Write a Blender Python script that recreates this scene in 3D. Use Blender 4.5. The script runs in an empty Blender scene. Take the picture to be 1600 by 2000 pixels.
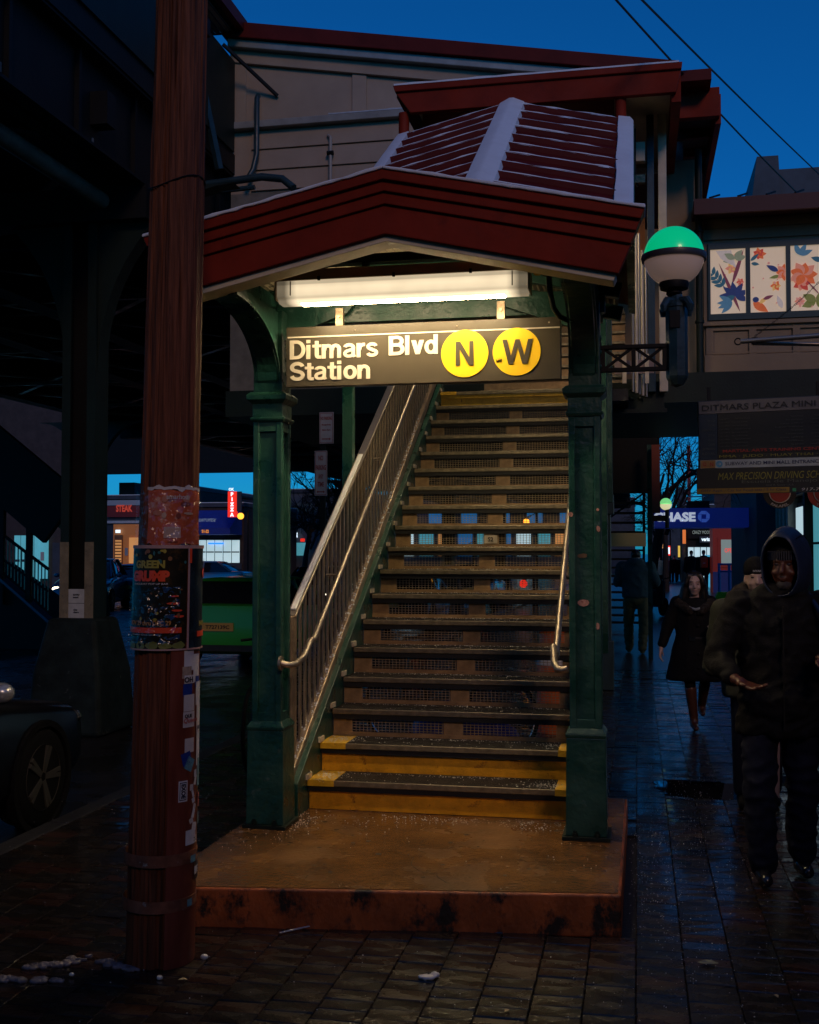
import bpy, bmesh, math, random
from mathutils import Vector, Matrix, noise
random.seed(7)
S = bpy.context.scene
C = S.collection
PI = math.pi
R = math.radians

# ------------------------------------------------------------------ camera
F_PX, YAW, HORIZON, EYE = 2210.0, 0.199, 1078.0, 1.747
PITCH = math.atan((HORIZON - 1000) / F_PX)
cam_data = bpy.data.cameras.new('camera'); cam = bpy.data.objects.new('camera', cam_data); C.objects.link(cam)
cam_data.sensor_fit = 'VERTICAL'; cam_data.sensor_height = 36; cam_data.sensor_width = 28.8
cam_data.lens = F_PX / 2000 * 36
cam_data.clip_start = 0.05; cam_data.clip_end = 3000
cam.location = (0, 0, EYE); cam.rotation_euler = (PI / 2 + PITCH, 0, YAW)
S.camera = cam

# ------------------------------------------------------------------ world: dusk sky
W = bpy.data.worlds.new('World'); S.world = W; W.use_nodes = True
wn = W.node_tree.nodes; wl = W.node_tree.links
wn.clear()
wo = wn.new('ShaderNodeOutputWorld'); bg = wn.new('ShaderNodeBackground')
sky = wn.new('ShaderNodeTexSky'); sky.sky_type = 'NISHITA'; sky.sun_disc = False
SUN_EL, SUN_AZ = R(27), R(157)      # azimuth clockwise from +Y (the stair's direction)
sky.sun_elevation = SUN_EL; sky.sun_rotation = SUN_AZ
sky.air_density = 1.0; sky.dust_density = 0.3; sky.ozone_density = 4.0
tint = wn.new('ShaderNodeMix'); tint.data_type = 'RGBA'; tint.blend_type = 'MULTIPLY'; tint.inputs[0].default_value = 1
tint.inputs[7].default_value = (0.022, 0.455, 0.93, 1)
wl.new(sky.outputs[0], tint.inputs[6]); wl.new(tint.outputs[2], bg.inputs[0]); wl.new(bg.outputs[0], wo.inputs[0])
bg.inputs[1].default_value = 0.074

sun_d = bpy.data.lights.new('street_light_sun', 'SUN'); sun = bpy.data.objects.new('street_light_sun', sun_d); C.objects.link(sun)
sun_d.energy = 0.46; sun_d.angle = R(11); sun_d.color = (1.0, 0.60, 0.38)  # sun lamp standing in for warm street lamps behind the camera
sd = Vector((math.sin(SUN_AZ) * math.cos(SUN_EL), math.cos(SUN_AZ) * math.cos(SUN_EL), math.sin(SUN_EL)))
sun.rotation_euler = sd.to_track_quat('Z', 'Y').to_euler(); sun.location = (3, -6, 12)

vs = S.view_settings; S.display_settings.display_device = 'sRGB'
vs.view_transform = 'Standard'; vs.look = 'None'; vs.exposure = 0; vs.gamma = 1; vs.use_curve_mapping = False
S.cycles.use_denoising = True
S.cycles.max_bounces = 6; S.cycles.diffuse_bounces = 3; S.cycles.glossy_bounces = 3; S.cycles.transparent_max_bounces = 12
S.cycles.sample_clamp_indirect = 3.0
S.cycles.caustics_reflective = False; S.cycles.caustics_refractive = False

# ------------------------------------------------------------------ materials
MATS = {}
def mat(name, col, rough=0.6, metal=0.0, var=0.0, vs_=6.0, bump=0.0, bs=40.0, emit=None, es=1.0, rvar=0.0, col2=None,
        thr=0.55, tw=0.08, stretch=None, coat=0.0, alpha=1.0, spec=None, drip=0.0):
    """principled material: noise-broken base colour (var), optional second colour in patches (col2), fine relief, gloss variation"""
    if name in MATS: return MATS[name]
    m = bpy.data.materials.new(name); m.use_nodes = True
    n = m.node_tree.nodes; l = m.node_tree.links
    b = n['Principled BSDF']
    b.inputs['Base Color'].default_value = (*col, 1); b.inputs['Roughness'].default_value = rough; b.inputs['Metallic'].default_value = metal
    if coat: b.inputs['Coat Weight'].default_value = coat; b.inputs['Coat Roughness'].default_value = 0.08
    if alpha < 1: b.inputs['Alpha'].default_value = alpha
    if spec is not None: b.inputs['Specular IOR Level'].default_value = spec
    if emit is not None:
        b.inputs['Emission Color'].default_value = (*emit, 1); b.inputs['Emission Strength'].default_value = es
    tc = n.new('ShaderNodeTexCoord'); mp = n.new('ShaderNodeMapping'); l.new(tc.outputs['Object'], mp.inputs[0])
    if stretch: mp.inputs['Scale'].default_value = stretch
    cur = None
    if var > 0 or col2 is not None:
        nz = n.new('ShaderNodeTexNoise'); nz.inputs['Scale'].default_value = vs_; nz.inputs['Detail'].default_value = 8; nz.inputs['Roughness'].default_value = 0.62
        l.new(mp.outputs[0], nz.inputs[0])
        mr = n.new('ShaderNodeMapRange'); mr.inputs[1].default_value = 0.3; mr.inputs[2].default_value = 0.7
        mr.inputs[3].default_value = 1 - var; mr.inputs[4].default_value = 1 + var * 0.7
        l.new(nz.outputs[0], mr.inputs[0])
        mx = n.new('ShaderNodeVectorMath'); mx.operation = 'SCALE'; mx.inputs[0].default_value = col
        l.new(mr.outputs[0], mx.inputs[3]); cur = mx.outputs[0]
        if col2 is not None:
            n2 = n.new('ShaderNodeTexNoise'); n2.inputs['Scale'].default_value = vs_ * 1.7; n2.inputs['Detail'].default_value = 10; n2.inputs['Roughness'].default_value = 0.7
            l.new(mp.outputs[0], n2.inputs[0])
            m2 = n.new('ShaderNodeMapRange'); m2.inputs[1].default_value = thr; m2.inputs[2].default_value = thr + tw
            l.new(n2.outputs[0], m2.inputs[0])
            mm = n.new('ShaderNodeMix'); mm.data_type = 'RGBA'; l.new(m2.outputs[0], mm.inputs[0]); l.new(cur, mm.inputs[6]); mm.inputs[7].default_value = (*col2, 1)
            cur = mm.outputs[2]
        l.new(cur, b.inputs['Base Color'])
    if rvar > 0:
        n3 = n.new('ShaderNodeTexNoise'); n3.inputs['Scale'].default_value = vs_ * 0.8 + 1; n3.inputs['Detail'].default_value = 6; l.new(mp.outputs[0], n3.inputs[0])
        m3 = n.new('ShaderNodeMapRange'); m3.inputs[1].default_value = 0.35; m3.inputs[2].default_value = 0.65
        m3.inputs[3].default_value = max(0.04, rough - rvar); m3.inputs[4].default_value = min(1, rough + rvar); l.new(n3.outputs[0], m3.inputs[0])
        l.new(m3.outputs[0], b.inputs['Roughness'])
    if bump > 0:
        n4 = n.new('ShaderNodeTexNoise'); n4.inputs['Scale'].default_value = bs; n4.inputs['Detail'].default_value = 6; l.new(mp.outputs[0], n4.inputs[0])
        bp = n.new('ShaderNodeBump'); bp.inputs['Strength'].default_value = min(1, bump); bp.inputs['Distance'].default_value = 0.01
        l.new(n4.outputs[0], bp.inputs['Height']); l.new(bp.outputs[0], b.inputs['Normal'])
    MATS[name] = m
    return m

green = mat('green_paint', (0.012, 0.062, 0.046), 0.36, var=0.35, vs_=5, bump=0.5, bs=26, rvar=0.15, col2=(0.05, 0.10, 0.09), thr=0.64, tw=0.03)
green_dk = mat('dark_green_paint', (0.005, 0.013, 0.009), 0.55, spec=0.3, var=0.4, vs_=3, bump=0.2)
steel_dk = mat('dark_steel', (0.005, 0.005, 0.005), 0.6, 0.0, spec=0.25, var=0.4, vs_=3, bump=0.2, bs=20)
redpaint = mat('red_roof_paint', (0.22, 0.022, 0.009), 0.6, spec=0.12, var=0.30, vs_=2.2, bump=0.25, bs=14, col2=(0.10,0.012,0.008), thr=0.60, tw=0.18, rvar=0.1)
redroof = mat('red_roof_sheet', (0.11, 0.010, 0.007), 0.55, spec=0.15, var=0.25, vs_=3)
snow = mat('snow', (0.72, 0.76, 0.80), 0.7, var=0.06, vs_=5, bump=0.35, bs=18)
cream = mat('cream_paint', (0.62, 0.53, 0.38), 0.5, var=0.18, vs_=5, bump=0.1)
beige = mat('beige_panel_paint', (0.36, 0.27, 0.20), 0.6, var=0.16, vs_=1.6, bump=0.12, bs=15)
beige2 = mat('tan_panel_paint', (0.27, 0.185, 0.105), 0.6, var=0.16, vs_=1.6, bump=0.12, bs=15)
steel = mat('brushed_stainless', (0.36, 0.31, 0.25), 0.42, 0.85)
steel_w = mat('weathered_steel', (0.33, 0.25, 0.17), 0.42, 0.6, var=0.3, vs_=12, rvar=0.12, bump=0.15)
tread_m = mat('black_grit_tread', (0.026, 0.023, 0.018), 0.42, 0.1, var=0.45, vs_=30, bump=0.9, bs=220, col2=(0.10, 0.085, 0.05), thr=0.6)
black = mat('black', (0.006, 0.006, 0.006), 0.6)
galv = mat('galvanised_mesh', (0.34, 0.26, 0.16), 0.5, 0.2, var=0.3, vs_=20)
riser_m = mat('riser_plate', (0.36, 0.225, 0.105), 0.5, 0.2, var=0.35, vs_=14, bump=0.2, col2=(0.14, 0.08, 0.05), thr=0.6)
yellow = mat('yellow_paint', (0.62, 0.36, 0.02), 0.45, var=0.3, vs_=9, bump=0.3, bs=60, col2=(0.14, 0.09, 0.03), thr=0.63, tw=0.06)
yellow_low = mat('low_riser_yellow', (0.74, 0.34, 0.012), 0.45, var=0.35, vs_=7, bump=0.3, bs=60, col2=(0.25, 0.07, 0.012), thr=0.58, tw=0.12)  # lowest risers, more orange than the yellow of the top step
concrete = mat('ochre_concrete', (0.215, 0.098, 0.027), 0.26, var=0.55, vs_=2.2, bump=0.6, bs=40, rvar=0.16, col2=(0.075,0.038,0.016), thr=0.42, tw=0.36)
conc_side = mat('stained_concrete_edge', (0.40, 0.095, 0.022), 0.5, var=0.7, vs_=2.6, bump=0.7, bs=24, col2=(0.02,0.012,0.009), thr=0.50, tw=0.10, stretch=(1.6, 1.6, 1.1))
signbrown = mat('sign_enamel', (0.060, 0.052, 0.038), 0.35, var=0.1, vs_=5)
white_l = mat('white_letter', (0.60, 0.56, 0.48), 0.5)
signyellow = mat('sign_yellow', (0.80, 0.52, 0.01), 0.45)
housing = mat('fixture_housing', (0.30, 0.21, 0.13), 0.45, 0.3, var=0.2, vs_=10)
wood = mat('pole_wood', (0.145, 0.046, 0.021), 0.7, spec=0.2, var=0.75, vs_=7, bump=0.9, bs=16, col2=(0.03, 0.012, 0.008), thr=0.60, tw=0.08, stretch=(9, 9, 0.32))
asphalt = mat('wet_asphalt', (0.012, 0.011, 0.011), 0.26, var=0.4, vs_=1.2, bump=0.6, bs=90, rvar=0.18)
skin_l = mat('light_skin', (0.50, 0.34, 0.29), 0.5, var=0.06, vs_=20)
skin_d = mat('dark_skin', (0.085, 0.026, 0.013), 0.42, var=0.15, vs_=20)
rubber = mat('rubber', (0.004, 0.004, 0.004), 0.8, spec=0.15)

# ------------------------------------------------------------------ mesh builder
class MB:
    def __init__(s): s.v = []; s.f = []; s.mi = []
    def add(s, vs, fs, mi=0):
        b = len(s.v); s.v += [tuple(q) for q in vs]; s.f += [tuple(b + i for i in f) for f in fs]; s.mi += [mi] * len(fs); return s
    def box(s, c, d, rz=0, mi=0, M=None):
        x, y, z = d[0] / 2, d[1] / 2, d[2] / 2
        vs = [Vector((a * x, b * y, e * z)) for a, b, e in ((-1,-1,-1),(1,-1,-1),(1,1,-1),(-1,1,-1),(-1,-1,1),(1,-1,1),(1,1,1),(-1,1,1))]
        m = M if M is not None else Matrix.Rotation(rz, 3, 'Z')
        vs = [m @ q + Vector(c) for q in vs]
        return s.add(vs, [(0,3,2,1),(4,5,6,7),(0,1,5,4),(1,2,6,5),(2,3,7,6),(3,0,4,7)], mi)
    def b2(s, x0, x1, y0, y1, z0, z1, mi=0): return s.box(((x0+x1)/2,(y0+y1)/2,(z0+z1)/2),(abs(x1-x0),abs(y1-y0),abs(z1-z0)),0,mi)
    def bar(s, p, q, w, h=None, up=(0,0,1), mi=0):
        p, q = Vector(p), Vector(q); h = h or w; d = (q - p); L = d.length; d.normalize()
        u = Vector(up); sx = d.cross(u)
        if sx.length < 1e-4: sx = d.cross(Vector((0,1,0)))
        sx.normalize(); uz = sx.cross(d)
        M = Matrix((sx, d, uz)).transposed()
        return s.box((p+q)/2, (w, L, h), M=M, mi=mi)
    def tube(s, pts, r, n=10, cap=True, mi=0):
        pts = [Vector(p) for p in pts]; rs = r if isinstance(r, (list, tuple)) else [r]*len(pts)
        b = len(s.v); prev = None
        for i, p in enumerate(pts):
            d = (pts[min(i+1,len(pts)-1)] - pts[max(i-1,0)]).normalized()
            if prev is None:
                a = d.cross(Vector((0,0,1)));
                if a.length < 0.05: a = d.cross(Vector((1,0,0)))
            else: a = prev - d * prev.dot(d)
            a.normalize(); prev = a.copy(); c = d.cross(a)
            for k in range(n):
                t = 2*PI*k/n; s.v.append(tuple(p + (a*math.cos(t) + c*math.sin(t))*rs[i]))
        for i in range(len(pts)-1):
            for k in range(n):
                s.f.append((b+i*n+k, b+i*n+(k+1)%n, b+(i+1)*n+(k+1)%n, b+(i+1)*n+k)); s.mi.append(mi)
        if cap:
            s.f.append(tuple(b+k for k in range(n))[::-1]); s.mi.append(mi)
            s.f.append(tuple(b+(len(pts)-1)*n+k for k in range(n))); s.mi.append(mi)
        return s
    def lathe(s, prof, c=(0,0,0), n=24, mi=0):
        return s.tube2([(Vector((c[0],c[1],c[2]+z)), r) for r, z in prof], n, mi)
    def tube2(s, rings, n, mi=0):
        b = len(s.v)
        for p, r in rings:
            for k in range(n):
                t = 2*PI*k/n; s.v.append((p.x+r*math.cos(t), p.y+r*math.sin(t), p.z))
        for i in range(len(rings)-1):
            for k in range(n):
                s.f.append((b+i*n+k, b+i*n+(k+1)%n, b+(i+1)*n+(k+1)%n, b+(i+1)*n+k)); s.mi.append(mi)
        s.f.append(tuple(b+k for k in range(n))[::-1]); s.mi.append(mi)
        s.f.append(tuple(b+(len(rings)-1)*n+k for k in range(n))); s.mi.append(mi)
        return s
    def prism(s, poly, lo, hi, axis='X', mi=0):
        """poly in the plane across axis; X: (y,z)  Y: (x,z)  Z: (x,y)"""
        def P(a, b, t): return {'X': (t, a, b), 'Y': (a, t, b), 'Z': (a, b, t)}[axis]
        n = len(poly); vs = [P(a, b, lo) for a, b in poly] + [P(a, b, hi) for a, b in poly]
        fs = [tuple(range(n))[::-1], tuple(range(n, 2*n))] + [(i, (i+1)%n, n+(i+1)%n, n+i) for i in range(n)]
        return s.add(vs, fs, mi)
    def loft(s, rings, cap=True, mi=0):
        b = len(s.v); n = len(rings[0])
        for r_ in rings: s.v += [tuple(q) for q in r_]
        for i in range(len(rings)-1):
            for k in range(n):
                s.f.append((b+i*n+k, b+i*n+(k+1)%n, b+(i+1)*n+(k+1)%n, b+(i+1)*n+k)); s.mi.append(mi)
        if cap:
            s.f.append(tuple(b+k for k in range(n))[::-1]); s.mi.append(mi)
            s.f.append(tuple(b+(len(rings)-1)*n+k for k in range(n))); s.mi.append(mi)
        return s
    def ball(s, c, r, n=12, m=8, mi=0):
        rr = r if isinstance(r, (list, tuple)) else (r, r, r)
        rings = []
        for i in range(1, m):
            t = PI*i/m; rings.append([(c[0]+rr[0]*math.sin(t)*math.cos(2*PI*k/n), c[1]+rr[1]*math.sin(t)*math.sin(2*PI*k/n), c[2]-rr[2]*math.cos(t)) for k in range(n)])
        return s.loft(rings, True, mi)
    def build(s, name, m, parent=None, smooth=False, bevel=0.0, label=None, seg=2, recalc=True):
        me = bpy.data.meshes.new(name); me.from_pydata(s.v, [], s.f)
        ms = m if isinstance(m, (list, tuple)) else [m]
        for q in ms: me.materials.append(q)
        if len(ms) > 1: me.polygons.foreach_set('material_index', s.mi)
        if recalc:
            bm = bmesh.new(); bm.from_mesh(me); bmesh.ops.recalc_face_normals(bm, faces=bm.faces); bm.to_mesh(me); bm.free()
        if smooth:
            me.polygons.foreach_set('use_smooth', [True]*len(me.polygons))
            me.set_sharp_from_angle(angle=R(38))
        me.update()
        o = bpy.data.objects.new(name, me); C.objects.link(o)
        if bevel:
            bv = o.modifiers.new('bevel', 'BEVEL'); bv.width = bevel; bv.segments = seg; bv.limit_method = 'ANGLE'; bv.angle_limit = R(40)
        adopt(o, parent)
        if label: o['label'] = label
        return o
ROOTS = {}
def adopt(o, parent):
    if parent is None: return
    o.parent = parent
    if parent.name in ROOTS: o.matrix_parent_inverse = ROOTS[parent.name].inverted()
def thing(name, label, cat, loc=(0,0,0), rz=0, group=None):
    o = bpy.data.objects.new(name, None); o.empty_display_size = 0.2; C.objects.link(o)
    o.location = loc; o.rotation_euler = (0, 0, rz)
    ROOTS[o.name] = Matrix.Translation(loc) @ Matrix.Rotation(rz, 4, 'Z')
    return tag(o, label, cat, group)
def local(name, label, cat, group=None):
    """a thing built round the origin and moved afterwards"""
    return thing(name, label, cat, (0,0,0), 0, group)
def tag(o, label, cat, group=None):
    o['label'] = label; o['category'] = cat
    if group: o['group'] = group
    return o
def struct(o): o['kind'] = 'structure'; return o
def stuff(o): o['kind'] = 'stuff'; return o
def kids(o): return [c for c in C.objects if c.parent is o]
def copy_tree(o, parent=None):
    c = o.copy(); C.objects.link(c)
    if parent is not None: c.parent = parent
    for ch in kids(o): copy_tree(ch, c)
    return c
def place(o, loc, rz=0, label=None):
    o.location = loc; o.rotation_euler = (0, 0, rz)
    if label: o['label'] = label
    return o
def text(s, name, m, parent, origin, xd, yd, w=None, h=None, bold=0.0, depth=0.004, fn=None, shear=0.0, align='L'):
    """lettering as a mesh: w, h are the size the whole text is fitted to; fn maps (u, v, d) to a point instead of the flat frame"""
    cu = bpy.data.curves.new(name, 'FONT'); cu.body = s; cu.size = 1; cu.offset = bold; cu.extrude = 0.01; cu.resolution_u = 3; cu.space_line = 0.9; cu.shear = shear
    t = bpy.data.objects.new(name, cu); C.objects.link(t)
    dg = bpy.context.evaluated_depsgraph_get(); me = bpy.data.meshes.new_from_object(t.evaluated_get(dg)); bpy.data.objects.remove(t)
    xs = [v.co.x for v in me.vertices]; ys = [v.co.y for v in me.vertices]
    x0, x1, y0, y1 = min(xs), max(xs), min(ys), max(ys)
    kw = w/(x1-x0) if w else None; kh = h/(y1-y0) if h else None
    kw = kw or kh; kh = kh or kw
    xd, yd = Vector(xd).normalized(), Vector(yd).normalized(); zd = xd.cross(yd); og = Vector(origin)
    sh = (x1-x0)*kw*(0.5 if align == 'C' else 0)
    for v in me.vertices:
        a, b, d = (v.co.x-x0)*kw - sh, (v.co.y-y0)*kh, (v.co.z+0.01)/0.02*depth
        v.co = fn(a, b, d) if fn else og + xd*a + yd*b + zd*d
    me.materials.clear(); me.materials.append(m)
    o = bpy.data.objects.new(name, me); C.objects.link(o); adopt(o, parent); return o
def blob(name, prims, voxel, m, parent=None, smooth=4, fold=0.0, fscale=6.0, label=None, fstretch=(1,1,1)):
    """one continuous organic surface: tapered limbs and ellipsoids fused by a voxel remesh"""
    mb = MB()
    for p in prims:
        if p[0] == 'c':
            a, b, ra, rb = Vector(p[1]), Vector(p[2]), p[3], p[4]
            k = 5; pts = [a.lerp(b, i/k) for i in range(k+1)]; rs = [ra+(rb-ra)*i/k for i in range(k+1)]
            mb.tube(pts, rs, 14); mb.ball(a, ra, 14, 9); mb.ball(b, rb, 14, 9)
        elif p[0] == 'e':
            b0 = len(mb.v); mb.ball((0,0,0), p[2], 18, 12)
            rot = Matrix.Rotation(p[3][2],3,'Z') @ Matrix.Rotation(p[3][1],3,'Y') @ Matrix.Rotation(p[3][0],3,'X') if len(p) > 3 else Matrix.Identity(3)
            for i in range(b0, len(mb.v)): mb.v[i] = tuple(rot @ Vector(mb.v[i]) + Vector(p[1]))
        elif p[0] == 'l':      # stack of ellipses: (x, y, z, rx, ry)
            mb.loft([[(x+rx*math.cos(2*PI*k/24), y+ry*math.sin(2*PI*k/24), z) for k in range(24)] for x, y, z, rx, ry in p[1]])
    me = bpy.data.meshes.new(name); me.from_pydata(mb.v, [], mb.f)
    bm = bmesh.new(); bm.from_mesh(me); bmesh.ops.recalc_face_normals(bm, faces=bm.faces); bm.to_mesh(me); bm.free()
    t = bpy.data.objects.new(name, me); C.objects.link(t)
    rm = t.modifiers.new('r', 'REMESH'); rm.mode = 'VOXEL'; rm.voxel_size = voxel; rm.use_smooth_shade = True
    sm = t.modifiers.new('s', 'SMOOTH'); sm.iterations = smooth; sm.factor = 0.5
    dg = bpy.context.evaluated_depsgraph_get(); me2 = bpy.data.meshes.new_from_object(t.evaluated_get(dg)); bpy.data.objects.remove(t)
    if fold:
        nr = [v.normal.copy() for v in me2.vertices]
        for v, q in zip(me2.vertices, nr):
            c = v.co; a = noise.noise(Vector((c.x*fscale*fstretch[0], c.y*fscale*fstretch[1], c.z*fscale*fstretch[2]))); b = noise.noise(Vector((c.x*fscale*3.1, c.y*fscale*3.1, c.z*fscale*3.1+7)))
            v.co = c + q*(fold*(1-2*abs(a)) + fold*0.4*b)
    me2.materials.clear(); me2.materials.append(m)
    me2.polygons.foreach_set('use_smooth', [True]*len(me2.polygons))
    o = bpy.data.objects.new(name, me2); C.objects.link(o); adopt(o, parent)
    if label: o['label'] = label
    return o
# ================================================================== SETTING
CURB = -3.62
road = MB(); road.add([(-400,-60,-.13),(400,-60,-.13),(400,900,-.13),(-400,900,-.13)],[(0,1,2,3)])
tag_ = struct(road.build('road', asphalt))
swm = mat('sidewalk_bedding', (0.022,0.018,0.015), 0.6, var=0.3, vs_=8, bump=0.4)
sw_far = bpy.data.materials.new('far_brick_paving'); sw_far.use_nodes = True
n_ = sw_far.node_tree.nodes; l_ = sw_far.node_tree.links; b_ = n_['Principled BSDF']
tc_ = n_.new('ShaderNodeTexCoord'); br_ = n_.new('ShaderNodeTexBrick'); br_.offset = 0.5
for k_, v_ in (('Scale', 1.0), ('Mortar Size', 0.006), ('Brick Width', 0.2), ('Row Height', 0.1)): br_.inputs[k_].default_value = v_
br_.inputs['Color1'].default_value = (0.045,0.035,0.030,1); br_.inputs['Color2'].default_value = (0.03,0.026,0.024,1); br_.inputs['Mortar'].default_value = (0.01,0.01,0.01,1)
l_.new(tc_.outputs['Object'], br_.inputs[0]); l_.new(br_.outputs[0], b_.inputs['Base Color']); b_.inputs['Roughness'].default_value = 0.3
sw = MB(); sw.b2(CURB, 14, -4, 17.2, -0.2, -0.022)
sidewalk = struct(sw.build('sidewalk', swm))
sf = MB(); sf.b2(CURB, 14, 17.2, 130, -0.2, -0.004)
sw2 = sf.build('far_paving', sw_far, sidewalk)
kb = mat('granite_kerb', (0.022,0.022,0.024), 0.45, var=0.4, vs_=12, bump=0.4)
y_ = -4.0; k_ = 0
kerb = struct(MB().b2(CURB-0.15, CURB-0.002, 30, 130, -0.3, 0.0).build('kerb', kb))
while y_ < 30:
    L_ = 1.8
    MB().b2(CURB-0.15, CURB-0.002, y_+0.004, y_+L_-0.004, -0.3, random.uniform(-0.004, 0.003)).build('kerb_stone', kb, kerb, bevel=0.012); y_ += L_

# pavers: columns run away from the camera, bricks staggered between columns
def cam_px(x, y, z):
    p = Vector((x, y, z-EYE)); f = Vector((-math.sin(YAW)*math.cos(PITCH), math.cos(YAW)*math.cos(PITCH), math.sin(PITCH)))
    r = Vector((math.cos(YAW), math.sin(YAW), 0)); u = r.cross(f); d = p.dot(f)
    return (800+F_PX*p.dot(r)/d, 1000-F_PX*p.dot(u)/d, d) if d > 0.1 else (-9999, 0, d)
pav = [mat('paver_%s' % w_, c_, r_, var=0.45, vs_=5, bump=0.4, bs=45, rvar=0.12, spec=0.5, coat=0.28, col2=c2_, thr=0.6) for w_, c_, r_, c2_ in
       (('brown', (0.017,0.0105,0.007), 0.27, (0.012,0.008,0.006)), ('grey', (0.014,0.011,0.0095), 0.23, (0.010,0.009,0.008)), ('red', (0.027,0.0105,0.0065), 0.30, (0.016,0.008,0.006)), ('dark', (0.013,0.011,0.010), 0.24, (0.006,0.005,0.005)))]
pv_me = []
for m_ in pav:
    for j_ in range(3):
        mb = MB(); x, y, e = 0.0984, 0.0484, 0.003
        t = [random.uniform(-0.0014, 0.0014) for _ in range(4)]
        a = [(-x,-y,-.03),(x,-y,-.03),(x,y,-.03),(-x,y,-.03),(-x,-y,-.004),(x,-y,-.004),(x,y,-.004),(-x,y,-.004),(-x+e,-y+e,t[0]),(x-e,-y+e,t[1]),(x-e,y-e,t[2]),(-x+e,y-e,t[3])]
        mb.add(a, [(0,1,5,4),(1,2,6,5),(2,3,7,6),(3,0,4,7),(4,5,9,8),(5,6,10,9),(6,7,11,10),(7,4,8,11),(8,9,10,11)])
        me = bpy.data.meshes.new('brick'); me.from_pydata(mb.v, [], mb.f); me.materials.append(m_); pv_me.append(me)
rows = []
c_ = 0
xx = CURB + 0.1
while xx < 3.6:
    off = (c_ % 2)*0.05 + random.uniform(-0.004, 0.004); yy = 2.6 + off
    while yy < 17.15:
        u, v, d = cam_px(xx, yy, 0)
        inpad = -2.3 < xx < -0.08 and 5.3 < yy < 7.2
        if -150 < u < 1750 and v < 2100 and not inpad: rows.append((d, xx, yy, -20 < u < 1620 and v < 2010 and not (-2.13 < xx < -1.88 and 4.48 < yy < 4.76)))
        yy += 0.1
    xx += 0.2; c_ += 1
rows.sort()
cnt = 0; rest = MB()
for d, x, y, vis in rows:
    h = random.gauss(-0.003, 0.0014) - (0.014 if ((x-0.45)/0.32)**2+((y-8.7)/0.30)**2 < 1 else 0) 
    k = random.choices(range(4), (5,5,2,2))[0]
    if vis and cnt < 300:
        o = bpy.data.objects.new('brick', pv_me[k*3+random.randrange(3)]); C.objects.link(o); o.parent = sidewalk
        o.location = (x, y, h); o.rotation_euler = (random.gauss(0,0.008), random.gauss(0,0.006), random.gauss(0,0.008)+(PI if random.random()<.5 else 0)); cnt += 1
    else:
        mb = pv_me[k*3+random.randrange(3)]; tl = (random.gauss(0,0.008), random.gauss(0,0.006))
        rest.add([(x+q.co.x, y+q.co.y, h+q.co.z+q.co.x*tl[1]+q.co.y*tl[0]) for q in mb.vertices], [tuple(p.vertices) for p in mb.polygons], k)
stuff(rest.build('bricks', pav, sidewalk, recalc=False))

# ---------------------------------------------------------------- kerbed concrete pad under the stair
pad = thing('concrete_plinth', 'ochre stained concrete slab with chipped front edge under the station stair', 'plinth', (-1.18, 6.2, 0))
mb = MB(); mb.prism([(-2.27,5.02),(-0.085,5.33),(-0.075,7.4),(-2.25,7.4)], -0.02, 0.176, 'Z')
mb.build('slab_body', conc_side, pad, bevel=0.012, seg=3)
mb = MB(); mb.prism([(-2.255,5.036),(-0.10,5.345),(-0.09,7.38),(-2.235,7.38)], 0.17, 0.18, 'Z'); mb.build('slab_top', concrete, pad)

# cracks and trodden gum on the slab
rndp = random.Random(5); cm = mat('crack_dark', (0.012,0.008,0.006), 0.8)
for x0, y0, a0, n0 in ((-1.9,5.12,1.3,16),(-0.9,5.35,1.9,13),(-0.12,6.1,2.9,14),(-1.35,5.9,0.4,10)):
    pts = [(x0, y0)]; a = a0
    for i in range(n0): a += rndp.gauss(0, 0.45); pts.append((pts[-1][0]+0.05*math.cos(a), pts[-1][1]+0.05*math.sin(a))); a = a*0.7+a0*0.3
    vs, fs = [], []
    for i, (x, y) in enumerate(pts): w = 0.0022*(1-i/len(pts))+0.0006; vs += [(x-w, y-w*0.4, 0.1806), (x+w, y+w*0.4, 0.1806)]
    fs = [(2*i, 2*i+1, 2*i+3, 2*i+2) for i in range(len(pts)-1)]; MB().add(vs, fs).build('crack', cm, pad, recalc=False)
gm_ = MB()
for i in range(38):
    x, y, r = rndp.uniform(-2.1,-0.25), rndp.uniform(5.4,6.6), rndp.uniform(0.006,0.018); n = 9
    gm_.add([(x+r*rndp.uniform(.75,1.1)*math.cos(2*PI*k/n), y+r*rndp.uniform(.75,1.1)*math.sin(2*PI*k/n), 0.1808) for k in range(n)], [tuple(range(n))])
stuff(gm_.build('trodden_gum', mat('old_gum', (0.035,0.025,0.018), 0.6), pad, recalc=False))

# ================================================================== STAIR
ST_Y, RUN, RISE, PADZ, XL, XR = 6.68, 0.279, 0.178, 0.18, -1.976, -0.385
def nose(k): return ST_Y + RUN*(k-1), PADZ + RISE*k         # front edge of tread k
stair = thing('subway_staircase', 'steel station stair with yellow bottom steps and open mesh risers climbing from the slab', 'staircase', (-1.18, 6.7, PADZ))
tr = MB(); Wd = XR-XL
tr.b2(0.085, Wd-0.085, 0.0, 0.30, -0.032, 0.0)
for j in range(9): tr.b2(0.095, Wd-0.095, 0.012+j*0.032, 0.026+j*0.032, -0.001, 0.005)
tr_full = MB(); tr_full.b2(0, Wd, 0.0, 0.30, -0.032, 0.0)
for j in range(9): tr_full.b2(0.008, Wd-0.008, 0.012+j*0.032, 0.026+j*0.032, -0.001, 0.005)
nz = MB(); nz.b2(0, Wd, -0.006, 0.016, -0.03, 0.004)
nosem = mat('worn_nosing', (0.24,0.20,0.13), 0.4, 0.5, var=0.4, vs_=18, bump=0.3)
gr = MB()      # one grille panel, width GW, height GH, origin lower left
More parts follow.
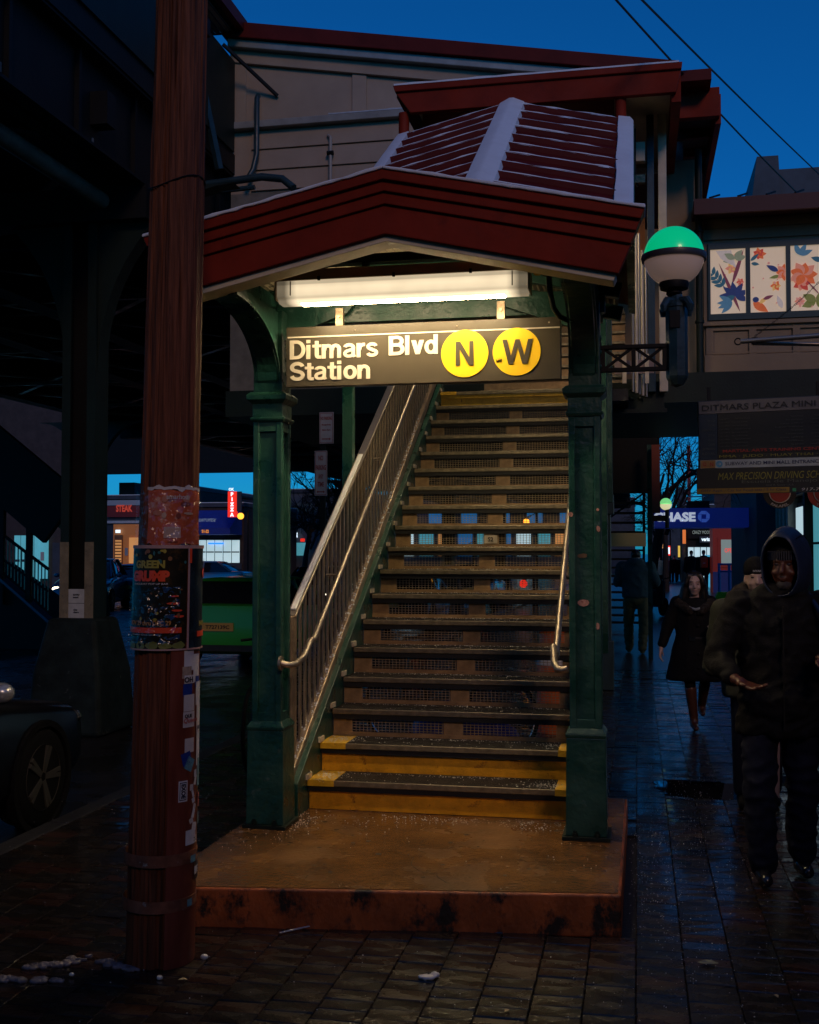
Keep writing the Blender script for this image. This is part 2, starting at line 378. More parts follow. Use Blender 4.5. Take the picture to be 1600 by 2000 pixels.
GW, GH = 0.60, 0.088
for j in range(25): gr.b2(j*GW/24-0.0019, j*GW/24+0.0019, 0, 0.003, 0, GH)
for j in range(6): gr.b2(0, GW, -0.002, 0.002, j*GH/5-0.0019, j*GH/5+0.0019)
def shift(src, dx, dy, dz, name, m, parent, **kw):
    mb = MB(); mb.v = [(a+dx, b+dy, c+dz) for a, b, c in src.v]; mb.f = src.f; mb.mi = src.mi; return mb.build(name, m, parent, **kw)
first = {}
def inst(key, src, x, y, z, name, m, parent, **kw):
    if key not in first:
        o = src.build(name, m, parent, **kw); first[key] = o
    else:
        o = first[key].copy(); C.objects.link(o)
    o.parent = parent; o.matrix_parent_inverse = ROOTS[parent.name].inverted() if parent.name in ROOTS else Matrix.Identity(4)
    o.location = (x, y, z); return o
ysolid = MB(); ysolid.b2(0, Wd, 0.028, 0.040, -RISE+0.004, -0.034); 
lip_or_shade = MB(); lip_or_shade.b2(0, Wd, 0.004, 0.028, -0.062, -0.030)  # black on the low steps as nosing shade, yellow on the top step
yend = MB(); yend.b2(0, 0.165, -0.010, 0.285, -0.031, 0.006)
yend2 = MB(); yend2.b2(0, 0.10, -0.010, 0.285, -0.031, 0.006)
plate = MB(); plate.b2(0, 0.125, 0.026, 0.034, 0, 0.098)
lip = MB(); lip.b2(0, Wd, 0.004, 0.022, -0.064, -0.030)  # black bar that paints in the shade under each nosing
foot = MB(); foot.b2(0, Wd, 0.02, 0.046, 0.0, 0.026)
for k in range(1, 19):
    y, z = nose(k)
    if k < 18: inst('t', tr_full, XL, y+0.016, z, 'tread', tread_m, stair)
    inst('n', nz, XL, y, z, 'nosing', nosem, stair, bevel=0.004)
    if k in (1, 2, 18):
        inst('ys%d' % (k == 18), ysolid, XL, y, z, 'riser', yellow if k == 18 else yellow_low, stair); inst('yl%d' % (k == 18), lip_or_shade, XL, y, z, 'nosing_lip_or_shade', black if k < 18 else yellow, stair)
    if k in (1, 2):
        inst('ye', yend, XL-0.002, y, z+0.001, 'painted_tread_end', yellow, stair); inst('ye2', yend2, XR-0.098, y, z+0.001, 'painted_tread_end', yellow, stair)
    if k == 18: inst('ye', yend, XL-0.002, y, z+0.001, 'painted_tread_end', yellow, stair)
    if 3 <= k <= 17:
        inst('lip', lip, XL, y, z, 'nosing_lip_or_shade', black, stair)
        inst('ft', foot, XL, y, z-RISE+0.005, 'riser_foot', riser_m, stair)
        for px_ in (0.0, 0.735, Wd-0.125): inst('pl', plate, XL+px_, y, z-RISE+0.020, 'riser_plate', riser_m, stair)
        for px_, sc in ((0.127, 1.0), (0.862, 1.0)):
            inst('gr', gr, XL+px_, y+0.03, z-RISE+0.026, 'grille', galv, stair)
# number plate S2
y, z = nose(10)
pl_ = MB().b2(XL+0.745, XL+0.85, y+0.012, y+0.024, z-RISE+0.035, z-RISE+0.102).build('number_plate', cream, stair)
text('S2', 'lettering', black, pl_, (XL+0.797, y+0.011, z-RISE+0.05), (1,0,0), (0,0,1), h=0.036, bold=0.02, align='C')
# stringers
y0, z0 = nose(0.2); y1, z1 = nose(18)
for x0, x1 in ((XL-0.045, XL-0.004), (XR+0.004, XR+0.045)):
    st = MB(); st.prism([(y0+0.02,PADZ),(y0+0.02,z0+0.16),(y1+0.25,z1+0.22),(y1+0.25,z1-0.28),(y0+0.62,PADZ)], x0, x1, 'X'); st.build('stringer', green, stair, bevel=0.004)
clip = MB(); clip.b2(0, 0.012, 0, 0.10, 0, 0.032)
for k in range(1, 19):
    y, z = nose(k); inst('clip', clip, XL-0.002, y-0.05, z+0.012, 'tread_clip', cream, stair)
# landing and second flight
LZ = nose(18)[1]; LY = nose(18)[0]
MB().b2(XL-0.3, XR+0.3, LY+0.06, LY+1.25, LZ-0.12, LZ-0.002).build('landing', tread_m, stair)
for k in range(1, 9):
    yy, zz = LY+1.2+RUN*(k-1), LZ+RISE*k
    inst('t', tr_full, XL+0.25, yy+0.016, zz, 'tread', tread_m, stair); inst('n', nz, XL+0.25, yy, zz, 'nosing', nosem, stair)
    shift(ysolid, XL+0.25, yy, zz, 'riser', riser_m, stair)
# ---- side railing (left), as part of the stair
def slope(x, off, ya, yb): return (x, ya, PADZ+RISE+ (ya-ST_Y)*RISE/RUN + off), (x, yb, PADZ+RISE+(yb-ST_Y)*RISE/RUN + off)
rx = -2.05
rail = thing('side_railing', 'flat bar steel railing with brown bottom rail along the left of the lit stair', 'railing', (rx, 6.6, PADZ))
a, b = slope(rx, 1.075, 6.56, LY+0.1); MB().bar(a, b, 0.062, 0.020).build('top_rail', steel, rail, bevel=0.004)
sn_ = MB(); a, b = slope(rx, 1.092, 6.60, 8.3); sn_.bar(a, b, 0.036, 0.012); sn_.build('snow_crust', snow, rail, bevel=0.005)
a, b = slope(rx+0.005, 0.145, 6.30, LY+0.1); MB().bar(a, b, 0.055, 0.085).build('bottom_rail', steel_w, rail, bevel=0.006)
MB().b2(rx-0.025, rx+0.025, 6.50, 6.56, PADZ, 1.36).build('end_post', steel_w, rail, bevel=0.004)
yy = 6.64; bal = None; base_h = 0.91
while yy < LY+0.1:
    zb = PADZ+RISE+(yy-ST_Y)*RISE/RUN
    if bal is None: mb = MB(); mb.b2(-0.006,0.006,-0.019,0.019,0,base_h); bal = mb
    inst('bal', bal, rx, yy, zb+0.165, 'baluster', steel_w, rail); yy += 0.105
# ---- handrails
hr = thing('handrail', 'long round stainless handrail curling into the left post beside the stair railing', 'handrail', (-1.93, 6.3, 1.1))
pts = [(-1.985,6.17,1.115),(-1.96,6.172,1.108),(-1.935,6.19,1.105),(-1.925,6.24,1.105)]
pts += [(-1.925,6.40,1.13),(-1.925,6.47,1.165),(-1.925,6.54,1.215)]
a, b = slope(-1.925, 0.90, 6.62, LY+0.2)
pts += [Vector(a).lerp(Vector(b), i/12) for i in range(13)]
MB().tube(pts, 0.019, 14).build('rail_tube', steel, hr, smooth=True)
MB().lathe([(0.045,0),(0.045,0.012)], (0,0,0), 18)
fl = MB(); fl.tube([(-1.995,6.17,1.115),(-1.982,6.17,1.115)], 0.042, 18); fl.build('wall_flange', steel, hr, smooth=True)
for yy in (7.3, 8.7, 10.1):
    zz = slope(0, 0.90, yy, yy)[0][2]
    MB().tube([(-1.925,yy,zz-0.01),(-1.95,yy,zz-0.06),(-2.04,yy,zz-0.06)], 0.008, 8).build('rail_bracket', steel, hr, smooth=True)
hr2 = thing('handrail', 'short curved stainless handrail end beside the right post of the stair', 'handrail', (-0.43, 6.3, 1.1))
pts = [(-0.375,6.16,1.12),(-0.40,6.16,1.112),(-0.43,6.18,1.112),(-0.452,6.24,1.14),(-0.462,6.34,1.22)]
a, b = slope(-0.462, 0.90, 6.5, LY+0.2); pts += [Vector(a).lerp(Vector(b), i/12) for i in range(13)]
MB().tube(pts, 0.019, 14).build('rail_tube', steel, hr2, smooth=True)
for yy in (7.3, 9.0):
    zz = slope(0, 0.90, yy, yy)[0][2]
    MB().tube([(-0.462,yy,zz-0.01),(-0.44,yy,zz-0.06),(-0.36,yy,zz-0.06)], 0.008, 8).build('rail_bracket', steel, hr2, smooth=True)
# right-hand railing, mostly behind the post
rr = thing('side_railing', 'steel railing on the right side of the stair, seen in slivers past the right post', 'railing', (-0.33, 6.8, PADZ))
for off, w, h, m_ in ((1.075,0.062,0.02,steel),(0.145,0.055,0.085,steel_w)):
    a, b = slope(-0.335, off, 6.7, LY+0.1); MB().bar(a, b, w, h).build('top_rail' if off > 1 else 'bottom_rail', m_, rr)
yy = 6.75
while yy < LY+0.1:
    zb = PADZ+RISE+(yy-ST_Y)*RISE/RUN; inst('bal2', bal, -0.335, yy, zb+0.165, 'baluster', steel_w, rr); yy += 0.21

# ================================================================== CANOPY
# posts
def frustum(mb, cx, cy, w0, w1, z0, z1): 
    a, b = w0/2, w1/2
    mb.loft([[(cx-a,cy-a,z0),(cx+a,cy-a,z0),(cx+a,cy+a,z0),(cx-a,cy+a,z0)],[(cx-b,cy-b,z1),(cx+b,cy-b,z1),(cx+b,cy+b,z1),(cx-b,cy+b,z1)]])
def canopy_post(cx, cy, label):
    t = thing('canopy_post', label, 'post', (cx, cy, PADZ), 0, 'green posts carrying the stair canopy')
    mb = MB(); mb.b2(cx-0.13, cx+0.13, cy-0.13, cy+0.13, PADZ, PADZ+0.022); mb.build('base_plate', green_dk, t, bevel=0.003)
    for dx in (-0.06, 0.06): MB().lathe([(0.016,0),(0.016,0.018),(0.010,0.02),(0.010,0.03)], (cx+dx, cy-0.118, PADZ+0.022), 6).build('anchor_bolt', green_dk, t)
    mb = MB(); frustum(mb, cx, cy, 0.222, 0.212, PADZ+0.022, 0.73); frustum(mb, cx, cy, 0.212, 0.222, 0.73, 0.742); frustum(mb, cx, cy, 0.222, 0.222, 0.742, 0.752); frustum(mb, cx, cy, 0.222, 0.18, 0.752, 0.782); mb.build('pedestal', green, t, bevel=0.004)
    mb = MB(); w = 0.066; mb.b2(cx-w, cx+w, cy-w, cy+w, 0.76, 2.50); mb.build('shaft_core', green, t)
    for sx in (-1,1):
        for sy in (-1,1): MB().b2(cx+sx*0.0875, cx+sx*0.050, cy+sy*0.0875, cy+sy*0.050, 0.775, 2.52).build('corner_strip', green, t, bevel=0.006)
    for za, zb in ((0.775, 0.83), (2.44, 2.52)):
        MB().b2(cx-0.084, cx+0.084, cy-0.084, cy+0.084, za, zb).build('panel_rail', green, t, bevel=0.003)
    mb = MB()
    for w0, w1, za, zb in ((0.185,0.205,2.495,2.51),(0.205,0.205,2.51,2.522),(0.180,0.180,2.522,2.60),(0.18,0.235,2.60,2.622),(0.235,0.24,2.622,2.650),(0.24,0.20,2.650,2.668)): frustum(mb, cx, cy, w0, w1, za, zb)
    mb.build('capital', green, t, bevel=0.003)
    MB().b2(cx-0.086, cx+0.086, cy-0.086, cy+0.086, 2.665, 3.14).build('upper_block', green, t, bevel=0.004)
    # curved bracket towards the front gable
    prof_in = [(cy-0.087, 2.72)]; n = 14
    for i in range(n+1):
        a = i/n; yq = cy-0.095-0.72*(a**1.75); zq = 2.735+0.335*math.sin(a*PI/2)**0.9; prof_in.append((yq, zq))
    top = [(cy-0.82, 3.13), (cy-0.087, 3.13)]
    mb = MB(); mb.prism(prof_in+top, cx-0.062, cx+0.062, 'X'); mb.build('bracket', green, t, bevel=0.004)
    fl = MB()          # flange strip along the inner curve
    pr = prof_in[1:]
    for s0 in (-0.078, 0.066): 
        lo = [(y-0.0, z-0.016) for y, z in pr]; fl.prism(pr+[(y, z+0.02) for y, z in pr][::-1], cx+s0, cx+s0+0.012, 'X')
    fl.build('bracket_flange', green, t)
    for zb in (2.78, 2.86, 2.94): MB().ball((cx+0.088, cy-0.02, zb), (0.008,0.014,0.014), 8, 6).build('rivet', green, t, smooth=True)
    return t
pL = canopy_post(-2.085, 6.29, 'left green panelled canopy post carrying the sign, with the curled handrail fixed to it')
pR = canopy_post(-0.285, 6.38, 'right green panelled canopy post with torn stickers beside the globe lamp')
tornm = mat('torn_sticker', (0.50,0.26,0.20), 0.6, var=0.5, vs_=40, col2=(0.25,0.06,0.04), thr=0.55)
def sticker(cx, cy, w, h, y, parent, m_=tornm, nm='torn_sticker', n=9, ax='Y'):
    rr_ = [random.uniform(0.6, 1.0) for _ in range(n)]
    poly = [(cx+w/2*rr_[i]*math.cos(2*PI*i/n), cy+h/2*rr_[i]*math.sin(2*PI*i/n)) for i in range(n)]
    return MB().prism(poly, y-0.0012, y+0.0012, ax).build(nm, m_, parent)
yf = 6.38-0.0885
sticker(-0.30, 1.468, 0.075, 0.045, yf+0.021, pR); sticker(-0.30, 1.725, 0.075, 0.03, yf+0.021, pR, mat('brown_residue', (0.13,0.08,0.04), 0.7, var=0.4))
sticker(-0.362, 1.955, 0.03, 0.04, yf, pR); sticker(-0.212, 1.875, 0.025, 0.045, yf, pR); sticker(-0.218, 1.34, 0.022, 0.05, yf, pR)
sticker(-0.215, 1.98, 0.02, 0.02, yf, pR)

# front gable fascia
FY, RX, PK, EV = 5.27, -1.195, 3.60, 3.332
can = thing('stair_canopy', 'red gabled canopy with snow-lined ribs over the station stair', 'canopy', (RX, FY, 3.1))
def gable(t0, t1, y0, y1, hw0=1.238, hw1=1.115):
    """chevron band between the fractions t0 and t1 of the fascia's height"""
    H = 0.285
    def P(side, t): hw = hw0+(hw1-hw0)*t; return (RX+side*hw, EV+0.0-H*t + (0.0)), (RX, PK-H*t-0.018*t)
    e0, p0 = P(-1, t0); e1, p1 = P(-1, t1); E0, _ = P(1, t0); E1, _ = P(1, t1)
    return MB().prism([e0, p0, E0, E1, p1, e1], y0, y1, 'Y')
for t0, t1, dy in ((0, 0.17, 0.0), (0.17, 0.34, 0.022), (0.34, 0.53, 0.040), (0.53, 1.0, 0.058)):
    gable(t0, t1, FY+dy, FY+0.12).build('fascia_board', redpaint, can, bevel=0.004)
gable(0.985, 1.10, FY+0.085, FY+0.22, 1.238, 1.105).build('soffit_trim', cream, can, bevel=0.003)
sn_ = MB(); 
for s_ in (-1, 1):
    N = 30; top = []; bot = []
    for i in range(N+1):
        a = i/N; x = RX+s_*a*1.24; z = PK+(EV-PK)*a; top.append((x, z+0.013+0.007*noise.noise(Vector((x*9, 0, 0))))); bot.append((x, z-0.004+0.006*noise.noise(Vector((x*23,4,0)))))
    sn_.prism(top+bot[::-1], FY-0.012, FY+0.16, 'Y')
sn_.build('snow_edge', snow, can, bevel=0.006)
# horizontal front roof, then the roof climbing with the stair
Y1, Y2, SL, HW = 7.05, 11.05, RISE/RUN*1.02, 1.17
def roofpt(s_, w, y, dz=0):
    z = PK + max(0, y-Y1)*SL - 0.018
    return (RX+s_*w, y, z - 0.27*w/HW*1.0 + dz)
for s_ in (-1, 1):
    mb = MB()
    for ya, yb in ((FY+0.10, Y1), (Y1, Y2)):
        mb.loft([[roofpt(s_,0,y,-0.05), roofpt(s_,HW,y,-0.05), roofpt(s_,HW,y,0), roofpt(s_,0,y,0)] for y in (ya, yb)])
    mb.build('roof_sheet', redroof, can)
    # ribs with a line of snow on each
    y = Y1+0.25
    while y < Y2-0.02:
        p, q = Vector(roofpt(s_, 0.06, y, 0.012)), Vector(roofpt(s_, HW-0.135, y, 0.012))
        MB().bar(p, q, 0.045, 0.05).build('roof_rib', redroof, can)
        # uneven ridge of snow on the rib
        rings = []; Np = 16
        for i in range(Np+1):
            c = p.lerp(q, i/Np); w = 0.014+0.009*noise.noise(Vector((c.x*7, y*3, 1))); h = 0.012+0.010*noise.noise(Vector((c.x*6, y*3, 9)))
            if i in (0, Np): w *= 0.3; h *= 0.3
            rings.append([(c.x, c.y-w-0.008, c.z+0.018), (c.x, c.y-w*0.8, c.z+0.024+h), (c.x, c.y+w*0.6, c.z+0.03+h), (c.x, c.y+w+0.004, c.z+0.024)])
        MB().loft(rings).build('rib_snow', snow, can, smooth=True)
        if s_ == 1 and int(round((y-Y1)/0.262)) % 3 == 1:
            e = Vector(roofpt(s_, HW-0.135, y, 0.03)); MB().tube([e+Vector((0,-0.02,0)), e+Vector((0.09,0.09,-0.0)), e+Vector((-0.02,0.10,0.02))], 0.007, 6).build('snow_guard', steel_dk, can)
        y += 0.262
    # eave gutter full of snow
    rings = []
    for i in range(25):
        y = Y1-0.2+(Y2-Y1+0.2)*i/24; j = 0.012*noise.noise(Vector((y*2, s_, 0)))
        rings.append([roofpt(s_, HW-0.14+j, y, -0.01), roofpt(s_, HW-0.13+j, y, 0.045+j), roofpt(s_, HW-0.02, y, 0.050-j), roofpt(s_, HW+0.012, y, 0.02), roofpt(s_, HW+0.01, y, -0.02)])
    MB().loft(rings).build('gutter_snow', snow, can, smooth=True)
    mb = MB(); mb.loft([[roofpt(s_,HW-0.02,y,-0.10), roofpt(s_,HW+0.02,y,-0.10), roofpt(s_,HW+0.02,y,-0.012), roofpt(s_,HW-0.02,y,-0.012)] for y in (FY+0.13, Y1, Y2)]); mb.build('eave_fascia', green, can)
rings = []
for i in range(21):
    y = Y1+0.05+(Y2-Y1-0.05)*i/20; j = 0.006*noise.noise(Vector((y*3, 5, 0)))
    rings.append([roofpt(-1, 0.13+j, y, -0.005), roofpt(-1, 0.115+j, y, 0.05), roofpt(-1, 0.02, y, 0.075+j), roofpt(1, 0.02, y, 0.075+j), roofpt(1, 0.125-j, y, 0.05), roofpt(1, 0.14-j, y, -0.005)])
MB().loft(rings).build('ridge_snow', snow, can, smooth=True)
# underside: corrugated sheet, rafters, cross beam
for s_ in (-1, 1):
    for ya, yb in ((FY+0.2, Y1), (Y1, Y2)):
        mb = MB(); n = 28
        prof = []
        for i in range(n*2+1):
            w = 0.02+(HW-0.1)*i/(2*n); prof.append((w, -0.062-0.016*(i % 2)))
        mb.loft([[roofpt(s_, w, y, d) for w, d in prof]+[roofpt(s_, w, y, d+0.006) for w, d in prof[::-1]] for y in (ya, yb)])
        mb.build('corrugated_soffit', cream, can)
for yr in (5.62, 6.38, 7.0, 8.0, 9.0, 10.0):
    for s_ in (-1, 1):
        MB().bar(roofpt(s_, 0.0, yr, -0.125), roofpt(s_, HW-0.06, yr, -0.125), 0.06, 0.085).build('rafter', green, can, bevel=0.003)
for yr in (6.38, 8.2, 10.0):
    z = roofpt(1, 0, yr)[2]; MB().b2(-2.2, -0.17, yr-0.035, yr+0.035, z-0.50, z-0.40).build('tie_beam', green, can, bevel=0.003)
    MB().b2(RX-0.03, RX+0.03, yr-0.03, yr+0.03, z-0.42, z-0.14).build('king_post', green, can)
for x in (-2.12, -0.25):
    mb = MB(); mb.loft([[(x-0.05,y,z-0.10),(x+0.05,y,z-0.10),(x+0.05,y,z),(x-0.05,y,z)] for y, z in ((5.42,3.24),(Y1-0.1,3.24),(Y2,3.24+(Y2-Y1)*SL))]); mb.build('side_beam', green, can)
for yp, in ((8.2,),(10.0,)):
    for x in (-2.12, -0.25):
        zt = 3.24+(yp-Y1)*SL; zb = PADZ+RISE+(yp-ST_Y)*RISE/RUN - 0.3
        MB().b2(x-0.04, x+0.04, yp-0.04, yp+0.04, zb, zt-0.05).build('canopy_column', green, can, bevel=0.004)
# gusset plates filling the corners behind the light
for s_, x0 in ((-1, -2.06), (1, -0.31)):
    MB().prism([(x0, 2.98),(x0, 3.2),(x0-s_*0.48, 3.2),(x0-s_*0.42, 3.13)], 6.30, 6.33, 'Y').build('gusset', green, can)

# ---------------------------------------------------------------- hanging sign
SY = 6.13
def arc(cx, cy, rx_, ry_, a0, a1, n=14): return [(cx+rx_*math.cos(R(a0+(a1-a0)*i/n)), cy+ry_*math.sin(R(a0+(a1-a0)*i/n))) for i in range(n+1)]
GL = {   # bold grotesque letters as centre lines: (advance, [(stroke width, points), ...]), cap height 1
 'D': (0.76, [(.19,[(.095,0),(.095,1)]),(.175,[(.10,.912)]+arc(.32,.5,.315,.412,90,-90)+[(.10,.088)])]),
 'B': (0.73, [(.19,[(.095,0),(.095,1)]),(.165,[(.10,.917)]+arc(.39,.725,.20,.192,90,-90)+[(.10,.533)]),(.17,[(.10,.53)]+arc(.40,.3075,.225,.2225,90,-90)+[(.10,.085)])]),
 'S': (0.70, [(.18,arc(.345,.715,.245,.205,12,262)+arc(.35,.285,.255,.205,82,-170))]),
 'i': (0.29, [(.18,[(.10,0),(.10,.735)]),(.18,[(.10,.83),(.10,1)])]), 'l': (0.29, [(.18,[(.10,0),(.10,1)])]),
 't': (0.43, [(.175,[(.20,.93),(.20,.22)]+arc(.30,.20,.10,.13,180,270,5)+[(.41,.072)]),(.14,[(0,.665),(.40,.665)])]),
 'm': (0.99, [(.18,[(.09,0),(.09,.735)]),(.17,[(.12,.42)]+arc(.285,.47,.165,.19,170,0)+[(.45,0)]),(.17,[(.48,.42)]+arc(.64,.47,.165,.19,170,0)+[(.805,0)])]),
 'n': (0.66, [(.18,[(.09,0),(.09,.735)]),(.175,[(.12,.42)]+arc(.30,.46,.18,.20,170,0)+[(.48,0)])]),
 'r': (0.43, [(.18,[(.09,0),(.09,.735)]),(.17,[(.12,.38)]+arc(.31,.44,.18,.215,175,95,8)+[(.38,.655)])]),
 'a': (0.61, [(.16,arc(.27,.525,.19,.145,168,0)+[(.46,.52),(.46,.14),(.52,.03)]),(.15,[(.46,.43),(.30,.385)]+arc(.245,.215,.165,.145,95,270,12)+arc(.26,.215,.20,.145,275,345,5))]),
 's': (0.57, [(.155,arc(.27,.535,.175,.135,12,262)+arc(.275,.215,.19,.14,82,-170))]),
 'o': (0.64, [(.175,arc(.31,.367,.215,.285,0,360,32))]), 'd': (0.66, [(.18,[(.50,0),(.50,1)]),(.165,arc(.29,.367,.20,.285,0,360,32))]),
 'v': (0.58, [(.19,[(.095,.735),(.275,.02)]),(.19,[(.455,.735),(.275,.02)])]),
 'N': (0.80, [(.165,[(.085,0),(.085,1)]),(.165,[(.625,0),(.625,1)]),(.19,[(.095,.98),(.615,.02)])]),
 'W': (1.10, [(.16,[(.085,1),(.29,.0)]),(.15,[(.30,.0),(.54,1)]),(.15,[(.54,1),(.78,.0)]),(.16,[(.79,.0),(.995,1)])])}
def gtext(s, parent, m_, x0, y, z0, w, h):
    adv = sum(GL[c][0] for c in s)-0.09; k = w/adv; cx = 0
    for c in s:
        mb = MB()
        for si, (sw0, pts) in enumerate(GL[c][1]):
            n = len(pts); L_, R_ = [], []
            for i, p in enumerate(pts):
                a = pts[max(i-1,0)]; b = pts[min(i+1,n-1)]
                if pts[0] == pts[-1] or (abs(pts[0][0]-pts[-1][0])+abs(pts[0][1]-pts[-1][1]) < 1e-6):
                    if i in (0, n-1): a, b = pts[n-2], pts[1]
                dx, dy = b[0]-a[0], b[1]-a[1]; l = math.hypot(dx, dy) or 1; nx, ny = -dy/l*sw0/2, dx/l*sw0/2
                if c in 'vWN' and n == 2 and abs(pts[0][0]-pts[1][0]) > 0.01: nx, ny = sw0/2*1.04, 0
                L_.append((p[0]+nx, p[1]+ny)); R_.append((p[0]-nx, p[1]-ny))
            f = lambda q, d: (x0+(cx+q[0])*k, y-d, z0+max(0,min(1.0,q[1]) if c not in 'SsoadmnrtDB' else q[1])*h)
            d = 0.0035+si*0.0002; vs = [f(q, 0) for q in L_]+[f(q, 0) for q in R_]+[f(q, d) for q in L_]+[f(q, d) for q in R_]; fs = []
            for i in range(n-1): fs += [(i,i+1,n+i+1,n+i),(2*n+i,2*n+i+1,3*n+i+1,3*n+i),(i,i+1,2*n+i+1,2*n+i),(n+i,n+i+1,3*n+i+1,3*n+i)]
            fs += [(0,n,3*n,2*n),(n-1,2*n-1,4*n-1,3*n-1)]; mb.add(vs, fs)
        mb.build('letter', m_, parent); cx += GL[c][0]
sg = thing('station_sign', 'black Ditmars Blvd Station sign with yellow N and W discs hanging between the posts', 'sign', (-1.17, SY, 2.67))
SX0, SX1, SZ0, SZ1 = -1.952, -0.400, 2.680, 3.022
MB().b2(SX0, SX1, SY, SY+0.05, SZ0, SZ1).build('panel', signbrown, sg, bevel=0.004)
fy = SY-0.0005
MB().b2(SX0+0.01, SX1-0.005, fy-0.003, fy, SZ1-0.062, SZ1-0.055).build('white_line', white_l, sg)
sw_, sh_ = SX1-SX0, SZ1-SZ0
def sx(u): return SX0+(u-560)/537*sw_          # photo column -> sign x
gtext('Ditmars', sg, white_l, sx(568), fy, SZ0+0.158, (743-568)/537*sw_, 0.108)
gtext('Blvd', sg, white_l, sx(767), fy, SZ0+0.162, (862-767)/537*sw_, 0.108)
gtext('Station', sg, white_l, sx(568), fy, SZ0+0.036, (730-568)/537*sw_, 0.106)
for cx, ch in ((915, 'N'), (1014, 'W')):
    x = sx(cx); zc = SZ0+0.158
    poly = [(x+0.131*math.cos(2*PI*i/64), zc+0.131*math.sin(2*PI*i/64)) for i in range(64)]
    d_ = MB().prism(poly, fy-0.004, fy, 'Y').build('route_disc', signyellow, sg)
    ww = 0.100 if ch == 'N' else 0.156; gtext(ch, d_, signbrown, x-ww/2, fy-0.0045, zc-0.067, ww, 0.134)
text('uit', 'scribble', black, sg, (sx(975), fy-0.0048, SZ0+0.105), (1,0,0), (0,0.0,1), h=0.02, shear=0.3)
for u in (667, 984):
    x = sx(u); MB().b2(x-0.022, x+0.022, SY+0.005, SY+0.04, SZ1, SZ1+0.10).build('hanger', steel_w, sg, bevel=0.002)
    MB().tube([(x, SY+0.006, SZ1+0.05),(x, SY-0.008, SZ1+0.05)], 0.008, 8).build('bolt', steel, sg)
for u in (700, 900, 1075): MB().ball((sx(u), fy, SZ1-0.03), 0.005, 8, 5).build('screw', steel, sg)

# ---------------------------------------------------------------- fluorescent fixture
lens_m = bpy.data.materials.new('prismatic_lens_lit'); lens_m.use_nodes = True
n_ = lens_m.node_tree.nodes; l_ = lens_m.node_tree.links; b_ = n_['Principled BSDF']
b_.inputs['Base Color'].default_value = (0.25,0.22,0.17,1); b_.inputs['Roughness'].default_value = 0.25
tc_ = n_.new('ShaderNodeTexCoord'); sp_ = n_.new('ShaderNodeSeparateXYZ'); l_.new(tc_.outputs['Object'], sp_.inputs[0])
ab_ = n_.new('ShaderNodeMath'); ab_.operation = 'ABSOLUTE'; ad_ = n_.new('ShaderNodeMath'); ad_.operation = 'ADD'; ad_.inputs[1].default_value = 1.235
l_.new(sp_.outputs[0], ad_.inputs[0]); l_.new(ad_.outputs[0], ab_.inputs[0])
mr_ = n_.new('ShaderNodeMapRange'); mr_.inputs[1].default_value = 0.57; mr_.inputs[2].default_value = 0.64; mr_.inputs[3].default_value = 1; mr_.inputs[4].default_value = 0.16
l_.new(ab_.outputs[0], mr_.inputs[0])
wv_ = n_.new('ShaderNodeTexNoise'); wv_.inputs['Scale'].default_value = 7; l_.new(tc_.outputs['Object'], wv_.inputs[0])
w2_ = n_.new('ShaderNodeMapRange'); w2_.inputs[1].default_value = 0.3; w2_.inputs[2].default_value = 0.7; w2_.inputs[3].default_value = 0.93; w2_.inputs[4].default_value = 1.05; l_.new(wv_.outputs[0], w2_.inputs[0])
mu_ = n_.new('ShaderNodeMath'); mu_.operation = 'MULTIPLY'; zr_ = n_.new('ShaderNodeSeparateXYZ'); l_.new(tc_.outputs['Object'], zr_.inputs[0]); zc_ = n_.new('ShaderNodeValToRGB'); zm_ = n_.new('ShaderNodeMapRange'); zm_.inputs[1].default_value = 3.103; zm_.inputs[2].default_value = 3.218; l_.new(zr_.outputs[2], zm_.inputs[0]); l_.new(zm_.outputs[0], zc_.inputs[0])
cr_ = zc_.color_ramp; cr_.elements[0].position = 0.0; cr_.elements[0].color = (1,1,1,1); cr_.elements[1].position = 1.0; cr_.elements[1].color = (0.45,0.45,0.45,1)
for p_, v_ in ((0.10,1.0),(0.20,0.55),(0.32,0.72),(0.60,0.80),(0.78,0.70),(0.84,0.42)):
    e_ = cr_.elements.new(p_); e_.color = (v_,v_,v_,1)
mz_ = n_.new('ShaderNodeMath'); mz_.operation = 'MULTIPLY'; l_.new(mr_.outputs[0], mz_.inputs[0]); l_.new(zc_.outputs[0], mz_.inputs[1]); l_.new(mz_.outputs[0], mu_.inputs[0]); l_.new(w2_.outputs[0], mu_.inputs[1])
LENS_E, TUBE_E = 1.30, 85.0
m2_ = n_.new('ShaderNodeMath'); m2_.operation = 'MULTIPLY'; m2_.inputs[1].default_value = LENS_E; l_.new(mu_.outputs[0], m2_.inputs[0])
l_.new(m2_.outputs[0], b_.inputs['Emission Strength']); b_.inputs['Emission Color'].default_value = (1.0, 0.80, 0.52, 1)
tube_m = mat('lit_fluorescent_strip', (0.8,0.8,0.8), 0.5, emit=(1.0, 0.73, 0.39), es=TUBE_E)
fill_m = mat('soffit_fill_glow', (0.6,0.6,0.5), 0.5, emit=(1.0, 0.76, 0.44), es=10)  # glow of the strip added to brighten the soffit
